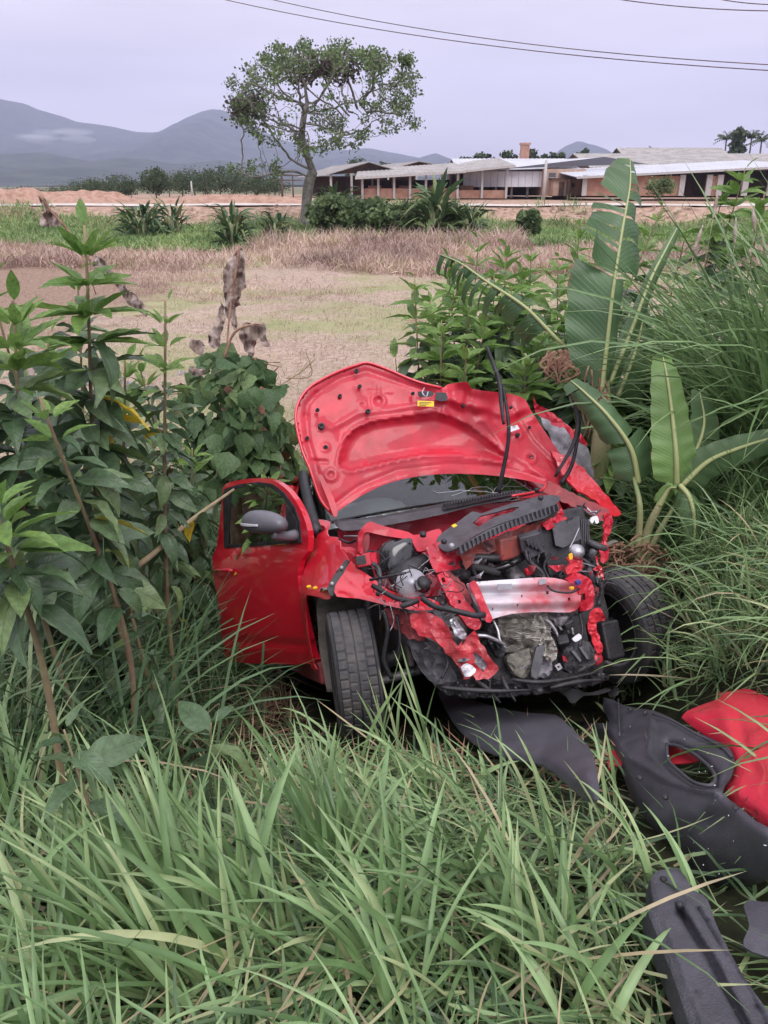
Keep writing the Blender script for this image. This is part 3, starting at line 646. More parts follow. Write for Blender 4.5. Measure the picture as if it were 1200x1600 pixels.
# dirt mound on the far left bank, rubble
M['soil'] = mat('orange_soil', (.30, .17, .12), .95, col2=(.42, .27, .20), vs=1.5, bump=.6, bs=6)
def mound(px, py, Y, wx, wy, h, lab, mt):
    c = WY(px, py, Y); c[2] = float(gz(c[0], Y)) - .1; V = []; F = []; n, mR = 40, 12
    for i in range(mR + 1):
        r = i / mR
        for k in range(n):
            a = 2*math.pi*k/n; q = Vector((math.cos(a)*r*2, math.sin(a)*r*2, px)); s = 1 + .25 * noise.noise(q * 1.5)
            V.append((math.cos(a)*r*wx*s, math.sin(a)*r*wy*s, h*(1-r*r)**1.2*(1+.45*noise.noise(q*2.5)) - .1 * r))
    for i in range(mR):
        for k in range(n): F.append((i*n+k, i*n+(k+1)%n, (i+1)*n+(k+1)%n, (i+1)*n+k))
    o = MB().add(V, [f[::-1] for f in F]).build('soil_mound', mt, None, loc=c); tag(o, lab, 'mound')
mound(15, 318, 84, 11, 3, 1.3, 'flat-topped mound of orange earth at the far left', M['soil'])
mound(135, 316, 88, 7, 3, 1.2, 'lower mound of orange earth beyond the road on the left', M['soil'])
mound(365, 322, 84, 14, 2.5, .8, 'low grey-brown spoil heap along the road behind the banana clumps', M['soil'])
# clods and rubble on the embankment
def rubble(name, n, xr, yr, s0, s1, mt, dz=0):
    Vs = []; Fs = []; base = np.array([(-1,-1,-1),(1,-1,-1),(1,1,-1),(-1,1,-1),(-1,-1,1),(1,-1,1),(1,1,1),(-1,1,1)], float); f0 = np.array([(0,3,2,1),(4,5,6,7),(0,1,5,4),(1,2,6,5),(2,3,7,6),(3,0,4,7)])
    x = rng.uniform(*xr, n); y = rng.uniform(*yr, n); z = gz(x, y)
    for i in range(n):
        s = rng.uniform(s0, s1) * np.array([1, rng.uniform(.6, 1), rng.uniform(.4, .8)]); v = base * s + rng.normal(0, .22, (8, 3)) * s; a = rng.uniform(0, 6.28)
        c, s_ = math.cos(a), math.sin(a); v[:, :2] = v[:, :2] @ np.array([[c, -s_], [s_, c]]); Vs.append(v + [x[i], y[i], z[i]]); Fs.append(f0 + i * 8)
    return fast(name, np.vstack(Vs), np.vstack(Fs), mt, smooth=False)
rubble('embankment_rubble', 1100, (-45, 50), (62, 69), .04, .17, mat('rubble', (.30, .20, .15), .95, col2=(.50, .38, .30), vs=.8))['kind'] = 'stuff'

# ------------------------------------------------------------------ leaf cluster clouds for trees
def cluster(centers, sig, n, size, up=.3):
    """n small leaf quads around each centre"""
    c = np.repeat(centers, n, 0); s = np.repeat(sig, n, 0) if hasattr(sig, '__len__') else sig
    p = c + rng.normal(0, 1, c.shape) * (s[:, None] if hasattr(s, '__len__') else s) * [1, 1, .7]
    k = len(p); d = rng.normal(0, 1, (k, 3)); d /= np.linalg.norm(d, axis=1)[:, None]; e_ = np.cross(d, rng.normal(0, 1, (k, 3)) + [0, 0, up]); e_ /= np.linalg.norm(e_, axis=1)[:, None]
    L = size * rng.uniform(.6, 1.4, k)[:, None]; Wd = L * .42
    V = np.stack([p - d * L * .5, p + e_ * Wd, p + d * L * .5, p - e_ * Wd], 1).reshape(-1, 3)
    F = np.arange(k * 4).reshape(k, 4); r = np.clip(np.repeat(np.repeat(rng.random(len(centers)), n) * .6 + rng.random(k) * .4, 4), 0, 1)
    return V, F, {'rnd': r, 't': np.zeros(k * 4)}
def ptree(px, pyb, pyt, Y, wpx, lab, mt='treeleaf_far', n=90, shape='round', cat='tree', group=None, name='tree', leaf=None):
    b = WY(px, pyb, Y); b[2] = float(gz(b[0], Y)) if Y < 200 else b[2]; H = WY(px, pyt, Y)[2] - b[2]; Wd = wpx / FPX * Y * .5
    t = empty(name, b, lab, cat, group); m = MB(); lean = rng.normal(0, .04 * H, 2)
    m.tube([(0, 0, -.2), (lean[0]*.4, lean[1]*.4, H*.4), (lean[0], lean[1], H*.8)], [H*.028, H*.02, H*.008], 7, 4)
    cs = []
    for i in range(n):
        while True:
            q = rng.uniform(-1, 1, 3)
            if (q**2).sum() < 1: break
        if shape == 'round': c = np.array([q[0]*Wd, q[1]*Wd, H*.58 + q[2]*H*.40])
        elif shape == 'cone': hh = rng.random()**.7; c = np.array([q[0]*Wd*(1.1-hh), q[1]*Wd*(1.1-hh), H*(.12+.85*hh)])
        else: c = np.array([q[0]*Wd, q[1]*Wd, H*(.8+.17*q[2])])
        cs.append(c)
    cs = np.array(cs)
    for c in cs[:10]: m.tube([(lean[0]*.5, lean[1]*.5, H*.35), (c[0]*.5, c[1]*.5, c[2]*.8), tuple(c)], [H*.012, H*.008, H*.003], 5, 3)
    m.build('trunk', M['bark'], t)
    sz = leaf or max(.18, H * .055)
    V, F, at = cluster(cs, max(Wd, H*.3) * .13, 26, sz); fast('crown', V, F, M[mt], t, at)
ptree(244, 305, 263, 105, 44, 'round dense green tree in the far scrub, left of the lone tree', n=150)
gsc = 'scrub trees beyond the road'
for px, pyt, w, Y, lab in ((140, 284, 60, 116, 'grey-green scrub tree above the lower earth mound'), (185, 276, 56, 122, 'rounded scrub tree two places left of the round green tree'), (265, 272, 60, 126, 'pale scrub tree just behind the round green tree'), (305, 266, 60, 122, 'tall scrub tree at the thin pale pole'), (345, 264, 56, 124, 'tallest scrub tree midway to the lone tree'), (385, 270, 60, 120, 'wide scrub tree left of the crossarm poles'), (420, 276, 50, 124, 'scrub tree right behind the crossarm poles'), (165, 287, 60, 118, 'pale scrubby tree beyond the earth mounds'), (205, 283, 40, 112, 'low bush just left of the round green tree'), (285, 276, 50, 120, 'broad bush just right of the round green tree'), (325, 272, 46, 114, 'taller scrub tree with a flat top between the pole and the lone tree'),
                         (365, 276, 50, 125, 'scrub tree peeking left of the lone tree trunk'), (402, 280, 44, 112, 'dark bush left of the crossarm poles'), (110, 296, 60, 130, 'low pale bush behind the lower earth mound'), (40, 300, 60, 130, 'low green bush at the far left plain'), (560, 250, 40, 160, 'treetop above the pavilion roof'), (600, 255, 30, 160, 'small treetop above the open brick shed'), (430, 285, 50, 135, 'grey bush behind the lone tree')):
    ptree(px, 306, pyt - 3, Y, w, lab, n=80, group=gsc)
gpl = 'treetops above the warehouse roofs'
lab_g = ['treetop of the far grove, ' + q for q in ('leftmost one over the metal-sided warehouse roof', 'second from the left over the warehouse roof', 'third from the left over the warehouse roof', 'fourth from the left over the warehouse roof', 'fifth from the left, two before the chimney', 'sixth from the left, last one before the chimney', 'hidden half behind the brick chimney from the left', 'just touching the left side of the brick chimney', 'directly right of the brick chimney', 'second one right of the brick chimney', 'third one right of the brick chimney', 'fourth one right of the brick chimney', 'third from the right end of the grove', 'second from the right end of the grove', 'rightmost one, beneath the small far peak')]
for k, px in enumerate(range(722, 912, 13)):
    ptree(px, 300, 238 + 5 * math.sin(k * 2.1) + (4 if k < 2 else 0), 190, 26, lab_g[k], n=34, group=gpl, leaf=.8)
def palm(px, pyt, Y, lab, s=1.0):
    b = WY(px, 300, Y); tp = WY(px, pyt, Y)[2]; H = tp - b[2]; t = empty('palm_tree', b, lab, 'palm', 'palms behind the hall roofs')
    MB().tube([(0, 0, 0), (.2, 0, H*.6), (0, 0, H)], [.28, .2, .16], 7, 4).build('trunk', M['bark'], t)
    Vs = []; 
    for k in range(16):
        a = k * 2.4; L = 3.0 * s; el = rng.uniform(-.2, 1.1); nseg = 8; prev = None
        for j in range(nseg):
            u = j / nseg; e2 = el - 1.6 * u * u; p = np.array([math.cos(a)*math.cos(el)*L*u, math.sin(a)*math.cos(el)*L*u, H + math.sin(el)*L*u - 1.1*s*u*u])
            for sd_ in (-1, 1):
                dd = np.array([-math.sin(a)*sd_, math.cos(a)*sd_, -.8]) * .8 * s * (1 - .5*u); e3 = np.array([math.cos(a), math.sin(a), -.2]) * .16 * s
                Vs += [p, p + dd * .5 + e3, p + dd, p + dd * .5 - e3]
    V = np.array(Vs); fast('crown', V, np.arange(len(V)).reshape(-1, 4), M['treeleaf_far'], t, {'rnd': np.repeat(rng.random(len(V)//4), 4), 't': np.zeros(len(V))})
palm(1122, 214, 200, 'small palm left of the conical tree on the skyline'); palm(1160, 212, 195, 'palm between the conical tree and the right-hand palm'); palm(1176, 216, 190, 'palm nearest the right edge on the skyline', 1.1); palm(1198, 222, 190, 'palm cut by the right edge on the skyline'); palm(1012, 235, 210, 'tiny palm above the hall roof left of the others', .8); palm(962, 238, 210, 'tiny palm just right of the tall banana leaf tip', .7)
ptree(1141, 300, 202, 195, 30, 'slender conical dark tree on the skyline among the palms', n=70, shape='cone', leaf=.9)
ptree(1030, 306, 275, 86, 38, 'small rounded bush against the long brick warehouse wall', n=80, mt='treeleaf')

# ------------------------------------------------------------------ the lone umbrella tree (space colonisation)
def lone_tree():
    Y = 60.0; b = WY(476, 349, Y); b[2] = float(gz(b[0], Y)) - .1
    t = empty('umbrella_tree', b, 'large lone tree with a broad airy crown standing among banana clumps', 'tree')
    def loc(px, py, dy=0): return WY(px, py, Y + dy) - b
    # crown attraction points: an irregular disc in the photograph, given real depth
    outl = [(362, 120), (372, 108), (395, 98), (428, 88), (440, 72), (470, 68), (498, 60), (530, 68), (560, 66), (600, 76), (628, 90), (645, 112), (652, 150), (648, 180), (655, 200), (630, 208), (600, 214), (575, 226), (548, 232), (525, 226), (500, 235), (470, 236), (440, 232), (420, 222), (395, 214), (372, 200), (365, 175), (360, 150)]
    pts = []
    while len(pts) < 1700:
        px = rng.uniform(340, 672); py = rng.uniform(50, 246)
        if not pip(px + 12 * noise.noise(Vector((px * .06, py * .06, 1))) * 2, py + 12 * noise.noise(Vector((px * .06, py * .06, 8))) * 2, outl) or noise.noise(Vector((px * .035, py * .045, 2))) < -.14: continue
        u = (px - 507) / 148; v = (py - 150) / 92; r = max(0, 1 - u * u - v * v * .5)
        if rng.random() < .25 + .75 * (1 - r) ** .6 or py < 120: pts.append(loc(px, py, rng.uniform(-1, 1) * 6.5 * math.sqrt(r + .05)))
    for _ in range(60): pts.append(loc(rng.uniform(358, 440), rng.uniform(254, 276), rng.uniform(-2, 2)))
    pts = np.array(pts)
    sk = [loc(476, 349), loc(479, 320), loc(482, 290), loc(489, 268)]
    nodes = []; par = []
    def chain(pl, start=None):
        P = cr(pl, 5); pi = start
        for q in P: nodes.append(q); par.append(-1 if pi is None else pi); pi = len(nodes) - 1
        return pi
    e0 = chain(sk)
    chain([sk[-1], loc(478, 238, -.5), loc(472, 215, -1), loc(474, 188, -1.5), loc(480, 160, -1)], e0); chain([sk[-1], loc(505, 240, .8), loc(522, 210, 1.2), loc(540, 186, 1.5), loc(572, 160, 1.8)], e0)
    chain([loc(489, 266), loc(470, 258, .8), loc(452, 247, 1.2)], e0); chain([loc(485, 278), loc(460, 268, -.7), loc(430, 270, -1.2), loc(400, 277, -1.5), loc(378, 270, -1.5)], e0 - 4)
    nodes = [np.array(n_) for n_ in nodes]; alive = np.ones(len(pts), bool); D = .42; st = .36
    for it in range(90):
        Nn = np.array(nodes); A_ = pts[alive]
        if not len(A_): break
        d2 = ((A_[:, None] - Nn[None]) ** 2).sum(2); ni = d2.argmin(1); ids = np.where(alive)[0]; add = {}
        for k, i in enumerate(ni): add.setdefault(i, []).append(A_[k])
        new = []
        for i, ps in add.items():
            v = sum((p - Nn[i]) / (np.linalg.norm(p - Nn[i]) + 1e-6) for p in ps); v /= np.linalg.norm(v) + 1e-6; v += rng.normal(0, .22, 3); v /= np.linalg.norm(v)
            new.append((Nn[i] + v * st, i))
        for p, i in new: nodes.append(p); par.append(i)
        Nn = np.array([p for p, _ in new]); d2 = ((A_[:, None] - Nn[None]) ** 2).sum(2).min(1); alive[ids[d2 < D ** 2]] = False
        if len(nodes) > 9000: break
    n = len(nodes); ch = [[] for _ in range(n)]
    for i, p_ in enumerate(par):
        if p_ >= 0: ch[p_].append(i)
    rad = np.zeros(n)
    for i in range(n - 1, -1, -1):
        rad[i] = .018 if not ch[i] else sum(rad[c] ** 2.25 for c in ch[i]) ** (1 / 2.25)
    for i in range(n):
        if i <= e0: rad[i] = max(rad[i], .30 - .004 * i)
    k = .38 / rad[0]; rad = np.where(rad > .03, .03 + (rad - .03) * min(k, 1.6), rad); rad = np.minimum(rad, .42)
    m = MB(); done = [False] * n
    for s in [0] + [c for i in range(n) for c in ch[i][1:]] :
        pl = [nodes[par[s]]] if par[s] >= 0 else []; rl = [min(rad[s]*1.1, rad[par[s]])] if par[s] >= 0 else []; i = s
        while True:
            pl.append(nodes[i]); rl.append(rad[i])
            if not ch[i]: break
            i = ch[i][0]
        if len(pl) > 1: m.tube(pl, rl, 9 if rl[0] > .15 else 4, 1, cap=False)
    m.build('trunk', M['bark'], t)
    tips = np.array([nodes[i] for i in range(n) if not ch[i] or rad[i] < .025 and rng.random() < .15])
    def pxy(p): q = p + b - CAM; d = q @ FV; return 600 + FPX * (q @ RV) / d, 800 - FPX * (q @ UV_) / d
    keep = []
    for p in tips:
        x, y = pxy(p); r = ((x - 507) / 148) ** 2 + ((y - 150) / 95) ** 2
        cl_ = noise.noise(Vector((x * .05, y * .06, 5))); keep.append(rng.random() < (.98 if y < 112 else .30 + .6 * min(1, r) + cl_ * .9))
    tips = tips[np.array(keep)]
    V, F, at = cluster(tips + rng.normal(0, .05, tips.shape), .24, 24, .18); fast('crown', V, F, M['treeleaf'], t, at)
    cl = np.array([loc(x, y, dy) for x, y, dy in ((385, 165, 0), (378, 172, -1), (395, 160, 1), (392, 172, .5), (505, 108, 0), (530, 112, -1), (470, 118, 1), (545, 105, 0), (488, 105, -2), (520, 98, 0))])
    V, F, at = cluster(cl, .55, 260, .22); fast('epiphyte_clump', V, F, M['moss'], t, at)
lone_tree()

# ------------------------------------------------------------------ leaf meshes (shared)
def leafmesh(name, droop=.5, fold=.25, wave=.03, width=.45, nu=4, nv=9, shape='lance', mats=('leaf',), curl=0, twist=0):
    V = []; UVs = []; F = []
    for j in range(nv + 1):
        s = j / nv
        if shape == 'lance': w = width * (math.sin(math.pi * min(1, s ** .8)) ** .9) * (1 - .15 * s) + .012
        elif shape == 'heart': w = width * 1.5 * (math.sqrt(max(0, 1 - (2 * min(s * 1.5, .5) - 1) ** 2)) if s < .333 else (1 - s) / .667 * (1 + .25 * math.sin((1-s)*6))) + .01
        th = -droop * s * s; y = s * math.cos(droop * s * .5); z = -droop * .5 * s * s
        if curl: z += curl * math.sin(s * 3)
        for i in range(nu + 1):
            u = i / nu * 2 - 1; x = u * w * .5 * math.cos(fold)
            zz = abs(u) * w * .5 * math.sin(fold) + wave * math.sin(s * 17 + u * 2 + twist * 9) * abs(u); ct, st_ = math.cos(twist * s * 2), math.sin(twist * s * 2); V.append((x * ct - zz * st_ + twist * .12 * s * s, y + (-.10 * abs(u) if shape == 'heart' and s < .1 else 0), z + zz * ct + x * st_))
            UVs.append((.5 + u * .5 * max(w / width, .05), s))
    for j in range(nv):
        for i in range(nu): a = j * (nu + 1) + i; F.append((a, a + 1, a + nu + 2, a + nu + 1))
    me = bpy.data.meshes.new(name); me.from_pydata(V, [], F); me.polygons.foreach_set('use_smooth', [True] * len(F))
    l = me.uv_layers.new(name='UVMap')
    for p in me.polygons:
        for li in p.loop_indices: l.data[li].uv = UVs[me.loops[li].vertex_index]
    for mm in mats: me.materials.append(M[mm])
    return me
LF = [leafmesh('leaf', d, f, w, wd, twist=tw) for d, f, w, wd, tw in ((.5, .25, .012, .45, .2), (.9, .3, .018, .42, -.3), (1.3, .35, .022, .48, .4), (.7, .15, .02, .38, -.1), (1.0, .5, .03, .46, .5), (.6, .1, .03, .50, -.4), (1.5, .4, .015, .40, 0), (.35, .4, .02, .43, .15))]
LY = [leafmesh('leaf', d, .4, .012, .40, mats=('leaf_young',)) for d in (.2, .5)]
LYE = leafmesh('leaf', .6, .3, .02, mats=('leaf_yellow',))
LV = [leafmesh('leaf', d, f, .04, wd, 4, 7, 'heart', ('vine',), twist=tw) for d, f, wd, tw in ((.3, .15, .72, .2), (.7, .3, .66, -.3), (.15, .35, .6, .3), (.9, .5, .7, 0), (.4, -.2, .62, -.2))]
LB = [leafmesh('leaf', d, f, .012, wd, 4, 10, mats=('banana_far',), twist=tw) for d, f, wd, tw in ((.5, .35, .17, .1), (1.2, .5, .22, -.3), (1.8, .3, .26, .3), (2.2, .6, .2, -.1))]
def putleaf(me, parent, loc, az, el, roll, L, name='leaf', wsc=1.0):
    o = bpy.data.objects.new(name, me); COL.objects.link(o); o.parent = parent; o.location = [float(v) for v in loc]
    o.rotation_mode = 'QUATERNION'
    q = Matrix.Rotation(az - math.pi / 2, 3, 'Z') @ Matrix.Rotation(el, 3, 'X') @ Matrix.Rotation(roll, 3, 'Y'); o.rotation_quaternion = q.to_quaternion(); o.scale = (L * wsc, L, L)
    return o
def broadplant(base, top, lab, L=.2, n=40, group=None, young=.22, name='broadleaf_shrub', start=.12, bare=False, stem_r=.012, yel=0, bend=None):
    base = np.array(base, float); top = np.array(top, float); t = empty(name, base, lab, 'shrub', group); T = top - base
    mid = T * .5 + (np.array(bend) if bend is not None else rng.normal(0, .04, 3) * np.linalg.norm(T)); P = cr([np.zeros(3), mid, T], 14); P = np.vstack([P])
    MB().tube(P, [stem_r, stem_r * .8, stem_r * .35], 7, 1).build('stem', M['stem'], t)
    for k in range(n):
        s = start + (1 - start) * (k / (n - 1)) ** .72; p = P[min(len(P) - 1, int(s * (len(P) - 1)))]
        az = k * 2.39996 + rng.normal(0, .25); yg = s > 1 - young
        el = np.interp(s, [0, .6, .85, 1], [-.8, -.45, .1, .75]) + rng.normal(0, .22); sz = L * 1.15 * np.interp(s, [0, .5, .9, 1], [1.0, 1.15, .92, .46]) * rng.uniform(.8, 1.15)
        me = random.choice(LY) if yg else (LYE if rng.random() < yel else random.choice(LF))
        off = np.array([math.cos(az), math.sin(az), .2]) * stem_r * 1.5
        putleaf(me, t, p + off, az, el, rng.normal(0, .3), sz)
    return t
def GP(px, py_): return G(px, py_)
# left bank plants: (top px, top py, depth)  -> base on the ground under the top
def leftplant(tx, ty, d, lab, L, n, dx=0, dy=0, **k):
    tp = W(tx, ty, d); b = np.array([tp[0] + dx, tp[1] + dy, 0]); b[2] = float(gz(b[0], b[1])) - .03
    return broadplant(b, tp, lab, L, n, **k)
gl = 'broadleaf shrubs on the left bank'
leftplant(132, 352, 2.55, 'tallest broadleaf shrub on the left bank, with a bright green top', .185, 130, dx=.06, dy=.1, young=.13, start=.5, stem_r=.013, yel=.02)
leftplant(258, 470, 3.0, 'slender broadleaf shrub with bare reddish lower stem, second from the left', .115, 80, dx=-.2, dy=.1, young=.12, start=.52, stem_r=.013, yel=.04)
leftplant(20, 470, 2.3, 'broadleaf shrub at the extreme left edge beside the tall one', .18, 100, dx=-.06, dy=.2, young=.1, start=.5)
leftplant(62, 620, 2.2, 'shorter dark broadleaf shrub beneath the tallest one', .15, 50, dy=.1, start=.6, young=.06)
leftplant(-15, 770, 1.75, 'pale-leaved shrub cut by the left frame edge', .15, 44, dx=-.05, dy=.1, start=.68, young=.12)
leftplant(100, 1140, 1.75, 'low seedling with broad upright pale leaves near the dark hollow', .14, 9, dy=.04, start=.7, young=.0, stem_r=.006)
leftplant(330, 1130, 2.35, 'low broad leaves at the edge of the dark hollow', .17, 9, dy=.04, start=.5, young=0., stem_r=.006)
leftplant(195, 560, 3.1, 'dark shrub filling the gap between the tallest shrub and the reddish-stemmed one', .13, 80, dy=.1, start=.55, young=.1)
leftplant(-20, 430, 3.4, 'tall shrub behind the far left one, its tips level with the dead leaves', .19, 80, dy=.2, start=.2, young=.12)
leftplant(75, 520, 3.5, 'dark shrub standing behind the tallest one, showing at its left', .18, 80, dy=.1, start=.2, young=.08)
leftplant(170, 610, 3.8, 'leafy shrub behind the tallest one, showing at its right', .18, 80, dy=.1, start=.3, young=.08)
leftplant(235, 660, 4.2, 'shadowed shrub between the reddish-stemmed one and the vine', .17, 70, dy=.1, start=.3, young=.08)
leftplant(300, 700, 4.6, 'shadowed shrub at the left foot of the vine mound', .16, 60, dy=.1, start=.3, young=.08)
for tx_, ty_, d_, lab_ in ((15, 640, 3.0, 'dark leafy shrub low at the left edge behind the pale-leaved one'), (110, 700, 3.2, 'dark leafy shrub low behind the tallest stem'), (60, 760, 2.9, 'low shrub in the shade left of the tallest stem'), (165, 740, 3.4, 'low leafy shrub at the right foot of the tallest stem'), (120, 420, 3.9, 'shrub half hidden behind the crown of the tallest one'), (30, 540, 4.2, 'shrub seen through the gap at the far left'), (215, 560, 4.4, 'shrub standing just left of the vine mound, behind the reddish stem')):
    leftplant(tx_, ty_, d_, lab_, .17, 90, dy=.15, start=.12, young=.06)
leftplant(420, 745, 4.4, 'broad-leaved shrub behind the open car door', .16, 60, dy=.1, start=.4, young=.25, yel=.08)
leftplant(205, 960, 2.9, 'dark rounded leaves low in the gully left of the car', .13, 26, dy=.1, start=.3, young=.0)
# fallen bare branch across the gully
b0 = W(185, 905, 3.2); br = empty('fallen_branch', b0, 'bare tan branch slanting up towards the open car door', 'branch')
MB().tube([(0, 0, 0), W(240, 865, 3.3) - b0, W(300, 812, 3.6) - b0, W(365, 765, 4.0) - b0], [.016, .013, .011, .007], 7, 5).build('limb', M['stem'], br)
MB().tube([(0, 0, 0), W(180, 850, 3.15) - b0, W(160, 800, 3.1) - b0], [.013, .010, .006], 7, 5).build('twig', M['stem'], br)
for q in ((300, 815, 3.55), (318, 800, 3.6), (345, 782, 3.85), (165, 790, 3.1)): putleaf(LYE if q[0] < 310 else LF[1], br, W(*q) - b0, rng.uniform(0, 6), -.9, 0, .13)

# right bank bushes
gr_ = 'broadleaf shrubs behind the wreck'
rs_ = [(648, 432, 6.2, 'leftmost shrub of the thicket behind the wreck, arching to the left'), (700, 400, 7.2, 'shrub with pale tips just right of the leftmost one'), (748, 372, 7.0, 'tallest rosette-topped shrub in the left half of the thicket'), (792, 385, 6.6, 'shrub directly left of the fallen banana leaf tip'), (830, 392, 7.4, 'shrub rising behind the middle of the drooping banana leaf'), (872, 402, 7.0, 'shrub immediately left of the big upright banana leaf'), (905, 352, 7.8, 'pale-tipped shrub behind the torn banana leaf'),
       (690, 500, 5.9, 'dark lower shrub beneath the leftmost thicket tops'), (760, 490, 6.0, 'dark shrub behind the raised wiper'), (735, 452, 6.3, 'mid-height shrub in the centre of the thicket'), (850, 520, 5.7, 'dark shrub under the drooping banana leaf'), (800, 450, 6.2, 'shrub half covered by the drooping banana leaf'),
       (1035, 322, 7.4, 'shrub with spreading pale tips right of the big banana leaf'), (1075, 350, 7.0, 'shrub between the rolled banana leaf and the tall reeds'), (1130, 300, 6.6, 'tall shrub near the seed heads'), (1165, 262, 6.4, 'topmost shrub at the right edge'), (1195, 300, 5.8, 'shrub cut off by the right edge'), (1010, 560, 5.5, 'dark shrub at the foot of the big banana leaf'), (1050, 500, 5.6, 'shrub beneath the rolled banana leaf'), (955, 600, 5.4, 'dark low shrub behind the crumpled fender'), (670, 455, 6.5, 'second shrub from the left in the thicket, half behind the leftmost'), (722, 425, 6.8, 'shrub between the two tallest tops left of the drooping leaf'), (772, 430, 6.5, 'shrub with tips level with the drooping leaf middle'), (815, 420, 7.0, 'pale-tipped shrub just above the middle of the drooping leaf'),
       (890, 470, 6.0, 'dark shrub against the left side of the huge torn leaf'), (730, 540, 5.6, 'low dark shrub directly behind the bonnet top'), (820, 560, 5.5, 'low dark shrub between the two raised wipers'), (905, 560, 5.5, 'low shrub behind the shrivelled banana sheath'), (1085, 430, 6.2, 'dark shrub at the left side of the tall reeds'), (975, 690, 4.9, 'dark undergrowth shrub behind the young banana plant')]
for tx, ty, d, lab in rs_:
    leftplant(tx, ty, d, lab, .24, 110 if tx < 1090 else 64, dx=rng.normal(0, .12), dy=rng.normal(0, .15), start=.1 if tx < 1090 else .5, group=gr_, young=.17)
leftplant(618, 560, 6.4, 'young plant with two broad bright leaves just behind the raised bonnet', .42, 7, dy=.2, start=.75, young=.9)

# ------------------------------------------------------------------ vine covered mound with hanging dead banana leaves
vb = WY(385, 700, 5.4); vb[2] = float(gz(vb[0], vb[1])); vt = empty('creeping_vine', vb, 'creeping vine with heart-shaped leaves smothering the dead banana stumps', 'vine')
cen = W(372, 680, 5.6)
for k in range(290):
    while True:
        px = rng.uniform(285, 470); py = rng.uniform(528, 770)
        if pip(px, py, [(300, 575), (330, 545), (352, 530), (372, 545), (400, 560), (432, 600), (446, 650), (470, 665), (470, 765), (330, 770), (285, 720), (285, 610)]): break
    edge = abs(px - 378) / 95; d = 5.15 + .55 * edge ** 2 + (.45 if py < 600 else 0) * (1 - (py - 530) / 70 if py < 600 else 0) + rng.normal(0, .10)
    putleaf(random.choice(LV), vt, W(px, py, d) - vb, -math.pi / 2 + rng.normal(0, .6) + (px - 378) / 150, -.7 + rng.normal(0, .5), rng.normal(0, .55), rng.uniform(.08, .18))
for k in range(26):
    a = W(rng.uniform(300, 450), rng.uniform(570, 740), 5.5); q = a + rng.normal(0, .08, 3); MB().tube([a - vb, q - vb + rng.normal(0, .03, 3), q - vb + rng.normal(0, .07, 3)], .004, 5, 4).build('runner', M['stem'], vt)
# dark mass of stems under the leaves
dm = MB()
for k in range(5):
    a = W(350 + k * 22, 640, 5.75); dm.tube([(a[0]-vb[0], a[1]-vb[1], -.1), (a[0]-vb[0]+.05, a[1]-vb[1], .6), W(350 + k * 10, 560, 5.8) - vb], [.10, .09, .06], 8, 4)
dm.build('stump', M['fibre'], vt)
def deadleaf(path, width, lab, par_group='withered banana leaves'):
    P3_ = [W(*q) for q in path]; o3 = P3_[0]; t = empty('dead_banana_leaf', o3, lab, 'dead leaf', par_group); P = cr([p - o3 for p in P3_], 7)
    MB().tube(P, [.010, .008, .003], 6, 1).build('midrib', M['fibre'], t)
    n = len(P)
    for sgn in (-1, 1):
        for piece in range(3):
            i0 = int(n * piece / 3); i1 = min(n, int(n * (piece + 1) / 3) + 2); V = []; F = []; nu = 7; ph = rng.uniform(0, 6)
            for ii, i in enumerate(range(i0, i1)):
                s = i / (n - 1); w = width * (math.sin(math.pi * min(.97, s * .8 + .16)) ** .7)
                for u in range(nu):
                    q = u / (nu - 1); zz = .035 * math.sin(q * 11 + ph + s * 6) * q; yy = .03 * math.sin(q * 8 + s * 9 + ph)
                    V.append(P[i] + np.array([sgn * q * w * .45 + zz, -yy - .02 * q, -q * w * (.75 + .25 * math.sin(ph + s * 5))]))
            k = i1 - i0
            for a_ in range(k - 1):
                for u in range(nu - 1): F.append((a_*nu+u, a_*nu+u+1, (a_+1)*nu+u+1, (a_+1)*nu+u))
            MB().add(V, F).build('leaf_blade', M['deadleaf'], t)
def dead_sheet(lab, pts, d, seed, cr_=.05, rib=None):
    o3 = W(pts[0][0], pts[0][1], d); t = empty('dead_banana_leaf', o3, lab, 'dead leaf', 'withered banana leaves')
    plate('leaf_blade', [(x, y, 0) for x, y in pts], M['deadleaf'], t, lambda px, py, v: W(px, py, d - v) - o3, .004, step=3.2, crumple=cr_, cfreq=.07, seed=seed, disp=lambda x, y: .05 * math.sin(x * .33 + y * .03) + .02 * math.sin(x * .9 - y * .05))
    if rib: MB().tube([W(x, y, d - .06) - o3 for x, y in rib], [.010, .008, .004], 6, 4).build('midrib', M['fibre'], t)
dead_sheet('withered banana leaf hanging in folds from a tall dead stalk above the vine', [(374, 382), (382, 396), (382, 420), (385, 448), (378, 452), (374, 468), (376, 476), (368, 480), (371, 508), (368, 518), (360, 500), (352, 492), (351, 468), (348, 432), (352, 416), (360, 404)], 5.35, 71, .05, [(374, 384), (366, 440), (358, 500), (352, 580)])
dead_sheet('narrow withered leaf tip hanging left below the tall one', [(348, 472), (352, 500), (344, 524), (343, 542), (328, 540), (325, 524), (336, 508), (340, 488)], 5.3, 72)
dead_sheet('broad withered leaf folded over at the right above the vine', [(380, 506), (400, 504), (414, 506), (416, 524), (421, 540), (412, 540), (404, 528), (398, 540), (396, 556), (384, 548), (376, 532), (372, 522)], 5.25, 73, .05, [(350, 560), (366, 520), (395, 507), (414, 508)])
dead_sheet('small pale shrivelled leaf at the left shoulder of the vine', [(296, 530), (312, 531), (320, 540), (316, 556), (304, 548), (294, 540)], 5.1, 74, .03)
dead_sheet('curled brown leaf scrap on the left side of the vine', [(294, 576), (320, 576), (316, 585), (298, 585)], 5.1, 75, .03)
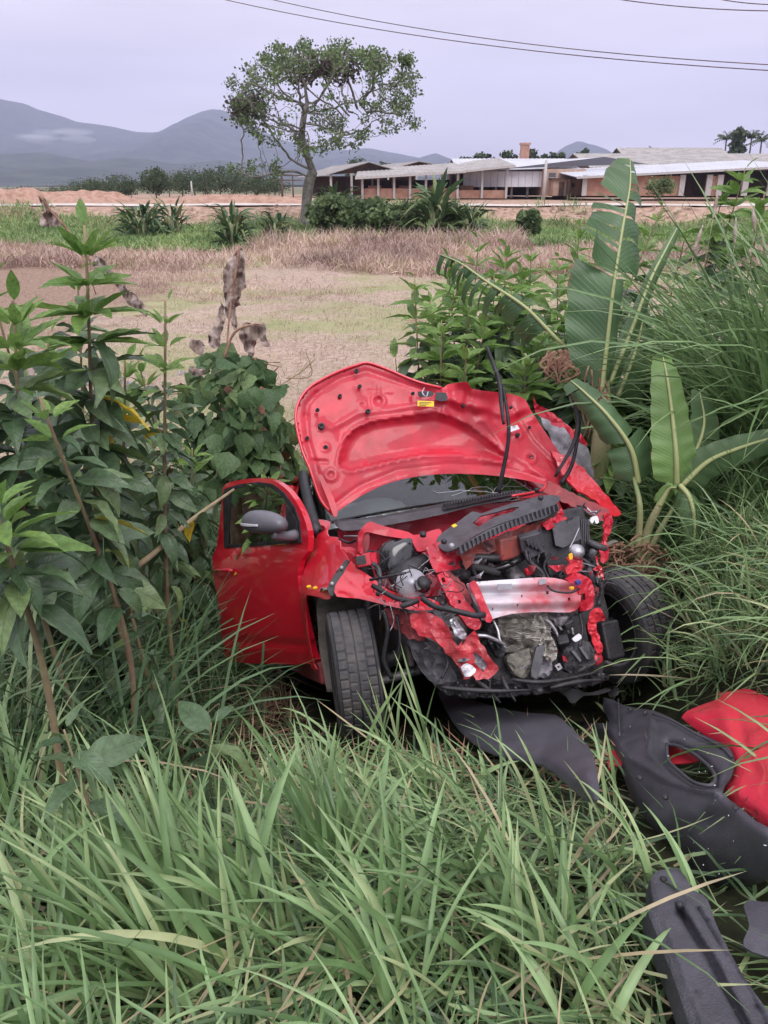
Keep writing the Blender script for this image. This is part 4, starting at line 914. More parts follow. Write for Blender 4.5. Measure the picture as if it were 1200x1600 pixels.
dead_sheet('withered leaf strip hanging diagonally behind the tallest shrub', [(148, 400), (160, 404), (172, 420), (188, 436), (200, 452), (212, 460), (224, 476), (232, 488), (224, 494), (212, 480), (200, 476), (192, 460), (176, 440), (160, 420), (146, 416)], 4.4, 76, .05)
dead_sheet('withered leaf showing above the tallest shrub against the road', [(60, 306), (70, 310), (76, 324), (90, 336), (94, 352), (76, 352), (62, 350), (66, 336), (72, 330), (66, 320)], 5.2, 77, .04, [(62, 306), (80, 330), (120, 380), (150, 460)])
dead_sheet('withered leaf fragment just right of the bright shrub top', [(134, 366), (146, 372), (150, 392), (142, 400), (134, 390)], 4.8, 78, .03)

# ------------------------------------------------------------------ banana plants on the right
def bleaf(parent, o3, path, wl, wr, tears=6, droopl=.3, droopr=.3, lab=None, mt='banana', gap=.01, cutr=(.08, .95), curve=.15, taper=(.35, .95), fine=False):
    """path: midrib (px,py,depth) base to tip; wl/wr: half widths in metres to picture left / right"""
    P = cr([W(*q) - o3 for q in path], 12); n = len(P); T = np.gradient(P, axis=0); T /= np.linalg.norm(T, axis=1)[:, None]
    V = []; F = []; UVc = []; S = np.linspace(0, 1, n)
    vd = np.array([0, cp, -sp])
    for sgn, wm, dr in ((-1, wl, droopl), (1, wr, droopr)):
        cuts = sorted(rng.uniform(*cutr, tears)) if tears else []
        cuts = [0] + list(cuts) + [1.0001]
        for ci in range(len(cuts) - 1):
            a, b = cuts[ci], cuts[ci + 1]; k = max(2, int((b - a) * (n - 1)) + 1); ss = np.linspace(a, min(b, 1) - (gap if ci < len(cuts) - 2 else 0), k + 1)
            extra = rng.normal(0, .32 if tears else .05); lag = rng.uniform(-.02, .05)
            rows = []
            for s in ss:
                f = s * (n - 1); i = min(n - 2, int(f)); p = P[i] + (P[i+1] - P[i]) * (f - i); tt = T[i]
                side = np.cross(tt, vd); side /= np.linalg.norm(side); side = side * (sgn if side[0] > 0 or True else 1)
                if (side[0] * sgn) < 0 and abs(side[0]) > .2: side = -side
                nr = np.cross(tt, side); nr /= np.linalg.norm(nr)
                if nr @ vd < 0: nr = -nr
                w = wm * (math.sin(math.pi * min(1, max(0, s)) ** taper[0] * taper[1]) ** .55 if 0 < s < 1 else .02) * (1 + .03 * math.sin(s * 40))
                w = max(w, .006); nu = 6; row = []
                for u in range(nu + 1):
                    q = u / nu; ang = (dr + extra) * q; 
                    pos = p + side * (w * q * math.cos(ang)) + nr * (w * q * math.sin(ang) * .9 + .05 * w * math.sin(s * 60) * q) + np.array([0, 0, -1]) * w * q * q * abs(dr) * .6 + tt * w * (q * .35 + lag * q * 3) + np.array([0, 0, 1]) * .02 * w * math.sin(s * 23 + q * 3)
                    row.append(len(V)); V.append(pos); UVc.append((.5 + .5 * q * sgn, s))
                rows.append(row)
            for r in range(len(rows) - 1):
                for u in range(6): F.append((rows[r][u], rows[r][u+1], rows[r+1][u+1], rows[r+1][u]))
    o = fast('leaf', V, F, M[mt], parent, uv=UVc)
    if lab: o['label'] = lab
    MB().tube(P + vd * -.004, [.016, .010, .003], 6, 1).build('midrib', M['midrib'], o)
    return o
ob = W(945, 640, 4.9); ob[2] = float(gz(ob[0], ob[1])); bt = empty('banana_plant', ob, 'tall banana plant with one huge torn upright leaf', 'banana plant')
MB().tube([(0, 0, -.1), W(940, 700, 4.9) - ob, W(940, 600, 4.9) - ob, W(942, 560, 4.85) - ob], [.075, .065, .05, .035], 10, 4).build('pseudostem', M['bstem'], bt)
bleaf(bt, ob, [(940, 610, 4.85), (948, 540, 4.8), (958, 450, 4.75), (972, 360, 4.75), (984, 290, 4.8), (984, 248, 4.85)], .27, .19, 8, .15, .7, gap=.012, cutr=(.38, .97), taper=(.55, .98))
bleaf(bt, ob, [(952, 600, 4.95), (985, 520, 5.0), (1015, 440, 5.05), (1040, 390, 5.1), (1060, 352, 5.15)], .10, .10, 1, .9, .9, lab='half-furled banana leaf', gap=.005)
bleaf(bt, ob, [(905, 560, 4.95), (870, 530, 4.9), (820, 480, 4.9), (760, 440, 4.95), (720, 412, 5.0), (688, 398, 5.05)], .20, .12, 22, 1.3, .9, lab='drooping banana leaf shredded into strips', gap=.028)
bleaf(bt, ob, [(965, 620, 5.0), (985, 570, 5.0), (1000, 520, 5.05), (1005, 480, 5.1)], .12, .20, 3, .6, 1.0)
m = MB()
for k in range(26):
    a = W(rng.uniform(918, 950), rng.uniform(560, 640), 4.83) - ob; m.tube([a, a + [rng.normal(0, .03), -.02, -.12], a + [rng.normal(0, .05), -.03, -.28]], [.008, .006, .002], 5, 3)
m.build('dead_sheath', M['fibre'], bt)
m = MB()
for k in range(40):
    a = W(rng.uniform(855, 895), rng.uniform(545, 570), 4.85) - ob; m.tube([a, a + [rng.normal(0, .04), -.02, -.05], a + [rng.normal(0, .06), -.03, -.12]], [.012, .009, .003], 4, 3)
m.build('shrivelled_sheath', M['fibre'], bt)
ob = W(1000, 880, 4.2); ob[2] = float(gz(ob[0], ob[1])); bt = empty('banana_plant', ob, 'young banana plant with broad pale leaves beside the wreck', 'banana plant')
for pth, r in (([(996, 900, 4.2), (998, 840, 4.15), (1000, 790, 4.1), (990, 745, 4.15)], .026), ([(1000, 900, 4.2), (1012, 830, 4.12), (1030, 790, 4.05), (1045, 755, 4.05)], .03), ([(1003, 885, 4.2), (1030, 830, 4.1), (1055, 790, 4.05), (1066, 765, 4.05)], .02)):
    MB().tube([W(*q) - ob for q in pth], [r, r*.8, r*.6, r*.4], 8, 4).build('leaf_stalk', M['bstem'], bt)
bleaf(bt, ob, [(998, 755, 4.15), (985, 700, 4.1), (950, 650, 4.1), (915, 615, 4.15), (892, 595, 4.2)], .12, .13, 2, .25, .35, gap=.02)
bleaf(bt, ob, [(1057, 758, 4.05), (1056, 710, 4.0), (1050, 650, 4.0), (1042, 590, 4.0), (1035, 556, 4.05)], .125, .11, 0, .1, .15, mt='banana_light')
bleaf(bt, ob, [(1060, 760, 4.1), (1085, 710, 4.15), (1100, 660, 4.2), (1092, 608, 4.3)], .11, .12, 1, .3, .3, mt='banana')
bleaf(bt, ob, [(1066, 758, 4.05), (1105, 722, 4.0), (1150, 702, 3.95), (1200, 686, 3.9), (1225, 682, 3.9)], .09, .09, 0, .2, .5, mt='banana')
bleaf(bt, ob, [(1062, 758, 4.0), (1078, 780, 3.95), (1085, 820, 3.95), (1082, 868, 4.0)], .07, .09, 1, .9, 1.1, mt='banana')
bleaf(bt, ob, [(1030, 790, 4.05), (1045, 765, 4.0), (1056, 762, 3.95)], .05, .05, 0, .6, .6, mt='banana_light')
m = MB()
for k in range(130):
    a = W(rng.uniform(955, 1040), rng.uniform(845, 905), 4.15 + rng.normal(0, .08)) - ob; q = a + [rng.normal(0, .10), rng.normal(0, .05), -abs(rng.normal(.1, .08))]; m.tube([a, (a+q)/2 + [0, 0, .02], q], [.007, .006, .002], 4, 2)
m.build('dead_fibre', M['fibre'], bt)
# distant banana clumps around the lone tree
def bclump(px, pyb, pyt, Y, n, lab, wpx=50, cat='banana plant'):
    b = WY(px, pyb, Y); b[2] = float(gz(b[0], Y)) - .05; H = WY(px, pyt, Y)[2] - b[2]; Wd = wpx / FPX * Y * .5; n = int(n * 2.6); t = empty('banana_clump', b, lab, cat, 'banana clumps across the field')
    for k in range(n):
        a = k * 2.4 + rng.normal(0, .3); r = Wd * .55 * math.sqrt(rng.random()); L = H * rng.uniform(.35, .6); el = rng.uniform(.5, 1.45)
        putleaf(random.choice(LB), t, (r*math.cos(a), r*math.sin(a), rng.uniform(.05, .62) * H), a, el, rng.normal(0, .3), L * .85, wsc=.95)
    m = MB()
    for k in range(5):
        r = Wd * .4; x, y = rng.uniform(-r, r, 2); m.tube([(x, y, -.1), (x*1.1, y*1.1, H*.5)], [.13, .07], 7, 1)
    m.build('pseudostem', M['bstem'], t)
bclump(222, 362, 305, 52, 60, 'dense dark banana clump left of the lone tree', 95); bclump(270, 350, 300, 54, 24, 'smaller banana clump with yellowing leaves beside the dense dark one', 50)
bclump(365, 378, 303, 47, 34, 'banana clump with upright leaves halfway to the lone tree', 60); bclump(432, 374, 318, 49, 40, 'low dark banana clump just left of the lone tree trunk', 60)
bclump(680, 362, 262, 50, 38, 'tall banana clump with upright leaves in front of the metal-sided warehouse', 60); bclump(735, 362, 300, 50, 24, 'ragged banana clump right of the tall upright one', 50); bclump(525, 320, 272, 64, 30, 'banana clump right behind the lone tree', 70)
for px, pyt, w, lab in ((520, 300, 70, 'dense green bush at the foot of the lone tree'), (578, 312, 76, 'wide green bush right of the lone tree'), (625, 318, 60, 'low bush between the lone tree and the tall banana clump'), (705, 318, 60, 'leafy bush under the tall banana clump'), (825, 326, 34, 'small light green bush in the pasture on the right')):
    ptree(px, 368, pyt, 52, w, lab, 'treeleaf', n=70, name='bush', cat='bush', group='bushes around the lone tree', leaf=.34)

# ------------------------------------------------------------------ the wrecked car (parts built in car coordinates: x forward, y left, z up)
car = empty('wrecked_car', CT, 'wrecked red hatchback with crushed front, bonnet up and front door open', 'car')
car.rotation_mode = 'QUATERNION'; car.rotation_quaternion = Matrix(CR.tolist()).to_quaternion()
def cplate(name, outline, mt, thick=(-.003, 0, 0), parent=None, **k):
    return plate(name, outline, M[mt] if isinstance(mt, str) else mt, parent or car, C, thick, **k)
def ctube(name, pts, r, mt, parent=None, n=8, sub=5):
    return MB().tube([C(*p) for p in pts], r, n, sub).build(name, M[mt], parent or car)
def cbox(name, px, py, x, size, mt, rot=(0, 0, 0), bevel=.008, parent=None):
    R = np.array(Matrix.Rotation(rot[0], 3, 'X') @ Matrix.Rotation(rot[1], 3, 'Y') @ Matrix.Rotation(rot[2], 3, 'Z'))
    return MB().box(C(px, py, x), size, R).build(name, M[mt], parent or car, bevel)
# --- body shell: sides, roof, rear
def side_pts(sgn):
    # x,z outline of the body side behind the front wheel
    return None
def mside(sgn):
    def f(px, pz, v):
        x, z = px / 100, pz / 100
        y = .80 + .03 * math.sin(max(0, min(1, (z - .2) / .75)) * math.pi) - (max(0, -2.6 - x) ** 2) * .5 - max(0, z - .92) * .42 - v
        return np.array([x, sgn * y, z])
    return f
for sgn in (-1, 1):
    arch = [(-247 + 35 * math.cos(a), 32 + 35 * math.sin(a), 0) for a in np.linspace(math.pi + .3, -.3, 14)]
    outl = [(-318, 42, 0), (-322, 75, 0), (-314, 98, 0), (-300, 120, 0), (-280, 139, 0), (-262, 146, 0), (-200, 150, 0), (-152, 149, 0), (-151, 96, 0), (-150, 30, 0), (-152, 22, 0), (-205, 22, 0)] if sgn < 0 else \
           [(-318, 42, 0), (-322, 75, 0), (-314, 98, 0), (-300, 120, 0), (-280, 139, 0), (-262, 146, 0), (-200, 150, 0), (-130, 148, 0), (-100, 140, 0), (-70, 119, 0), (-42, 100, 0), (-40, 30, 0), (-42, 22, 0), (-205, 22, 0)]
    holes = [[(-238, 100), (-236, 134), (-160, 138), (-160, 100)], [(-290, 106), (-274, 132), (-246, 134), (-246, 101)]]
    if sgn > 0: holes = holes + [[(-148, 100), (-148, 138), (-118, 136), (-75, 108), (-72, 100)]]
    plate('rear_side_panel' if sgn < 0 else 'body_side', outl + arch[::-1][::-1], M['red'], car, mside(sgn), (0, -sgn * .015, 0), step=7, holes=holes, smth=0)
    for h in holes:
        pts = [mside(sgn)(q[0], q[1], .012) for q in h]; m = MB(); m.add(pts + [p - np.array([0, sgn * .004, 0]) for p in pts], [tuple(range(len(pts))), tuple(range(len(pts), 2 * len(pts)))[::-1]] + [(i, (i+1) % len(pts), len(pts) + (i+1) % len(pts), len(pts) + i) for i in range(len(pts))], False); m.build('side_window', M['glass'], car)
def loft(name, secs, mt, thick=None):
    m = MB(); V = [p for s in secs for p in s]; n = len(secs[0]); F = [(i*n+j, (i+1)*n+j, (i+1)*n+j+1, i*n+j+1) for i in range(len(secs)-1) for j in range(n-1)]
    m.add(V, F); o = m.build(name, M[mt], car); s = o.modifiers.new('s', 'SOLIDIFY'); s.thickness = thick or .02; return o
ys = np.linspace(-.60, .60, 9)
loft('roof', [[(x, y, z - .05 * (y / .6) ** 2) for y in ys] for x, z in ((-1.12, 1.42), (-1.3, 1.47), (-1.7, 1.51), (-2.2, 1.51), (-2.6, 1.47), (-2.75, 1.43))], 'red', .03)
loft('tailgate', [[(x, y, z) for y in ys * s] for x, z, s in ((-2.75, 1.43, 1), (-2.85, 1.35, 1.02), (-3.08, 1.0, 1.12), (-3.2, .72, 1.15), (-3.22, .45, 1.15))], 'red', .02)
loft('rear_window', [[(x, y, z) for y in ys * s * .9] for x, z, s in ((-2.82, 1.38, 1), (-2.95, 1.22, 1.05), (-3.07, 1.04, 1.1))], 'blackgloss', .01)
loft('rear_bumper', [[(x - .03 * (1 - (y / .7) ** 2), y, z) for y in ys * 1.25] for x, z in ((-3.22, .62), (-3.27, .5), (-3.25, .35), (-3.15, .28))], 'red', .02)
MB().box((-1.85, 0, .26), (2.7, 1.5, .06)).build('floor_pan', M['tan'], car)
for sgn in (-1, 1):
    MB().tube([(-.42, sgn * .70, .98), (-.75, sgn * .665, 1.22), (-1.12, sgn * .61, 1.42)], [.035, .03, .03], 8, 5).build('windscreen_pillar', M['red' if sgn > 0 else 'black'], car)
    MB().tube([(-1.52, sgn * .77, .3), (-1.53, sgn * .76, .95), (-1.58, sgn * .62, 1.42)], .045, 8, 4).build('centre_pillar', M['red'], car)
MB().box((-1.0, -.74, .25), (1.15, .12, .12)).build('sill', M['reddull'], car, .02)
for y in (-.36, .36):
    t_ = MB().box((-1.35, y, .48), (.5, .48, .16)).build('seat', M['tan'], car, .04); MB().box((-1.62, y, .85), (.16, .46, .66), np.array(Matrix.Rotation(-.3, 3, 'Y'))).build('backrest', M['tan'], t_, .04); MB().box((-1.75, y, 1.26), (.1, .24, .18)).build('headrest', M['tan'], t_, .03)
MB().box((-.72, 0, .82), (.42, 1.34, .24)).build('dashboard', M['tan'], car, .04)
# windscreen, with cracks and the airbag behind it
def wsp(px, py, v): return Cplane((-.42, 0, .985), (math.sin(R_(38)), 0, math.cos(R_(38))))(px, py, v)
def wscr(u, v): # u -1..1 across, v 0..1 up
    return np.array([-.40 - .72 * v + .10 * (1 - u * u) * (1 - .3 * v), u * (.69 - .10 * v), .985 + .44 * v + .015 * (1 - u * u)])
V = [wscr(u, v) for v in np.linspace(0, 1, 9) for u in np.linspace(-1, 1, 17)]; F = [(j*17+i, j*17+i+1, (j+1)*17+i+1, (j+1)*17+i) for j in range(8) for i in range(16)]
o = MB().add(V, F).build('windscreen', M['glass'], car); s_ = o.modifiers.new('s', 'SOLIDIFY'); s_.thickness = .004
m = MB(); nrm = np.array([.5, 0, .86])
for k in range(9):
    u, v = .5, .15; a = rng.uniform(0, 6.28); pl = []
    for j in range(9):
        pl.append(wscr(u, v) + nrm * .003); u += .07 * math.cos(a); v += .06 * math.sin(a); a += rng.normal(0, .5); v = max(0, v); u = min(.98, max(-.98, u))
    m.tube(pl, .0012, 4, 1)
m.build('crack', M['lamp'], o)
rA = C(590, 778, -.62)
m = MB(); V = []; F = []
for j in range(13):
    for i in range(20):
        a = 2*math.pi*i/20; t = math.pi*j/12; w_ = 1 + .12 * math.sin(3*a + j) 
        V.append(np.array([-.66 + .10 * math.cos(t), -.36 + .24 * math.sin(t) * math.cos(a) * w_, 1.05 + .10 * math.sin(t) * math.sin(a) * w_]))
for j in range(12):
    for i in range(20): F.append((j*20+i, j*20+(i+1) % 20, (j+1)*20+(i+1) % 20, (j+1)*20+i))
m.add(V, F).build('airbag', M['airbag'], car)
MB().lathe([(-.015, .17), (0, .185), (.015, .17), (0, .155), (-.015, .17)], (-.85, .36, .93), (.9, 0, .4), 24).build('steering_wheel', M['tan'], car)
# cowl
cplate('cowl_panel', [(520, 812, -.38), (560, 810, -.36), (600, 805, -.34), (660, 793, -.32), (720, 780, -.32), (775, 770, -.33), (812, 765, -.36), (815, 772, -.34), (790, 778, -.28), (740, 787, -.26), (690, 800, -.26), (620, 814, -.27), (560, 826, -.28), (530, 826, -.30)], 'black', step=6, smth=1)
cplate('cowl_ledge', [(528, 815, -.30), (600, 808, -.27), (690, 792, -.25), (760, 780, -.25), (800, 774, -.26), (795, 781, -.22), (740, 791, -.21), (690, 804, -.20), (620, 818, -.21), (550, 829, -.23), (530, 826, -.26)], 'darkgrey', step=6)
gr = cplate('vent_grille', [(690, 789, -.24), (730, 781, -.24), (808, 767, -.27), (806, 772, -.24), (735, 788, -.21), (692, 797, -.21)], 'black', step=6, smth=0)
for k in range(26):
    x = 695 + k * 4.3; y = 789 - (x - 695) * .19; MB().box(C(x, y, -.20), (.05, .005, .012)).build('slat', M['darkgrey'], gr)
cplate('firewall', [(528, 826, -.38), (620, 812, -.38), (700, 800, -.38), (800, 780, -.38), (870, 775, -.38), (880, 860, -.40), (760, 900, -.42), (600, 900, -.42), (535, 870, -.40)], 'redin', step=10, crumple=.012, cfreq=.02)
# --- bonnet, underside towards the camera
hb = [(518, 806), (545, 786), (575, 768), (610, 753), (660, 742), (720, 739), (780, 743), (830, 751), (862, 760), (892, 743)]
ho = [(518, 806, -.40), (503, 782, -.41), (488, 738, -.42), (474, 700, -.44), (464, 655, -.46), (469, 628, -.47), (484, 608, -.48), (505, 594, -.49), (530, 582, -.50), (556, 573, -.51), (574, 569, -.51), (600, 577, -.49), (640, 594, -.45), (664, 602, -.43), (690, 607, -.43), (700, 601, -.42), (716, 598, -.38), (731, 597, -.36), (737, 607, -.40), (770, 612, -.43), (800, 616, -.46), (820, 624, -.48), (829, 640, -.47), (850, 672, -.45), (873, 706, -.42), (892, 738, -.39), (880, 757, -.37), (862, 760, -.37), (830, 752, -.39), (780, 744, -.41), (720, 740, -.42), (660, 743, -.42), (610, 754, -.41), (575, 769, -.40), (545, 787, -.39)]
rec = [(528, 727), (532, 705), (540, 685), (556, 670), (580, 660), (615, 654), (655, 648), (680, 645), (705, 652), (735, 667), (762, 687), (782, 705), (795, 716), (790, 722), (760, 716), (710, 710), (660, 711), (610, 720), (575, 729), (545, 736)]
circ = [(591, 627, 12, .012), (566, 632, 7, .008), (517, 742, 10, .010), (829, 715, 10, .010), (809, 680, 7, .008), (722, 635, 7, .006), (508, 699, 6, .008), (501, 667, 6, .006), (745, 640, 5, .005)]
seams = [([(500, 660), (520, 668), (535, 660), (560, 645), (610, 640), (660, 632), (690, 622)], 5, .010), ([(478, 650), (482, 690), (496, 740), (512, 790)], 4, -.010), ([(495, 615), (530, 592), (572, 580), (640, 603), (680, 616)], 4, -.010), ([(478, 650), (480, 632), (495, 615)], 4, -.01),
         ([(520, 790), (560, 760), (620, 735), (700, 725), (780, 730), (850, 748)], 3, -.008), ([(530, 800), (575, 762), (640, 743)], 3, .004), ([(760, 660), (790, 700), (850, 745)], 6, .014), ([(800, 640), (830, 690), (880, 740)], 4, -.012), ([(690, 622), (740, 632), (790, 650), (820, 640)], 7, .016),
         ([(575, 612), (612, 612)], 2.5, .006), ([(592, 602), (592, 620)], 2.5, .006), ([(488, 720), (512, 722)], 2, -.012), ([(556, 731), (592, 723)], 2, -.008), ([(742, 712), (775, 716)], 2, -.008), ([(510, 655), (530, 668), (535, 690)], 6, -.006), ([(690, 600), (695, 625)], 3, .02), ([(735, 605), (728, 628)], 4, -.016)]
def hdisp(x, y):
    v = 0.0; inside = pip(x, y, rec); d = segd(x, y, rec, True)
    if inside: v -= .030 * min(1, d / 12) + .008
    else: v += .010 * math.exp(-(d / 5) ** 2)
    for cx, cy, r, h in circ:
        q = math.hypot(x - cx, y - cy)
        if q < r + 6: v += h * math.exp(-((q - r * .8) / 2.2) ** 2) - .4 * h * (q < r * .5)
    if not inside:
        for pl, w, h in seams:
            q = segd(x, y, pl)
            if q < w * 3: v += h * math.exp(-(q / w) ** 2)
        v += .010 * noise.noise(Vector((x * .02, y * .02, 3))) + (.02 * noise.noise(Vector((x * .05, y * .05, 9))) if x > 690 and y < 660 else 0)
    if inside: v += .010 * noise.noise(Vector((x * .013, y * .03, 5)))
    return v
bon = cplate('bonnet', ho, 'redin', thick=(-.012, 0, .004), step=3.6, disp=hdisp, smth=1)
# outer skin rim of the bonnet (rolled edge)
ctube('bonnet_edge', [(516, 800, -.39), (500, 778, -.40), (485, 735, -.41), (471, 700, -.43), (462, 655, -.45), (467, 627, -.46), (483, 606, -.47), (505, 592, -.48), (530, 580, -.49), (556, 571, -.50), (574, 567, -.50), (600, 575, -.48), (640, 592, -.44), (664, 600, -.42), (690, 606, -.42)], .008, 'red', bon)
for x, y, r in ((557, 580, .012), (562, 604, .010), (531, 619, .010), (496, 641, .010), (502, 666, .016), (480, 685, .010), (509, 699, .010), (517, 742, .011), (829, 715, .011), (809, 680, .011), (724, 634, .009), (645, 615, .009), (798, 637, .008), (827, 668, .008), (575, 643, .013), (858, 712, .010)):
    MB().lathe([(-.004, 0), (.002, r * .55), (.006, r), (.001, r * 1.15), (-.01, r * 1.15)], C(x, y, -.435 + (.0 if y > 640 else -.035 if x < 640 else .03)) + [.006, 0, 0], (1, 0, 0), 12).build('clip', M['black'], bon)  # black dished discs stand in for the dark of the bonnet holes
cplate('slot', [(653, 612, -.385), (675, 611, -.385), (676, 619, -.385), (655, 620, -.385)], 'black', parent=bon, step=4)  # black plate stands in for the dark hollow of the slot
cplate('striker', [(681, 613, -.385), (697, 614, -.385), (698, 626, -.385), (681, 625, -.385)], 'black', parent=bon, step=4)
ctube('latch_loop', [(663, 606, -.38), (660, 614, -.36), (666, 620, -.36), (669, 612, -.38)], .0035, 'alu', bon)
cplate('warning_sticker', [(652.5, 626, -.375), (678, 627, -.375), (678, 635.5, -.375), (652.5, 634.5, -.375)], 'yellow', (-.001, 0, 0), bon, step=5, smth=0)
for k in range(3): cplate('print_line', [(655, 628.2 + k*2.2, -.373), (674 - 4*k, 628.6 + k*2.2, -.373), (674 - 4*k, 629.4 + k*2.2, -.373), (655, 629 + k*2.2, -.373)], 'burnt', (-.001, 0, 0), bon, step=9, smth=0)
cplate('white_sticker', [(792, 667, -.40), (808, 664, -.40), (812, 670, -.40), (795, 676, -.40)], 'white', (-.001, 0, 0), bon, step=5, smth=0)
cplate('hinge', [(497, 744, -.37), (503, 742, -.37), (520, 775, -.36), (528, 800, -.35), (522, 808, -.35), (512, 780, -.36)], 'redin', (-.006, 0, 0), bon, step=5)
# torn outer flap and the dark panel beyond it, crumpled left wing
cplate('torn_bonnet_skin', [(832, 618, -.52), (842, 632, -.50), (868, 648, -.46), (885, 664, -.44), (905, 676, -.42), (918, 694, -.42), (905, 690, -.40), (893, 684, -.40), (880, 668, -.42), (862, 664, -.46), (850, 652, -.50), (838, 645, -.54)], 'redin', step=4, crumple=.016, cfreq=.06, seed=3)
cplate('crumpled_left_side_panel', [(838, 638, -.62), (880, 660, -.6), (912, 690, -.6), (922, 715, -.58), (930, 752, -.5), (918, 745, -.44), (885, 720, -.44), (862, 690, -.52)], 'greypaint', step=5, crumple=.03, cfreq=.035, seed=4)
cplate('left_wing', [(862, 705, -.40), (893, 716, -.34), (920, 742, -.28), (945, 770, -.18), (965, 795, -.06), (969, 803, -.02), (960, 806, 0), (945, 797, -.04), (930, 782, -.10), (905, 768, -.20), (888, 752, -.28), (872, 728, -.36)], 'red', (-.012, 0, -.004), step=4, crumple=.012, cfreq=.04, seed=5)
cplate('left_wing_inner', [(858, 752, -.30), (880, 762, -.22), (910, 778, -.10), (935, 788, .0), (952, 800, .08), (956, 815, .10), (940, 812, .10), (915, 800, .0), (888, 788, -.12), (862, 775, -.22), (845, 762, -.3)], 'reddull', step=4, crumple=.010, cfreq=.05, seed=6)
cplate('left_wing_tip', [(945, 800, .10), (957, 806, .10), (955, 830, .12), (948, 850, .12), (952, 868, .14), (943, 880, .16), (936, 862, .14), (942, 840, .10)], 'redin', step=4, crumple=.02, cfreq=.08, seed=7)
cplate('left_wing_shard', [(925, 868, .12), (934, 872, .12), (938, 885, .14), (946, 905, .14), (934, 900, .14), (926, 888, .12)], 'red', step=3, crumple=.015, cfreq=.1, seed=8)
# wipers
def wiper(blade, arm):
    w = ctube('wiper', arm, [.014, .011, .010, .008], 'black'); ctube('wiper_blade', blade, [.009, .015, .015, .008], 'black', w, 6); ctube('wiper_spine', [(p[0] + 1.5, p[1], p[2] + .01) for p in blade], .003, 'blackgloss', w, 5)
wiper([(760, 541, -.20), (772, 572, -.20), (781, 600, -.20), (784, 635, -.20), (787, 663, -.20)], [(779, 769, -.33), (786, 735, -.28), (793, 698, -.23), (795, 670, -.20), (792, 640, -.19), (786, 603, -.19)])
wiper([(881, 601, -.22), (895, 622, -.21), (902, 645, -.21), (903, 668, -.21), (894, 698, -.24), (867, 745, -.30)], [(876, 757, -.32), (892, 730, -.28), (900, 700, -.24), (906, 668, -.21)])
# --- right wing (picture left), arch lip, mirror-side details
cplate('right_wing', [(480, 812, -.50), (500, 812, -.48), (515, 816, -.44), (511, 828, -.38), (513, 838, -.30), (530, 841, -.18), (532, 858, -.14), (545, 876, -.02), (528, 896, -.04), (520, 912, -.02), (514, 936, .02), (500, 934, -.08), (484, 930, -.18), (477, 936, -.26), (480, 985, -.36), (490, 1037, -.42), (496, 1046, -.40), (486, 1042, -.46), (476, 985, -.44), (470, 945, -.42), (472, 905, -.44), (478, 880, -.48), (482, 850, -.52)], 'red', (0, .006, 0), step=4.5, crumple=.002, cfreq=.02, seed=2)
for q in ((482, 917), (492, 919), (507, 923)): MB().lathe([(.012, 0), (.010, .006), (0, .009), (-.01, .009)], C(q[0], q[1], -.06), (.6, -.8, 0), 10).build('clip', M['orangeclip'], car)
st = cplate('headlamp_bracket', [(541, 874, .02), (549, 880, .02), (536, 900, .04), (526, 915, .05), (522, 930, .06), (516, 930, .06), (512, 918, .05), (524, 896, .03)], 'black', (-.01, 0, 0), step=4)
for q in ((534, 887, .045), (519, 912, .065)): MB().lathe([(.006, 0), (.006, .006), (0, .009)], C(*q), (1, 0, 0), 10).build('bolt', M['silver'], st)
cplate('wing_gap_shade', [(466, 878, -.50), (474, 872, -.50), (474, 895, -.48), (468, 915, -.48), (463, 900, -.50)], 'black', (-.01, 0, 0), step=4)  # black strip set in for the dark gap between door and wing
# wheel arch liners: curved shells over both front wheels
for sgn in (-1, 1):
    V = []; F = []; nn = 22; ys2 = np.linspace(.46, .785, 6)
    for i in range(nn + 1):
        a = R_(82) + (R_(205) - R_(82)) * i / nn; r = .355 + .012 * math.sin(a * 9)
        for y in ys2: V.append((-.03 + r * math.cos(a), sgn * y, .31 + r * math.sin(a) + .006 * math.sin(y * 50)))
    for i in range(nn):
        for j in range(5): F.append((i*6+j, (i+1)*6+j, (i+1)*6+j+1, i*6+j+1))
    o = MB().add(V, F).build('wheel_arch_liner', M['liner'], car); s = o.modifiers.new('s', 'SOLIDIFY'); s.thickness = .004
    MB().box((-.22, sgn * .44, .50), (.62, .03, .5)).build('inner_arch', M['liner' if sgn < 0 else 'reddull'], car, .01)
# --- door
hx, hy = -.47, -.80; best = None
for deg in range(5, 75):
    a = R_(deg); P = toworld([hx - 1.02 * math.cos(a), hy - 1.02 * math.sin(a), .9]) - CAM; x = 600 + FPX * (P @ RV) / (P @ FV)
    if best is None or abs(x - 334) < best[0]: best = (abs(x - 334), a)
DA = best[1]; DN = (math.sin(DA), -math.cos(DA), 0)
DP = Cplane((hx, hy, 0), DN)
def dplate(name, outline, mt, parent=None, t=.03, **k): return plate(name, outline, M[mt], parent, DP, tuple(-t * c for c in np.array(DN)), **k)
def ddisp(x, y):
    z = (y - 855) / 180
    return (.030 * math.sin(math.pi * min(1, max(0, z)) ** .8) if y > 855 else 0) - .012 * math.exp(-((y - 1000 - (x-345)*.06) / 6) ** 2) - (.02 * max(0, (y - 1003) / 35) if y > 1000 else 0)
M['door'] = mat('red_door_paint', (.58, .007, .026), .28, coat=1.)
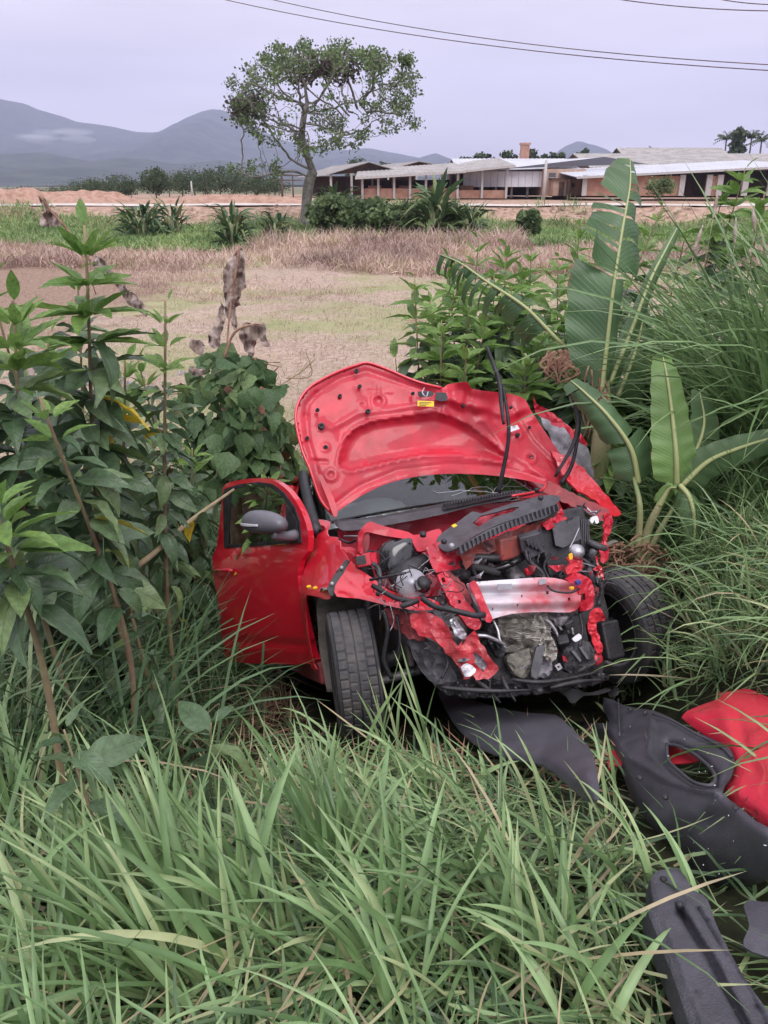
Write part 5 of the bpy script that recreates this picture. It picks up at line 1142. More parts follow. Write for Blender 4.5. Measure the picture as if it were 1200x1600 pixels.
door = dplate('open_door', [(348, 766, 0), (353, 756, 0), (375, 750, 0), (400, 747, 0), (418, 748, 0), (434, 754, 0), (452, 769, 0), (468, 793, 0), (478, 818, 0), (482, 840, 0), (480, 862, 0), (470, 876, 0), (465, 900, 0), (470, 935, 0), (478, 975, 0), (488, 1020, 0), (491, 1037, 0), (420, 1037, 0), (357, 1033, 0), (350, 1012, 0), (345, 985, 0), (341, 940, 0), (334, 905, 0), (332, 870, 0), (339, 852, 0)], 'door', car, .035, step=6, disp=ddisp, holes=[[(352, 768), (372, 757), (402, 754), (424, 757), (442, 770), (458, 793), (466, 815), (469, 848), (440, 851), (352, 855)]], smth=1)
fr = [(348, 772), (351, 764), (372, 757), (402, 753), (424, 756), (442, 769), (459, 792), (467, 814), (470, 848), (350, 856)]
fi = [(358, 766), (378, 761), (402, 758), (421, 761), (438, 773), (454, 795), (462, 814), (464, 844), (354, 851)]
dplate('window_frame', [(x, y, .008) for x, y in fr], 'black', door, .02, step=5, holes=[fi], smth=0).parent = door
dplate('window_glass', [(x, y, -.006) for x, y in fi], 'glass', door, .004, step=12, smth=0)
dplate('corner_trim', [(446, 785, .012), (462, 812, .012), (467, 847, .012), (447, 848, .012)], 'black', door, .02, step=6, smth=0)
o = MB().tube([DP(335, 892, .035), DP(342, 891, .055), DP(355, 891, .055), DP(364, 892, .035)], [.010, .013, .013, .010], 8, 4).build('handle', M['door'], door)
MB().lathe([(0, 0), (.002, .028), (-.006, .034)], DP(351, 887, .012), DN, 16).build('handle_recess', M['door'], door)
# mirror: rounded housing with a lamp strip and a foot
mc = DP(413, 819, .17); mir = MB(); ax1 = DP(450, 822, .10) - DP(370, 816, .22); ax1 /= np.linalg.norm(ax1); ax2 = np.array([0, 0, 1.]) ; ax2 -= ax1 * (ax2 @ ax1); ax2 /= np.linalg.norm(ax2); ax3 = np.cross(ax1, ax2)
V = []; F = []
for j in range(15):
    t = math.pi * j / 14
    for i in range(24):
        a = 2 * math.pi * i / 24; c, s = math.cos(t), math.sin(t) ** .75
        up = math.sin(a); up = up * (1.0 if up > 0 else .72)
        V.append(mc + ax1 * (-.142 * c) + ax2 * (.073 * s * up * (1 + .12 * c)) + ax3 * (.062 * s * math.cos(a)))
for j in range(14):
    for i in range(24): F.append((j*24+i, j*24+(i+1) % 24, (j+1)*24+(i+1) % 24, (j+1)*24+i))
mo = mir.add(V, F).build('mirror_housing', M['mirror'], door)
sc3 = 1 if (tocar(CAM) - mc) @ ax3 > 0 else -1
V = []; F = []
for j in range(13):
    t = math.pi * (.10 + .42 * j / 12); c, s2 = math.cos(t), math.sin(t) ** .75
    for i in range(5):
        u = -.02 - (.36 - .22 * j / 12) * i / 4; V.append(mc + ax1 * (-.146 * c) + ax2 * (.073 * s2 * u) + ax3 * (sc3 * .0655 * s2 * math.sqrt(1 - u * u)))
for j in range(12):
    for i in range(4): F.append((j*5+i, j*5+i+1, (j+1)*5+i+1, (j+1)*5+i))
o = MB().add(V, F).build('indicator_lamp', M['lamp'], mo); s_ = o.modifiers.new('s', 'SOLIDIFY'); s_.thickness = .004; s_.offset = 0
MB().tube([DP(425, 835, .16), DP(445, 838, .08), DP(462, 836, .01)], [.028, .024, .032], 8, 4).build('mirror_foot', M['mirror'], door)
# --- wheels
def wheel(c, axis, name='wheel'):
    axis = np.array(axis, float); axis /= np.linalg.norm(axis); w = .098
    R0, n = .292, 220; prof = [(-w*.86, .195), (-w, .225), (-w*1.04, .255), (-w*.98, .282), (-w*.86, .294)]
    lands = [(-.080, -.046), (-.038, -.004), (.004, .038), (.046, .080)]
    a = np.cross(axis, [0, 0, 1.]); a /= np.linalg.norm(a); b = np.cross(axis, a)
    P = list(prof); tag_ = ['s'] * 5
    for l0, l1 in lands: P += [(l0, R0 - .009), (l0, R0), ((l0+l1)/2, R0 + .001), (l1, R0), (l1, R0 - .010)]; tag_ += ['g', 'l', 'l', 'l', 'g']
    P += [(-x, r) for x, r in prof[::-1]]; tag_ += ['s'] * 5; m_ = len(P); V = []; F = []
    for k in range(n):
        t = 2*math.pi*k/n; d = math.cos(t)*a + math.sin(t)*b
        for i, (x, r) in enumerate(P):
            cut = (k % 5 == 0) and tag_[i] == 'l' and abs(x) > .043
            cut2 = (k % 5 == 2) and tag_[i] == 'l' and abs(x) <= .043 and (abs(x) > .02)
            V.append(np.array(c) + axis * x + d * (r - (.006 if cut else .004 if cut2 else 0)))
    for k in range(n):
        for i in range(m_ - 1): F.append((k*m_+i, ((k+1) % n)*m_+i, ((k+1) % n)*m_+i+1, k*m_+i+1))
    wh = MB().add(V, F, False).build(name, M['rubber'], car)
    MB().lathe([(-.085, .198), (-.08, .185), (-.02, .175), (.06, .175), (.085, .198), (.088, .202), (.06, .170), (-.03, .168), (-.088, .202), (-.085, .198)], c, axis, 32).build('rim', M['silver'], wh)
    m2 = MB()
    sg = 1 if axis[1] * c[1] > 0 else -1
    for k in range(7):
        t = 2*math.pi*k/7; d = math.cos(t)*a + math.sin(t)*b; m2.tube([np.array(c) + axis*sg*.05 + d*.03, np.array(c) + axis*sg*.06 + d*.11, np.array(c) + axis*sg*.045 + d*.185], [.022, .016, .018], 6, 3)
    m2.lathe([(.07*sg, 0), (.07*sg, .035), (.03*sg, .05)], c, axis, 16); m2.build('spokes', M['silver'], wh)
    MB().lathe([(-.012, 0), (-.012, .125), (.012, .125), (.012, 0)], np.array(c) - axis*sg*.02, axis, 28).build('brake_disc', M['alud'], wh)
    MB().lathe([(0, .03), (.0, .188), (-.006, .192)], np.array(c) - axis*sg*.075, axis, 28).build('dark_inner_disc', M['black'], wh)  # black disc added so the inside of the wheel looks dark
    return wh
wheel((.0, -.70, .265), (.13, 1, -.03)); wheel((-.02, .72, .25), (-.20, 1, .10)); wheel((-2.47, -.71, .30), (0, 1, 0)); wheel((-2.47, .71, .30), (0, 1, 0))
MB().tube([(-2.47, -.6, .30), (-2.47, .6, .30)], .035, 8, 1).build('rear_axle', M['tan'], car)
for sgn in (-1, 1):
    MB().tube([(.0, sgn*.60, .34), (-.05, sgn*.57, .6), (-.1, sgn*.54, .82)], [.035, .03, .05], 10, 4).build('suspension_strut', M['black'], car)
    MB().tube([(.0, sgn*.62, .20), (.02, sgn*.45, .22), (0, sgn*.3, .24)], [.02, .024, .03], 8, 4).build('control_arm', M['alud'], car)
MB().tube([(.02, -.60, .28), (.02, -.35, .34)], [.045, .03], 10, 1).build('driveshaft', M['black'], car)
# --- engine bay
MB().box((.02, .08, .52), (.42, .52, .42), np.array(Matrix.Rotation(.1, 3, 'Z'))).build('engine_block', M['tan'], car, .03)
MB().box((.0, -.30, .45), (.34, .30, .30)).build('gearbox', M['alud'], car, .05)
for k, (px, py, x, r_, L) in enumerate(((760, 880, .25, .03, .10), (800, 895, .25, .035, .12), (840, 900, .22, .03, .10), (720, 895, .25, .028, .08), (705, 915, .3, .02, .06), (870, 900, .2, .03, .1))):
    p = C(px, py, x); a = rng.normal(0, 1, 3); a /= np.linalg.norm(a); MB().tube([p - a*L*.5, p, p + a*L*.5], [r_, r_*1.15, r_], 10, 3).build('engine_casting', M['alud' if k % 2 else 'black'], car)
# aprons and bent front members
cplate('right_apron', [(548, 876, .06), (560, 888, .10), (585, 905, .16), (608, 922, .24), (635, 930, .34), (672, 935, .42), (690, 946, .46), (672, 953, .48), (640, 953, .46), (600, 945, .34), (560, 935, .20), (526, 932, .12), (524, 915, .08), (536, 897, .06)], 'red', step=4.5, crumple=.008, cfreq=.035, seed=11, disp=lambda x, y: .012 * math.exp(-(segd(x, y, [(540, 900), (564, 920)]) / 3) ** 2) + .012 * math.exp(-(segd(x, y, [(530, 920), (600, 938), (660, 945)]) / 4) ** 2))
cplate('upper_tie_bar', [(560, 838, .12), (563, 828, .14), (577, 815, .14), (590, 819, .15), (615, 826, .18), (638, 831, .20), (646, 836, .22), (662, 833, .24), (686, 826, .24), (690, 836, .26), (686, 852, .30), (664, 860, .28), (652, 861, .26), (645, 848, .24), (632, 842, .22), (600, 837, .18), (578, 832, .16), (570, 833, .15), (566, 846, .16), (567, 864, .16), (560, 862, .15)], 'redin', (-.035, 0, -.005), step=3.6, crumple=.006, cfreq=.06, seed=12)
cplate('tie_bar_end', [(562, 832, .12), (576, 831, .14), (577, 850, .14), (573, 862, .13), (563, 864, .12)], 'reddull', (-.03, 0, 0), step=4, crumple=.006)
cplate('bent_headlamp_panel', [(666, 855, .32), (690, 848, .34), (712, 856, .36), (722, 866, .36), (722, 884, .34), (712, 890, .36), (690, 893, .40), (682, 894, .40), (674, 885, .38), (670, 868, .34)], 'redin', (-.006, 0, 0), step=3.6, crumple=.014, cfreq=.05, seed=13)
cplate('headlamp_shelf', [(532, 855, .02), (548, 855, .04), (566, 864, .10), (600, 862, .12), (606, 868, .14), (590, 880, .16), (578, 872, .14), (556, 868, .08), (540, 862, .04)], 'redin', step=4, crumple=.01, cfreq=.06, seed=14)
b_ = MB().box(C(566, 876, .10), (.09, .07, .06)).build('box_bracket', M['redin'], car, .006); MB().box(C(564, 875, .148), (.01, .045, .038)).build('opening', M['black'], b_)  # solid black block stands in for the dark inside of the bracket
cplate('inner_strut_panel', [(578, 868, .0), (600, 872, .0), (640, 880, .05), (680, 900, .1), (690, 930, .2), (640, 930, .2), (605, 918, .1), (585, 900, .05)], 'redin', step=6, crumple=.012, seed=15)
cplate('left_apron', [(880, 870, .0), (905, 862, .02), (935, 880, .04), (940, 930, .08), (915, 950, .1), (885, 930, .08)], 'reddull', step=6, crumple=.03, seed=16)
# vertical rail, picture centre
cplate('front_rail', [(683, 898, .42), (697, 893, .42), (712, 915, .46), (726, 935, .50), (740, 955, .54), (752, 975, .57), (742, 985, .58), (728, 975, .56), (712, 955, .52), (700, 935, .48), (690, 915, .45)], 'redin', (-.03, 0, 0), step=3.6, crumple=.010, cfreq=.05, seed=17, holes=[[(689, 903), (694, 902), (697, 909), (692, 911)], [(714, 938), (719, 937), (721, 942), (716, 944)], [(724, 929), (729, 928), (731, 933), (726, 935)]])
cplate('front_rail_side', [(697, 893, .40), (712, 900, .40), (735, 925, .44), (735, 955, .50), (745, 965, .52), (735, 960, .52), (716, 932, .47), (704, 912, .44)], 'reddull', (-.01, 0, 0), step=4, crumple=.01, seed=18)
cplate('dangling_front_panel', [(640, 962, .46), (660, 955, .48), (690, 968, .52), (706, 990, .56), (722, 1002, .58), (718, 1012, .60), (740, 985, .62), (752, 1005, .63), (768, 1030, .64), (779, 1046, .64), (768, 1058, .64), (745, 1063, .63), (738, 1056, .62), (724, 1060, .60), (716, 1040, .58), (700, 1024, .56), (684, 1004, .52), (668, 996, .50), (655, 992, .48), (644, 978, .46)], 'redsatin', (-.006, 0, 0), step=4, crumple=.016, cfreq=.04, seed=19, holes=[[(706, 985), (715, 992), (721, 1003), (716, 1010), (708, 1000)], [(740, 1018), (752, 1026), (762, 1040), (755, 1050), (742, 1036)]])
cplate('torn_bracket', [(738, 1016, .60), (756, 1022, .60), (768, 1038, .61), (762, 1056, .61), (748, 1058, .60), (735, 1034, .60)], 'greypaint', (-.004, 0, 0), step=4, crumple=.02, cfreq=.07, seed=20)
cplate('bare_metal_tab', [(720, 1042, .645), (730, 1036, .645), (744, 1046, .65), (736, 1056, .65), (726, 1057, .645)], 'alu', (-.003, 0, 0), step=3, crumple=.008, seed=21)
cplate('folded_grey_tab', [(702, 970, .60), (710, 966, .60), (725, 984, .60), (728, 996, .60), (722, 1000, .61), (712, 992, .60)], 'alu', (-.003, 0, 0), step=3, crumple=.02, cfreq=.06, seed=22)
cplate('dark_apron_flap', [(600, 950, .30), (640, 958, .40), (660, 985, .42), (665, 1000, .42), (640, 998, .40), (625, 985, .34), (606, 975, .30)], 'reddull', (-.004, 0, 0), step=5, crumple=.015, seed=23)
ctube('bracket_rod', [(746, 993, .62), (760, 994, .63), (775, 1000, .62), (790, 1008, .60)], [.008, .007, .007, .006], 'alu')
# crash beam
bm_ = cplate('crash_beam', [(735, 912, .56), (745, 909, .57), (800, 905, .59), (850, 902, .60), (880, 906, .60), (903, 916, .58), (907, 930, .57), (905, 948, .57), (890, 957, .58), (850, 956, .60), (800, 959, .60), (770, 967, .59), (760, 969, .58), (752, 950, .57), (742, 930, .56)], 'beammix', (-.05, 0, 0), step=3.6, crumple=.004, cfreq=.03, seed=24,
       disp=lambda x, y: .014 * math.sin((y - 905 + (x - 820) * .03) * .22) - .010 * math.exp(-((y - 925 + (x-820)*.02) / 3) ** 2), holes=[[(853, 924), (857, 923), (858, 928), (854, 929)], [(887, 934), (891, 933), (892, 938), (888, 939)], [(814, 930), (816, 929), (817, 933), (815, 934)], [(807, 944), (809, 943), (810, 947), (808, 948)], [(768, 950), (770, 949), (771, 953), (769, 954)]])
cplate('beam_flange', [(733, 912, .58), (742, 907, .59), (752, 925, .61), (762, 950, .62), (770, 968, .62), (760, 972, .62), (748, 945, .61), (740, 928, .60)], 'redin', (-.006, 0, 0), bm_, step=3.5, crumple=.008, seed=25)
for q in ((777, 913, 800, 922), (842, 905, 853, 914)): cplate('bare_patch', [(q[0], q[1], .625), (q[2], q[1]-1, .625), (q[2], q[3]-2, .622), (q[0]+1, q[3], .62)], 'silver', (-.002, 0, 0), bm_, step=5, smth=0)
# left knuckle cluster in red
cplate('left_rail_end', [(884, 905, .50), (893, 893, .50), (906, 896, .52), (920, 903, .52), (928, 915, .52), (929, 935, .54), (924, 950, .54), (908, 955, .55), (903, 940, .56), (904, 920, .56)], 'redin', (-.02, 0, 0), step=3.5, crumple=.02, cfreq=.06, seed=26, holes=[[(908, 928), (914, 927), (915, 937), (909, 938)]])
cplate('left_bracket', [(886, 873, .48), (894, 862, .48), (906, 866, .49), (912, 878, .50), (909, 890, .50), (900, 893, .50), (888, 897, .50), (884, 888, .49), (890, 880, .49)], 'redsatin', (-.01, 0, 0), step=3.5, crumple=.015, cfreq=.08, seed=27)
cplate('lower_red_strip', [(858, 885, .44), (880, 882, .46), (900, 886, .46), (912, 884, .46), (908, 893, .47), (885, 894, .46), (868, 893, .45)], 'redin', (-.01, 0, 0), step=3.5, crumple=.01, seed=28)
cplate('torn_left_strip', [(918, 965, .56), (925, 952, .56), (934, 950, .55), (946, 960, .54), (945, 972, .54), (936, 968, .55), (932, 978, .56), (938, 1000, .57), (942, 1018, .58), (934, 1022, .58), (926, 1002, .58), (920, 985, .57)], 'redsatin', (-.004, 0, 0), step=3.5, crumple=.02, cfreq=.09, seed=29)
# slam panel cover, ribbed
sl = cplate('lock_carrier_cover', [(683, 848, .32), (685, 838, .30), (700, 826, .26), (720, 812, .22), (738, 799, .20), (752, 802, .22), (770, 796, .22), (800, 786, .22), (815, 783, .22), (835, 777, .20), (862, 773, .20), (876, 778, .22), (868, 788, .27), (850, 798, .32), (800, 812, .38), (760, 828, .42), (735, 842, .44), (715, 856, .44), (700, 862, .42), (688, 856, .36)], 'darkgrey', (-.012, 0, -.004), step=3.8, crumple=.006, cfreq=.04, seed=30, holes=[[(738, 817), (752, 806), (776, 800), (800, 793), (812, 792), (800, 800), (772, 808), (757, 817), (748, 823)]],
       disp=lambda x, y: .012 * math.exp(-(segd(x, y, [(755, 830), (790, 806), (800, 808)]) / 5) ** 2))
cplate('lower_rib', [(714, 857, .45), (735, 843, .45), (762, 828, .44), (800, 813, .42), (850, 800, .36), (872, 788, .30), (872, 797, .31), (850, 810, .38), (800, 824, .44), (765, 839, .46), (737, 855, .47), (718, 868, .47)], 'darkgrey', (-.006, 0, 0), sl, step=5, smth=0)
for k in range(24):
    t = k / 23; x = 718 + t * 152; y = 860 - t * 67 - 8 * math.sin(math.pi * t) * .6; MB().box(C(x, y, .47 - .13 * t * t), (.03, .006, .030)).build('rib', M['darkgrey'], sl)
for q in ((706, 852, .455, 'silver'), (845, 777, .26, 'black'), (694, 845, .40, 'black')): MB().lathe([(.008, 0), (.008, .007), (0, .013), (-.01, .013)], C(*q[:3]), (.8, 0, .6), 12).build('bolt', M[q[3]], sl)
cplate('square_sticker', [(705, 821, .345), (711, 818, .345), (715, 821, .345), (709, 824.5, .345)], 'yellow', (-.001, 0, 0), sl, step=4, smth=0)
MB().tube([C(661, 838, .30), C(661, 832, .31)], [.014, .016], 10, 1).build('rubber_buffer', M['black'], car)
MB().tube([C(839, 769, .15), C(839, 763, .15)], [.010, .014], 10, 1).build('rubber_buffer', M['black'], car)
cplate('crushed_carrier_red', [(738, 816, .18), (760, 803, .18), (800, 790, .18), (815, 790, .18), (800, 802, .2), (760, 818, .2)], 'redin', step=4, crumple=.015, seed=31)
ctube('red_seam', [(800, 775, .1), (830, 770, .05), (848, 765, 0), (854, 755, -.05)], .006, 'red')
# crushed panel below the cover
cplate('crushed_carrier_face', [(718, 866, .40), (740, 854, .40), (790, 832, .38), (850, 812, .32), (874, 798, .28), (884, 812, .26), (868, 820, .28), (846, 826, .30), (830, 842, .32), (800, 850, .36), (770, 862, .38), (740, 878, .40), (728, 890, .42)], 'burnt', (-.01, 0, 0), step=4, crumple=.022, cfreq=.045, seed=32)
cplate('crushed_red_corner', [(846, 818, .33), (868, 806, .31), (876, 795, .30), (886, 812, .30), (872, 820, .32), (856, 828, .34)], 'redin', (-.005, 0, 0), step=3.5, crumple=.02, cfreq=.07, seed=33)
b = cbox('relay_box', 790, 856, .36, (.07, .12, .10), 'burnt', (0, .2, .35), .01); cbox('connector_box', 828, 845, .40, (.06, .10, .07), 'darkgrey', (.2, .3, -.3), .006)
cb = cbox('connector_block', 832, 855, .40, (.05, .075, .08), 'darkgrey', (.3, .1, -.2), .005)
for k in range(4): cbox('terminal', 824 + 6 * k, 848 + 3 * k, .44, (.02, .014, .03), 'black', (.3, .1, 0), .003, cb)
# dark box with panel (fan shroud / battery) on the picture right
sh = cbox('fan_shroud', 876, 848, .24, (.12, .27, .30), 'black', (.05, 0, .08), .012)
cplate('shroud_panel', [(862, 818, .325), (905, 806, .325), (908, 842, .33), (880, 856, .335), (868, 852, .335)], 'darkgrey', (-.008, 0, 0), sh, step=6, smth=0)
for k in range(5): cplate('shroud_fin', [(908 + k * 2.8, 812, .30), (909.4 + k * 2.8, 811, .30), (910.4 + k * 2.8, 862, .31), (909 + k * 2.8, 863, .31)], 'darkgrey', (-.02, 0, 0), sh, step=9, smth=0)
ctube('cable_strip', [(905, 825, .35), (896, 845, .36), (890, 856, .37)], .003, 'silver', sh, 5)
# metal bits at top right
for k in range(14):
    q = C(rng.uniform(872, 925), rng.uniform(790, 815), .22 + rng.normal(0, .02)); a = rng.normal(0, .02, 3); MB().tube([q - a, q + rng.normal(0, .004, 3), q + a], [.006, .005, .004], 6, 3).build('broken_fitting', M[random.choice(['alu', 'black', 'silver', 'darkgrey'])], car)
cplate('white_bracket', [(925, 808, .30), (933, 806, .30), (936, 816, .30), (931, 818, .30), (929, 812, .30), (926, 818, .30), (922, 814, .30)], 'white', (-.012, 0, 0), step=2.5)
MB().lathe([(-.012, 0), (-.012, .045), (-.008, .05), (.008, .05), (.012, .045), (.012, 0)], C(933, 852, .34), (.35, .4, .8), 24).build('pulley', M['darkgrey'], car); MB().lathe([(-.03, 0), (-.03, .018), (.01, .018)], C(927, 862, .35), (.35, .4, .8), 16).build('pulley_hub', M['alu'], car)
MB().lathe([(-.02, .0), (-.02, .03), (0, .036), (.02, .03), (.03, .012), (.03, 0)], C(901, 862, .50), (.7, 0, .7), 18).build('steel_mount', M['alu'], car)
# black humped air box, round servo
V = []; F = []
for j in range(9):
    for i in range(20):
        a = 2*math.pi*i/20; rr_ = (1, 1.0, .97, .92, .80, .74, .62, .3, 0)[j]; hgt = (-.06, -.03, 0, .02, .025, .05, .06, .062, .062)[j]; sq = (abs(math.cos(a))**4 + abs(math.sin(a))**4) ** -.25
        V.append(C(624, 868, .18) + np.array([hgt, 0, 0]) + np.array([.0, .105 * rr_ * sq * math.cos(a) * (1 - .2 * math.sin(a)), .085 * rr_ * sq * math.sin(a) + .02 * math.cos(a)]))
for j in range(8):
    for i in range(20): F.append((j*20+i, j*20+(i+1) % 20, (j+1)*20+(i+1) % 20, (j+1)*20+i))
MB().add(V, F).build('air_box', M['blackgloss'], car)
MB().tube([C(612, 905, .2), C(640, 892, .24), C(668, 878, .22)], [.05, .055, .045], 14, 4).build('intake_hose', M['black'], car)
sv = MB().lathe([(-.06, .068), (-.01, .07), (.004, .066), (.008, .05), (.016, .047), (.014, .02), (.022, .018), (.022, 0)], C(643, 911, .36), (.9, -.2, .35), 32).build('silver_servo', M['silver'], car)
MB().lathe([(-.006, 0), (-.006, .035), (.03, .030), (.04, .012), (.04, 0)], C(660, 915, .42), (.8, .1, .5), 16).build('servo_motor', M['black'], sv)
cplate('servo_bracket', [(648, 907, .44), (665, 905, .44), (660, 918, .45), (652, 922, .45)], 'darkgrey', (-.006, 0, 0), sv, step=4)
# hoses and wiring looms
for pts, r, mt in (([(578, 906, .36), (600, 902, .42), (620, 898, .46), (634, 895, .46)], .006, 'black'), ([(582, 880, .3), (592, 890, .3), (594, 915, .34), (590, 930, .36)], .010, 'darkgrey'), ([(582, 915, .38), (600, 925, .42), (620, 935, .46), (645, 940, .50)], .011, 'black'), ([(628, 947, .54), (640, 943, .55), (653, 938, .54)], .012, 'black'),
                   ([(660, 935, .52), (680, 948, .58), (700, 952, .62), (725, 958, .64), (745, 962, .64), (756, 960, .62)], .0125, 'black'), ([(697, 905, .34), (700, 930, .40), (690, 945, .46)], .012, 'black'), ([(826, 862, .42), (832, 885, .46), (850, 905, .56), (862, 922, .64), (890, 926, .66), (905, 920, .64)], .0045, 'black'), ([(820, 855, .40), (826, 875, .42), (845, 893, .46), (850, 903, .5)], .011, 'black'),
                   ([(735, 870, .36), (770, 872, .38), (800, 870, .36), (830, 868, .34)], .018, 'black'), ([(745, 895, .30), (790, 885, .36), (815, 872, .36)], .016, 'blackgloss'), ([(715, 880, .34), (740, 885, .34), (780, 895, .34)], .02, 'tan'), ([(630, 915, .44), (626, 900, .42), (640, 893, .42)], .003, 'black'), ([(905, 872, .46), (918, 880, .48), (925, 900, .5), (935, 915, .46)], .009, 'black'),
                   ([(918, 880, .44), (922, 895, .50), (926, 910, .48)], .014, 'darkgrey'), ([(870, 905, .30), (880, 890, .34), (890, 885, .36)], .012, 'tan'), ([(938, 905, .30), (940, 925, .36), (935, 945, .44)], .012, 'black'), ([(530, 842, -.10), (545, 848, .0), (560, 842, .08)], .006, 'black'), ([(538, 838, .0), (560, 838, .10), (568, 838, .12)], .005, 'alud')):
    ctube('hose', pts, r, mt)
for k in range(80):
    a = np.array([rng.uniform(870, 945) if k % 2 else rng.uniform(590, 700), rng.uniform(880, 960)]); x = rng.uniform(.35, .52); pl = [(a[0], a[1], x)]
    for j in range(3): a = a + rng.normal(0, 9, 2); pl.append((a[0], a[1], x + rng.normal(0, .015)))
    ctube('wire', pl, .0022, random.choice(['black', 'darkgrey', 'black', 'alud']), None, 4, 4)
cbox('blue_connector', 903, 910, .64, (.02, .022, .02), 'blue', (.3, .2, 0), .003); cbox('yellow_connector', 893, 919, .645, (.015, .018, .012), 'orangeclip', (0, .2, .2), .003); cbox('red_cap', 826, 893, .45, (.03, .035, .03), 'redin', (0, .3, 0), .008)
cplate('orange_wire_tag', [(889, 866, .53), (894, 864, .53), (895, 873, .53), (890, 874, .53)], 'orangeclip', (-.006, 0, 0), step=3)
# condenser: crumpled stacked tubes and fins
def condenser():
    V = []; F = []; rows, cols = 30, 26
    for j in range(rows * 2 + 1):
        t = j / (rows * 2)
        for i in range(cols + 1):
            u = i / cols; px = 772 + u * (78 - 12 * t) + 6 * t + 6 * math.sin(t * 5) * u + 12 * max(0, u - .6) * t * 3; py = 966 + t * (46 + 20 * u * u) - 7 * u + 2.2 * noise.noise(Vector((u * 7, t * 9, 1))) * (1 + u)
            x = .50 + .035 * noise.noise(Vector((u * 4, t * 4, 7))) + (.010 if j % 2 else -.004) + .03 * math.sin(t * 3)
            V.append(C(px, py, x))
    for j in range(rows * 2):
        for i in range(cols): a = j*(cols+1)+i; F.append((a, a+1, a+cols+2, a+cols+1))
    m = MB().add(V, F, False); o = m.build('condenser', M['fin'], car); s = o.modifiers.new('s', 'SOLIDIFY'); s.thickness = .02; s.offset = -1
    return o
condenser()
cplate('condenser_crush', [(830, 958, .52), (842, 956, .54), (850, 975, .56), (862, 995, .56), (870, 1015, .56), (868, 1030, .56), (856, 1032, .55), (845, 1015, .54), (835, 990, .53)], 'fin', (-.01, 0, 0), step=2.6, crumple=.035, cfreq=.13, seed=41, smooth=False)
cplate('radiator_tank', [(792, 1026, .52), (812, 1018, .54), (826, 1014, .54), (830, 1040, .54), (824, 1056, .53), (808, 1058, .53), (798, 1046, .52)], 'dirt_metal', (-.03, 0, 0), step=4, crumple=.012, cfreq=.06, seed=42)
cplate('lower_duct', [(838, 1012, .58), (850, 1008, .58), (848, 1030, .60), (842, 1052, .60), (834, 1062, .60), (830, 1048, .59)], 'darkgrey', (-.014, 0, 0), step=4)
cplate('tank_side', [(826, 1014, .50), (840, 1010, .50), (862, 1034, .50), (858, 1056, .50), (835, 1062, .5), (828, 1045, .5)], 'greypaint', (-.02, 0, 0), step=5, crumple=.02, seed=43)
cplate('black_latch', [(756, 968, .52), (770, 966, .52), (778, 985, .54), (782, 1005, .55), (790, 1020, .56), (780, 1030, .56), (768, 1012, .54), (760, 990, .52)], 'black', (-.03, 0, 0), step=4, crumple=.03, cfreq=.09, seed=44)
ctube('broken_rod', [(770, 968, .56), (778, 985, .58), (781, 1000, .59), (790, 1012, .60)], .006, 'alu')
cplate('lower_black_panel', [(745, 985, .42), (775, 975, .42), (800, 1020, .44), (800, 1060, .46), (770, 1060, .46), (755, 1025, .44)], 'tan', (-.02, 0, 0), step=8, crumple=.02)
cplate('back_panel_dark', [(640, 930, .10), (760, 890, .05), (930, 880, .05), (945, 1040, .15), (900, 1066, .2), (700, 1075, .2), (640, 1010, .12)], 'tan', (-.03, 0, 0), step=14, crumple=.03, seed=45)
for k, (px, py, s) in enumerate(((855, 975, .05), (868, 985, .045), (850, 990, .04), (880, 1005, .05), (876, 970, .04), (888, 975, .035))):
    cbox('broken_housing', px, py, .50 + .01 * k, (s, s * 1.4, s), 'black' if k % 2 else 'alud', tuple(rng.normal(0, .5, 3)), .008)
for pts in ([(845, 965, .52), (858, 972, .55), (868, 985, .56), (872, 995, .56)], [(850, 962, .50), (866, 968, .54), (878, 985, .55)], [(880, 958, .48), (890, 972, .50), (896, 992, .52)], [(872, 960, .48), (882, 975, .50), (888, 990, .52)]): ctube('alloy_pipe', pts, [.010, .008, .006, .004][0:len(pts)], 'alud')
fg = cplate('broken_lamp_housing', [(878, 1020, .56), (892, 1005, .55), (912, 1000, .56), (928, 1012, .57), (936, 1030, .58), (922, 1042, .60), (900, 1052, .60), (884, 1048, .58)], 'black', (-.05, 0, 0), step=4, crumple=.018, cfreq=.05, seed=46)
for q in ((893, 1018, 906, 1034), (905, 1012, 917, 1030)): cplate('rib', [(q[0], q[1], .60), (q[0] + 3, q[1] - 2, .60), (q[2] + 3, q[3] - 2, .62), (q[2], q[3], .62)], 'darkgrey', (-.02, 0, 0), fg, step=5, smth=0)
cplate('white_tab', [(894, 998, .60), (905, 990, .60), (909, 997, .60), (899, 1003, .60)], 'white', (-.006, 0, 0), step=3)
cplate('square_nut', [(867, 1040, .60), (875, 1036, .60), (879, 1044, .60), (872, 1048, .60)], 'alu', (-.01, 0, 0), step=3, smth=0, holes=[[(870, 1041), (874, 1040), (875, 1043), (872, 1044)]])
MB().lathe([(0, 0), (.0, .022), (-.02, .028)], C(936, 1028, .58), (1, .3, .2), 14).build('red_hub', M['redsatin'], car)
cbox('charcoal_canister', 945, 1000, .40, (.12, .10, .17), 'black', (0, 0, .2), .01)
cplate('arch_splash_guard', [(636, 1000, .34), (650, 995, .36), (672, 1000, .40), (690, 1015, .44), (706, 1040, .46), (716, 1070, .48), (700, 1078, .48), (680, 1070, .44), (660, 1050, .40), (645, 1025, .36)], 'darkgrey', (-.005, 0, 0), step=5, crumple=.02, cfreq=.03, seed=47)
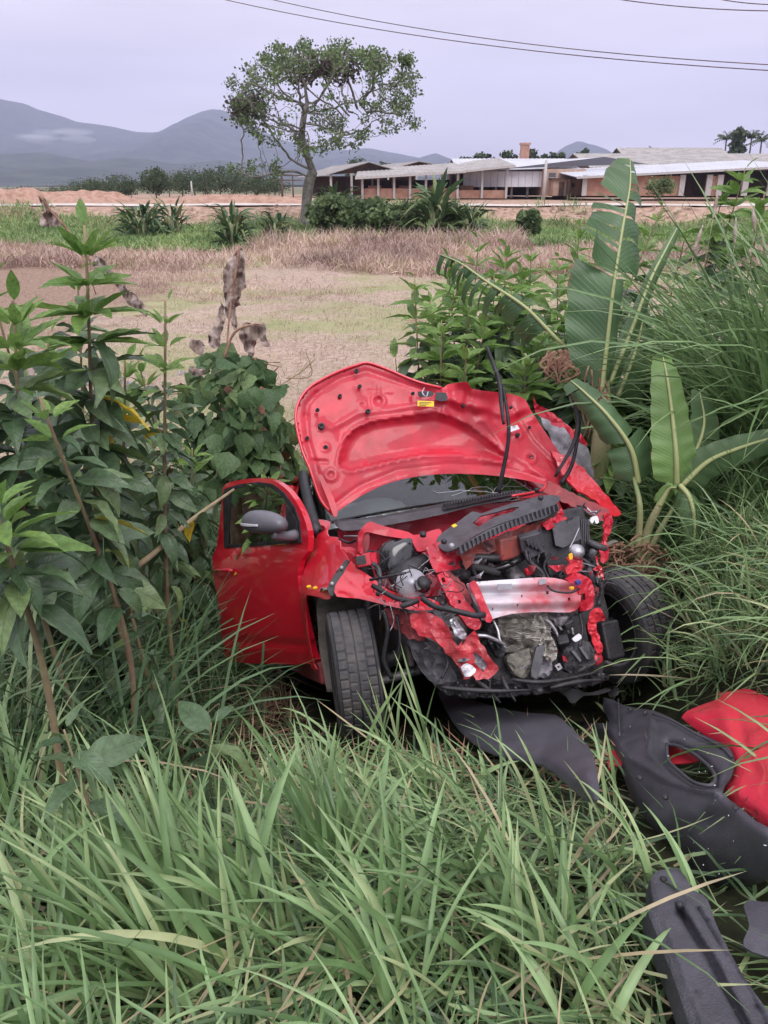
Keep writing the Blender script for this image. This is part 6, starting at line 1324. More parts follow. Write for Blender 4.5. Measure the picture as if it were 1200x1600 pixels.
cplate('undertray', [(680, 1070, .50), (740, 1062, .56), (800, 1062, .60), (870, 1058, .62), (940, 1050, .60), (950, 1062, .62), (900, 1075, .66), (830, 1085, .66), (760, 1090, .62), (700, 1085, .56)], 'black', (-.006, 0, -.004), step=4, crumple=.06, cfreq=.06, seed=48, holes=[[(760, 1070), (800, 1068), (815, 1076), (770, 1080)], [(850, 1066), (890, 1062), (900, 1068), (860, 1074)]])
for pts in ([(690, 1074, .62), (730, 1078, .66), (780, 1080, .70), (830, 1078, .70)], [(800, 1062, .64), (840, 1066, .68), (880, 1062, .68), (935, 1050, .64)], [(740, 1062, .60), (760, 1075, .66), (782, 1098, .68)], [(784, 1056, .62), (792, 1075, .66), (806, 1096, .68)], [(860, 1075, .70), (900, 1066, .70), (945, 1062, .66)]): ctube('torn_trim', pts, [.007, .010, .009, .004], 'black')
for k in range(16):
    px = 655 + k * 18 + rng.normal(0, 6); py = np.interp(px, [650, 780, 940], [1000, 1058, 1030]) + rng.normal(0, 9); a_ = rng.uniform(0, 3.1); L_ = rng.uniform(10, 24); w_ = rng.uniform(1.5, 4); c_, s_ = math.cos(a_), math.sin(a_)
    cplate('torn_strip', [(px, py, .56), (px + c_*L_*.5 - s_*w_, py + s_*L_*.5 + c_*w_, .60), (px + c_*L_, py + s_*L_, .64), (px + c_*L_*.5 + s_*w_, py + s_*L_*.5 - c_*w_, .60)], random.choice(['black', 'darkgrey', 'redsatin', 'black', 'greypaint']), (-.002, 0, 0), step=3, crumple=.02, cfreq=.12, smth=0, seed=150 + k)
for pts, r in (([(700, 990, .50), (690, 1010, .50), (700, 1035, .52), (690, 1060, .54)], .006), ([(775, 1040, .56), (765, 1070, .60), (775, 1095, .64)], .005), ([(905, 955, .52), (910, 985, .54), (905, 1010, .56)], .006), ([(600, 955, .34), (606, 985, .34), (600, 1030, .30), (612, 1060, .28)], .010), ([(620, 960, .36), (625, 1000, .36), (618, 1040, .32)], .007), ([(735, 880, .36), (745, 905, .44), (740, 925, .50)], .007), ([(860, 865, .38), (850, 885, .42), (858, 905, .50)], .006)): ctube('dangling_cable', pts, r, 'black')
# red slivers deep in the bay
for k in range(64):
    px, py = rng.uniform(700, 930), rng.uniform(865, 905) if k % 3 else rng.uniform(960, 1050); s = rng.uniform(4, 13); xx = rng.uniform(.30, .50)
    cplate('metal_shard', [(px, py, xx), (px + s, py + rng.normal(0, 4), xx + .03), (px + s * .6, py + s * .7, xx + .02), (px - 2, py + s * .5, xx - .02)], random.choice(['reddull', 'alud', 'black', 'black', 'silver', 'darkgrey']), (-.004, 0, 0), step=4, crumple=.01, smth=0, seed=60 + k)
# ------------------------------------------------------------------ torn-off pieces on the grass
def gplate(name, outline, mt, parent=None, thick=.004, off=None, **k):
    def mp(px, py, v):
        r = ray(px, py); g = gcache(px, py); P = g - r * (v / abs(r[2]))
        return P - (off if off is not None else 0)
    return plate(name, outline, M[mt], parent, mp, thick, **k)
def plane_through(pxs, lift):
    P = [G(*q) for q in pxs]; P = np.array(P); P[:, 2] += lift; c = P.mean(0); _, _, vt = np.linalg.svd(P - c); n = vt[2]; n = n if n[2] > 0 else -n
    return lambda px, py: CAM + ray(px, py) * (((c - CAM) @ n) / (ray(px, py) @ n))
q5 = lambda L: [(660 + .45 * a, 1040 + .45 * b, v) for a, b, v in L]
def thing_plate(nm, name_root, lab, cat, basepx, outlines):
    pass
gcache = plane_through([(950, 1150), (1180, 1180), (1000, 1380), (1190, 1380)], .22)
o3 = gcache(1050, 1250); o3 = np.array(o3)
bp_ = empty('torn_bumper', o3, 'torn black and red front bumper lying at the right of the grass', 'bumper')
main = q5([(630, 110, .02), (660, 118, .03), (700, 138, .04), (760, 150, .05), (800, 155, .05), (860, 180, .06), (940, 225, .06), (1040, 270, .07), (1075, 300, .07), (1085, 340, .07), (1070, 390, .06), (1042, 440, .05), (1100, 490, .08), (1160, 540, .10), (1225, 585, .10), (1230, 690, .04), (1200, 735, 0), (1150, 755, -.03), (1100, 768, -.05), (1020, 775, -.06), (960, 745, -.06), (900, 695, -.08), (860, 620, -.07), (800, 560, -.05), (740, 480, -.04), (705, 400, -.03), (680, 330, -.02), (655, 265, -.01), (610, 232, -.03), (560, 222, -.05), (520, 205, -.05), (560, 192, -.03), (615, 200, -.02), (650, 195, 0), (628, 150, .01)])
crease = [(952, 1130), (970, 1175), (1011, 1198), (1047, 1220), (1092, 1234), (1128, 1240), (1200, 1292), (1240, 1320)]
fog = [(1020, 1112), (1050, 1122), (1085, 1142), (1128, 1162), (1146, 1178), (1147, 1196), (1140, 1216), (1128, 1238), (1092, 1232), (1050, 1212), (1015, 1178)]
def bdis(x, y):
    d = segd(x, y, crease); yc = np.interp(x, [c[0] for c in crease], [c[1] for c in crease]); v = .012 * math.exp(-(d / 6) ** 2)
    if y > yc: v -= .00115 * d + .0000085 * d * d
    if pip(x, y, fog): v -= .020 * min(1, segd(x, y, fog, True) / 6)
    v += .012 * math.exp(-(segd(x, y, fog, True) / 4) ** 2)
    return v - .04 * math.exp(-(((x - 1115) / 30) ** 2 + ((y - 1285) / 22) ** 2)) - .012 * math.exp(-(segd(x, y, [(966, 1095), (967, 1150)]) / 2.5) ** 2)
gplate('bumper_skin', main, 'bumperblack', bp_, .006, o3, step=5, holes=[[(1044, 1162), (1060, 1165), (1083, 1177), (1105, 1195), (1117, 1212), (1113, 1228), (1085, 1224), (1062, 1207), (1045, 1188)]], disp=bdis, crumple=.004, cfreq=.02, seed=51, smth=1, edge=.035, ew=6)
rdis = lambda x, y: -.0009 * max(0, segd(x, y, [(1075, 1105), (1135, 1100), (1165, 1180), (1240, 1215)]) - 6) * (1 if x < 1150 else .6) -.02 * math.exp(-(segd(x, y, [(1125, 1090), (1150, 1110), (1165, 1180), (1180, 1200)]) / 8) ** 2) + .02 * math.exp(-((x - 1130) / 25) ** 2)
M['redbump'] = mat('scuffed_red_bumper', (.72, .03, .065), .38, coat=.6, bump=.15, bs=60)
def scuffmat():
    m = M['redbump']; n = m.node_tree.nodes; l = m.node_tree.links; b = n['Principled BSDF']; t = n.new('ShaderNodeTexCoord')
    v = n.new('ShaderNodeTexNoise'); v.inputs['Scale'].default_value = 34; v.inputs['Detail'].default_value = 8; v.inputs['Roughness'].default_value = .8; l.new(t.outputs['Object'], v.inputs['Vector'])
    g = n.new('ShaderNodeTexNoise'); g.inputs['Scale'].default_value = 3.2; l.new(t.outputs['Object'], g.inputs['Vector'])
    mu = n.new('ShaderNodeMath'); mu.operation = 'MULTIPLY'; l.new(v.outputs[0], mu.inputs[0]); l.new(g.outputs[0], mu.inputs[1])
    r = n.new('ShaderNodeMapRange'); r.inputs[1].default_value = .335; r.inputs[2].default_value = .36; l.new(mu.outputs[0], r.inputs[0])
    x = n.new('ShaderNodeMixRGB'); x.inputs[1].default_value = (.72, .03, .065, 1); x.inputs[2].default_value = (.16, .03, .03, 1); l.new(r.outputs[0], x.inputs[0]); l.new(x.outputs[0], b.inputs['Base Color'])
scuffmat()
gplate('painted_cover', q5([(900, 180, .06), (915, 160, .07), (960, 140, .08), (1020, 118, .09), (1032, 108, .11), (1030, 95, .11), (1080, 88, .12), (1130, 80, .13), (1200, 110, .14), (1290, 150, .14), (1330, 300, .14), (1310, 620, .14), (1200, 562, .09), (1150, 520, .08), (1090, 478, .06), (1040, 442, .05), (1065, 400, .05), (1085, 340, .05), (1070, 295, .05), (1030, 262, .05), (980, 238, .05), (930, 205, .05)]), 'redbump', bp_, .006, o3, step=7, disp=rdis, seed=52, edge=.04, ew=9, crumple=.005, cfreq=.02)
gplate('inner_red_skin', q5([(840, 270, -.10), (900, 260, -.10), (950, 300, -.10), (960, 330, -.10), (900, 340, -.10), (850, 335, -.10)]), 'redin', bp_, .004, o3, step=8)
gplate('torn_red_edge', q5([(640, 300, -.08), (660, 290, -.06), (690, 330, -.05), (690, 352, -.06), (665, 350, -.08), (645, 365, -.1)]), 'redin', bp_, .004, o3, step=4, crumple=.01, seed=53)
# white flecks of broken paint on the bumper
m = MB()
for k in range(46):
    px, py = rng.uniform(960, 1200), rng.uniform(1110, 1370)
    if not pip(px, py, main): continue
    r = ray(px, py); P = gcache(px, py) - r * ((.075 + bdis(px, py)) / abs(r[2])) - o3; a = rng.uniform(0, 3.14); s = rng.uniform(.0006, .0022); m.box(P, (s, s * rng.uniform(1, 3.5), .001), np.array(Matrix.Rotation(a, 3, 'Z')))
m.build('paint_chip', M['white'], bp_)['kind'] = 'stuff'
for pts, r_ in (([(1042, 1163), (1060, 1166), (1084, 1178), (1106, 1196), (1117, 1212), (1112, 1227), (1085, 1223), (1062, 1206), (1044, 1187), (1042, 1163)], .006), ([(966, 1092), (967, 1120), (968, 1150)], .004), ([(1020, 1116), (1050, 1126), (1085, 1146), (1124, 1166), (1143, 1182)], .004)):
    P_ = []
    for q in pts: r = ray(*q); P_.append(gcache(*q) - r * ((.062 + bdis(*q)) / abs(r[2])) - o3)
    MB().tube(P_, r_, 8, 4).build('moulded_rim', M['bumperblack'], bp_)
for q in ((985, 1108), (1008, 1113), (1150, 1262), (1175, 1290), (1000, 1215), (1040, 1245)):
    r = ray(*q); MB().lathe([(.003, 0), (.003, .006), (-.003, .010)], gcache(*q) - r * ((.066 + bdis(*q)) / abs(r[2])) - o3, (0, -.4, .9), 10).build('clip', M['black'], bp_)
# lip spoiler
gcache = plane_through([(700, 1100), (830, 1120), (930, 1220), (760, 1160)], .20); o3 = gcache(800, 1130)
lp = gplate('bumper_lip', q5([(45, 75, .08), (90, 95, .07), (180, 120, .06), (300, 155, .06), (400, 166, .06), (460, 170, .05), (500, 200, .04), (550, 250, .02), (590, 300, 0), (605, 370, -.03), (615, 450, -.06), (585, 470, -.1), (540, 440, -.12), (480, 390, -.14), (420, 345, -.15), (300, 320, -.16), (210, 290, -.16), (130, 225, -.12), (80, 150, -.04)]), 'bumperblack', None, .006, o3, step=7, disp=lambda x, y: -.0011 * segd(x, y, [(690, 1085), (795, 1116), (868, 1122), (925, 1180)]), crumple=.014, cfreq=.018, seed=54, edge=.035, ew=8)
lp.name = 'bumper_lip'; lp.location = [float(v) for v in o3]; tag(lp, 'long curved black plastic lip lying below the crushed front of the car', 'bumper piece')
# foam / plastic energy absorber beam
gcache = plane_through([(1030, 1390), (1120, 1400), (1100, 1590), (1200, 1590)], .15); o3 = gcache(1100, 1480)
fb = empty('impact_absorber', o3, 'ribbed dark grey impact absorber bar in the bottom right corner', 'bumper piece')
g1 = [(1062, 1425), (1110, 1500), (1155, 1585), (1190, 1650)]; g2 = [(1090, 1420), (1140, 1500), (1185, 1575), (1215, 1640)]
fdis = lambda x, y: -.045 * math.exp(-(segd(x, y, g1) / 6.5) ** 4) - .022 * math.exp(-(segd(x, y, g2) / 3) ** 2) + .010 * math.exp(-(segd(x, y, [(1040, 1440), (1075, 1540), (1100, 1600)]) / 5) ** 2) - sum(.014 * math.exp(-(((x - a) / 6) ** 2 + ((y - b) / 5) ** 2)) for a, b in ((1106, 1438), (1086, 1552), (1180, 1575), (1037, 1374), (1062, 1412))) 
gplate('foam_bar', q5([(792, 740, .04), (812, 715, .04), (850, 706, .045), (885, 706, .045), (915, 735, .04), (940, 780, .04), (975, 795, .04), (1000, 835, .04), (1015, 885, .04), (1050, 960, .04), (1110, 1070, .04), (1200, 1200, .04), (1300, 1340, .04), (980, 1400, .02), (930, 1260, .02), (880, 1110, .02), (830, 980, .02), (800, 900, .02), (782, 850, .02), (805, 830, .03), (795, 790, .03)]), 'foam', fb, .06, o3, step=5, disp=fdis, crumple=.002, cfreq=.05, smth=1, seed=55, edge=.008, ew=4)
for a, b in ((1037, 1374), (1062, 1413)):
    r = ray(a, b); MB().lathe([(.004, .0), (.004, .006), (-.004, .009)], gcache(a, b) - r * (.038 / abs(r[2])) - o3, (0, -.4, .9), 12).build('peg', M['black'], fb)
gcache = plane_through([(1165, 1430), (1200, 1440), (1195, 1500)], .12); o3 = gcache(1190, 1460)
fr_ = gplate('plastic_fragment', q5([(1115, 835, .03), (1130, 815, .03), (1180, 820, .04), (1260, 830, .04), (1300, 930, .03), (1240, 1010, .01), (1180, 1005, .0), (1115, 975, 0), (1125, 930, .01), (1135, 900, .02)]), 'bumperblack', None, .005, o3, step=6, crumple=.006, cfreq=.03, seed=56)
fr_.location = [float(v) for v in o3]; tag(fr_, 'grey plastic fragment at the right edge beside the absorber bar', 'fragment')
gcache = plane_through([(870, 1070), (960, 1080), (900, 1100)], .22); o3 = gcache(900, 1080)
wf = gplate('white_plastic_shard', q5([(450, 58, .03), (470, 52, .03), (490, 60, .03), (500, 45, .05), (525, 68, .03), (560, 92, .02), (600, 90, .02), (640, 76, .02), (655, 84, .02), (610, 100, .01), (560, 104, 0), (530, 128, -.01), (512, 126, 0), (500, 108, .01), (475, 90, .02)]), 'white', None, .003, o3, step=4, crumple=.008, cfreq=.05, seed=57)
wf.location = [float(v) for v in o3]; tag(wf, 'jagged white shard in the grass below the crushed engine', 'fragment')
gcache = plane_through([(940, 1070), (965, 1080), (950, 1090)], .2); o3 = gcache(955, 1080)
wf = gplate('clear_lamp_shard', q5([(640, 75, .02), (665, 70, .03), (682, 78, .02), (680, 100, .01), (650, 108, 0)]), 'lamp', None, .003, o3, step=4, crumple=.006, seed=58)
wf.location = [float(v) for v in o3]; tag(wf, 'small clear lamp shard to the right of the jagged white one', 'fragment')
# ------------------------------------------------------------------ grasses
def pxv(P):
    q = P - CAM; d = q @ FV; return 600 + FPX * (q @ RV) / d, 800 - FPX * (q @ UV_) / d
DEB = [[(880, 1095), (960, 1080), (1060, 1110), (1125, 1070), (1260, 1060), (1260, 1480), (1150, 1470), (1100, 1420), (1000, 1330), (960, 1270), (930, 1180)], [(675, 1070), (800, 1095), (900, 1110), (950, 1200), (945, 1275), (860, 1250), (760, 1190), (690, 1150)], [(1010, 1350), (1080, 1340), (1130, 1420), (1260, 1600), (1300, 1760), (1080, 1760), (1040, 1560), (1005, 1430)], [(1150, 1400), (1260, 1400), (1260, 1540), (1150, 1510)], [(850, 1050), (970, 1050), (960, 1110), (880, 1120)], [(760, 1060), (960, 1050), (960, 1100), (800, 1100)]]
def clear_debris(P, slack=0.0):
    """True where a tuft would not stand in a torn-off piece; pieces have flattened the grass under them"""
    x, y = pxv(P); ok = np.ones(len(P), bool)
    for k in range(len(P)):
        if any(pip(x[k], y[k], pl) or pip(x[k], y[k] - 38, pl) or pip(x[k] - 50, y[k] - 20, pl) for pl in DEB): ok[k] = rng.random() < slack
    return ok
parts = []
x, y = nvis(3500, -3, 4.2, .5, 7.5, lambda x, y: np.clip(1.25 - .1 * y, .3, 1) * np.where((x < -.35) & (y > 2.3) & (y < 5.4), .12, 1) * np.where(y > 5.5, np.where(x > .8, 1, .35), 1), .06)
ok = clear_debris(P3(x, y), .05); x, y = x[ok], y[ok]
for xi, yi in zip(x, y):
    k = rng.integers(5, 12); fl = math.sin(xi * 2.1 + yi * 1.3) * .5
    b = P3(xi + rng.normal(0, .05, k), yi + rng.normal(0, .05, k))
    A0 = (math.pi * 1.0 if xi < .2 else math.pi * 1.2) + fl + rng.normal(0, .45); az = A0 + rng.normal(0, .8, k)
    Ls = rng.uniform(.26, .58, k) * (1.2 if xi > 1.4 else 1) * (.8 if yi < 1.3 else 1) * (.66 if 1.7 < yi < 3.0 and -.5 < xi < 1.4 else 1)
    up = rng.random() < .16
    parts.append(blades(b, Ls * (1.2 if up else 1), rng.uniform(.005, .0135, k) * (1.15 if yi < 1.6 else 1), az, rng.uniform(.05, .5, k) if up else rng.uniform(.45, 1.2, k), rng.uniform(.5, 1.5, k) if up else rng.uniform(.7, 1.8, k), 7, True, np.clip(rng.random() * .55 + rng.random(k) * .45, 0, 1)))
V, F, at = merge(parts); fast('long_grass', V, F, M['grass'], None, at)['kind'] = 'stuff'
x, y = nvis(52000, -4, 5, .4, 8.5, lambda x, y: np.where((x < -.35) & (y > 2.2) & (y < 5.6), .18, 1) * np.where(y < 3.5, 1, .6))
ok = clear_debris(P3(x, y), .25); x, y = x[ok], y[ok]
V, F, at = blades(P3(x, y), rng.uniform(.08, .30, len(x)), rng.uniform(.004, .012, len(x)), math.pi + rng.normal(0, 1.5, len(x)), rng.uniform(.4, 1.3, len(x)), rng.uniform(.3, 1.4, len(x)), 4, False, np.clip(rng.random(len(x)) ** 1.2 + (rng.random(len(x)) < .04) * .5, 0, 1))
fast('matted_grass', V, F, M['grass_dark'], None, at)['kind'] = 'stuff'  # darker under-layer puts the shaded gaps between blades into the colour
x, y = nvis(30000, -4, 5, .4, 8.5, lambda x, y: np.where((x < -.35) & (y > 2.2) & (y < 5.6), .10, 1) * np.where(y < 3.5, 1, .6)); ok = clear_debris(P3(x, y), .2); x, y = x[ok], y[ok]
V, F, at = blades(P3(x, y), rng.uniform(.12, .34, len(x)), rng.uniform(.004, .012, len(x)), math.pi + rng.normal(0, 1.3, len(x)), rng.uniform(.5, 1.4, len(x)), rng.uniform(.3, 1.4, len(x)), 5, False, np.clip(rng.random(len(x)) + (rng.random(len(x)) < .05) * .5, 0, 1))
fast('flattened_grass', V, F, M['grass'], None, at)['kind'] = 'stuff'
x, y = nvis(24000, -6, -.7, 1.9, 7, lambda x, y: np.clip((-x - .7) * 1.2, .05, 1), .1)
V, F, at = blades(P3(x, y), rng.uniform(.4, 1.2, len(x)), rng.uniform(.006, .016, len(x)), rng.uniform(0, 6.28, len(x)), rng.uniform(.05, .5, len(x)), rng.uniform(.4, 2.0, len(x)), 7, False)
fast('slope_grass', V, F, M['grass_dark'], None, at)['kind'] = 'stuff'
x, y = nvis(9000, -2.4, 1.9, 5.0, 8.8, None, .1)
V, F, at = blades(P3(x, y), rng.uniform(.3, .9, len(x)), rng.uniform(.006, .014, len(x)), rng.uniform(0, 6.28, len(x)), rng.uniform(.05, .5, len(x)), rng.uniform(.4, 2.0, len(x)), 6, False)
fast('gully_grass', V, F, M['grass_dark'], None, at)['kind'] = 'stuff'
parts = []
x, y = nvis(1000, 1.7, 5.0, 4.0, 7.6)
for xi, yi in zip(x, y):
    k = 26; b = P3(xi + rng.normal(0, .09, k), yi + rng.normal(0, .09, k)); pb_ = pxv(np.array([[xi, yi, float(gz(xi, yi))]]))[0][0]; tl_ = yi > 4.2 and pb_ > 1135; sc_ = 2.2 if tl_ else .7
    parts.append(blades(b, rng.uniform(.55, 1.15, k) * sc_, rng.uniform(.012, .026, k) if tl_ else rng.uniform(.009, .017, k), rng.uniform(0, 6.28, k), rng.uniform(.03, .3, k), rng.uniform(.6, 2.0, k), 9, True, np.clip(rng.random() * .4 + rng.random(k) * .5, 0, 1)))
V, F, at = merge(parts); fast('tall_guinea_grass', V, F, M['grass'], None, at)['kind'] = 'stuff'
x, y = nvis(24000, .9, 6.5, 2.4, 6.8, lambda x, y: np.where(x > 1.35, 1, .2), .05)
ok = clear_debris(P3(x, y), .1); x, y = x[ok], y[ok]
V, F, at = blades(P3(x, y), rng.uniform(.2, .5, len(x)), rng.uniform(.005, .011, len(x)), rng.uniform(0, 6.28, len(x)), rng.uniform(.1, .8, len(x)), rng.uniform(.7, 2.0, len(x)), 6, False, rng.random(len(x)) ** .8)
fast('bank_grass', V, F, M['grass'], None, at)['kind'] = 'stuff'
x, y = nvis(5200, -2.2, 1.0, 2.2, 6.4)
V, F, at = blades(P3(x, y) + [0, 0, .02], rng.uniform(.08, .3, len(x)), rng.uniform(.004, .012, len(x)), rng.uniform(0, 6.28, len(x)), rng.uniform(1.1, 1.5, len(x)), rng.uniform(-.3, .5, len(x)), 3, False)
fast('dead_litter', V, F, M['fibre'], None, at)['kind'] = 'stuff'
def sward(name, n, x0, x1, y0, y1, L, w, mt, tuft=0, dens=None, **k):
    u = rng.random(n); y = y0 * (y1 / y0) ** u; x = rng.uniform(-1, 1, n) * (y * .55 + 2); m_ = (x > x0) & (x < x1)
    if dens is not None: m_ &= rng.random(n) < dens(x, y)
    x, y = x[m_], y[m_]; kk = len(x)
    rn = np.clip(.5 + .35 * np.sin(x * .9 + 3 * np.sin(y * .31)) * np.sin(y * .7 + x * .2) + rng.normal(0, .25, kk), 0, 1)
    if tuft:
        x = np.repeat(x, tuft) + rng.normal(0, k.get('sp', .12), kk * tuft); y = np.repeat(y, tuft) + rng.normal(0, k.get('sp', .12), kk * tuft); rn = np.clip(np.repeat(rn, tuft) + rng.normal(0, .1, kk * tuft), 0, 1); kk *= tuft
    sc_ = np.repeat(rng.uniform(.5, 1.2, kk // max(1, tuft)), max(1, tuft)) if tuft else 1
    V, F, at = blades(P3(x, y), rng.uniform(*L, kk) * sc_, rng.uniform(*w, kk), rng.uniform(0, 6.28, kk), rng.uniform(.05, .7, kk), rng.uniform(.2, 1.4, kk), 3, False, rn)
    fast(name, V, F, M[mt], None, at)['kind'] = 'stuff'
sward('field_grass', 120000, -30, 30, 8.2, 42, (.05, .17), (.006, .018), 'fieldgrass', dens=lambda x, y: np.where((x < -6.5) & (y > 16) & (y < 36), .25, .95))
sward('field_tufts', 3500, -24, 24, 8.2, 30, (.10, .28), (.005, .010), 'fieldgrass', 12, dens=lambda x, y: np.clip(.3 + .6 * np.sin(x * .9 + y * .4) * np.sin(y * .6), .03, 1), sp=.10)
sward('tall_dry_tussocks', 1500, -7, 7.5, 42, 48, (.6, 1.35), (.02, .05), 'drygrass', 16, sp=.3)
sward('dry_tussocks', 9000, -34, 34, 32, 43.5, (.3, .75), (.02, .05), 'drygrass', 16, dens=lambda x, y: np.clip(.55 + .5 * np.sin(x * .35 + y * .2), .12, 1) * np.where(x > -6, 1, .5), sp=.3)
sward('dry_edge_tussocks', 4000, -30, 30, 24, 40, (.15, .4), (.010, .026), 'drygrass', 12, dens=lambda x, y: np.clip(.3 + .6 * np.sin(x * .5 + y * .4), .0, 1), sp=.2)
sward('pasture_grass', 80000, -36, 36, 44, 66, (.25, .6), (.03, .07), 'farmgreen')
parts = []
for (bx, by, n_c, L0, L1, azc, spr, ti) in ((330, 1560, 70, .40, .70, 2.75, .5, .5), (420, 1500, 40, .35, .6, 2.5, .6, .3), (120, 1590, 45, .35, .6, 2.6, .7, .5), (545, 1400, 45, .35, .55, 2.2, .8, .15), (250, 1480, 30, .4, .6, 2.2, .4, .15), (770, 1440, 40, .2, .35, 2.4, .9, .6), (640, 1560, 45, .3, .5, 2.6, .9, .4), (900, 1560, 40, .3, .45, 2.4, 1., .4), (20, 1330, 40, .4, .7, 2.4, 1., .3), (700, 1280, 30, .2, .35, 2.2, .9, .3), (480, 1290, 30, .2, .35, 1.8, 1.2, .3), (1120, 1000, 60, .25, .42, 1.6, 1.1, .5), (1090, 1040, 25, .12, .25, 2.4, 1.1, .6), (1000, 1070, 24, .10, .2, 1.6, 1.1, .5)):
    g0 = G(bx, by); k = n_c; bb = np.stack([g0[0] + rng.normal(0, .07, k), g0[1] + rng.normal(0, .06, k)], -1)
    parts.append(blades(P3(bb[:, 0], bb[:, 1]), rng.uniform(L0, L1, k), rng.uniform(.009, .022, k), azc + rng.normal(0, spr, k), ti + rng.normal(0, .2, k), rng.uniform(.3, 1.5, k), 10, True, np.clip(rng.uniform(.35, .95, k), 0, .93)))
V, F, at = merge(parts); fast('grass_clumps', V, F, M['grass'], None, at)['kind'] = 'stuff'
x, y = nvis(1500, -3, 3, .5, 4); ok = clear_debris(P3(x, y)); x, y = x[ok], y[ok]; nn_ = len(x)
V, F, at = blades(P3(x, y) + np.stack([np.zeros(nn_), np.zeros(nn_), rng.uniform(.02, .14, nn_)], -1), rng.uniform(.12, .45, nn_), rng.uniform(.003, .010, nn_), rng.uniform(0, 6.28, nn_), rng.uniform(1.0, 1.5, nn_), rng.uniform(-.2, .3, nn_), 4, False, rng.uniform(.93, 1, nn_))
fast('dead_straw', V, F, M['grass'], None, at)['kind'] = 'stuff'
sward('bank_weeds', 2600, -40, 45, 60, 69, (.4, 1.3), (.03, .08), 'farmgreen', 12, dens=lambda x, y: np.clip(.1 + .9 * np.sin(x * .27 + 1) * np.sin(x * .11 + y * .3), .02, 1), sp=.35)
# single tall blades standing out in front of the car and along the near edge
parts = []
for (bx, by, d, L, az, ti, be, w) in ((600, 1180, 2.75, .42, 2.6, .15, .35, .014), (575, 1200, 2.7, .52, .2, .05, .25, .016), (545, 1190, 2.8, .48, 3.0, .02, 1.9, .017), (700, 1190, 2.6, .55, 2.7, .30, .5, .013), (690, 1230, 2.5, .45, 2.5, .25, .6, .014), (720, 1230, 2.45, .5, 2.9, .1, 1.4, .013), (470, 1240, 2.5, .40, .6, .15, .8, .013), (640, 1330, 2.1, .42, 1.9, .05, 1.5, .016), (850, 1330, 2.2, .42, 2.2, .1, .6, .014), (1010, 1390, 2.0, .4, 2.3, .05, .9, .014), (960, 1250, 2.4, .4, 2.3, .1, .9, .013), (350, 1200, 2.4, .5, .3, .3, 1.2, .014), (640, 1200, 2.6, .5, 2.2, .2, .9, .013), (300, 1430, 1.75, .42, 2.9, .2, .9, .018), (520, 1290, 2.1, .40, 1.5, .0, .2, .011), (1080, 1440, 1.8, .34, 2.6, .1, 1.2, .013), (200, 1400, 1.8, .45, 2.7, .3, .7, .018), (330, 1480, 1.65, .42, 2.2, .1, .5, .017)):
    for _ in range(3):
        P = G(bx + rng.normal(0, 12), by + rng.normal(0, 14) + 40)[None]; parts.append(blades(P, np.array([L * rng.uniform(.85, 1.15)]), np.array([w]), np.array([az + rng.normal(0, .35)]), np.array([ti]), np.array([be + rng.normal(0, .2)]), 12, True, np.array([rng.uniform(.55, .92)])))
V, F, at = merge(parts); fast('tall_grass_blades', V, F, M['grass'], None, at)['kind'] = 'stuff'
for k, (px, py, d) in enumerate(((1098, 352, 5.6), (1122, 300, 5.7), (1150, 340, 5.5), (1176, 322, 5.5), (1190, 365, 5.3), (40, 560, 3.2))):
    p = W(px, py, d); q = W(px - 14 + 6 * k, py + 42, d); g_ = np.array([p[0] - .1, p[1], float(gz(p[0], p[1]))]); t = empty('seed_head_grass', g_, ('feathery tan seed head, %s from the left among the tall reeds' % ('first', 'second', 'third', 'fourth', 'fifth')[k]) if k < 5 else 'tan seed head leaning beside the far left shrub', 'grass stalk', 'seed heads standing above the grass' if k < 5 else None)
    MB().tube([(0, 0, 0), (q - g_) * .6, q - g_], [.005, .004, .003], 5, 4).build('stalk', M['bstem'], t)
    MB().tube([q - g_, (p + q) / 2 - g_, p - g_], [.006, .016, .004], 7, 4).build('seed_head', M['deadleaf'], t)
pd = G(190, 590); V = [pd + [0, 0, .012]]
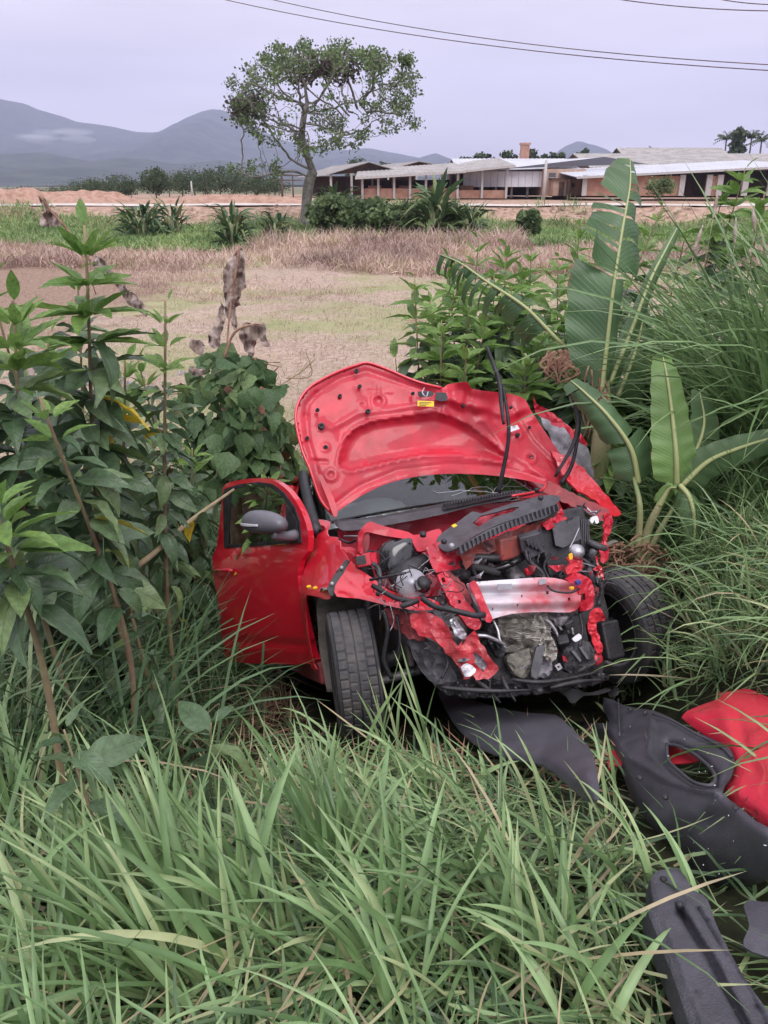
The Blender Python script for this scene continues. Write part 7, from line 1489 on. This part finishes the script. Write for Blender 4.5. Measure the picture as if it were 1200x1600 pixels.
for k in range(28):
    a = 6.283 * k / 28; V.append(pd + np.array([math.cos(a) * (.9 + .3 * math.sin(3 * a)), math.sin(a) * (.8 + .3 * math.cos(2 * a)), .012]))
M['water'] = mat('puddle_water', (.16, .15, .14), .04, spec=1)
MB().add(V, [(0, k + 1, (k + 1) % 28 + 1) for k in range(28)]).build('puddle', M['water'], None)['kind'] = 'structure'
# ------------------------------------------------------------------ haze
hm = bpy.data.materials.new('haze'); hm.use_nodes = True; n_ = hm.node_tree.nodes
for q in list(n_):
    if q.type == 'BSDF_PRINCIPLED': n_.remove(q)
pv = n_.new('ShaderNodeVolumePrincipled'); pv.inputs['Color'].default_value = (.70, .735, 1, 1); pv.inputs['Density'].default_value = 1.7e-4; pv.inputs['Anisotropy'].default_value = .2
hm.node_tree.links.new(pv.outputs[0], n_['Material Output'].inputs['Volume'])
mm_ = bpy.data.materials.new('mist'); mm_.use_nodes = True; n_ = mm_.node_tree.nodes
for q in list(n_):
    if q.type == 'BSDF_PRINCIPLED': n_.remove(q)
pv = n_.new('ShaderNodeVolumePrincipled'); pv.inputs['Color'].default_value = (.95, .96, 1, 1); pv.inputs['Density'].default_value = .0016
mm_.node_tree.links.new(pv.outputs[0], n_['Material Output'].inputs['Volume'])
mb_ = MB()
for (px, py, rx, rz) in [(rng.uniform(38, 128), 214 + rng.normal(0, 4), rng.uniform(25, 70), rng.uniform(5, 12)) for _ in range(13)]:
    c = WY(px, py, 2700.); V = []; F = []
    for j in range(13):
        for i in range(24):
            a, t = 2*math.pi*i/24, math.pi*j/12; V.append(c + np.array([rx*math.sin(t)*math.cos(a), 90*math.sin(t)*math.sin(a), rz*math.cos(t) + .12 * rz * math.sin(3*a)*math.sin(t)]))
    for j in range(12):
        for i in range(24): F.append((j*24+i, (j+1)*24+i, (j+1)*24+(i+1)%24, j*24+(i+1)%24))
    o_ = MB().add(V, F).build('mist', mm_, None); o_['kind'] = 'stuff'
hz = MB().box((0, 0, 400), (13200, 13200, 812)).build('haze', hm, None); hz['kind'] = 'stuff'
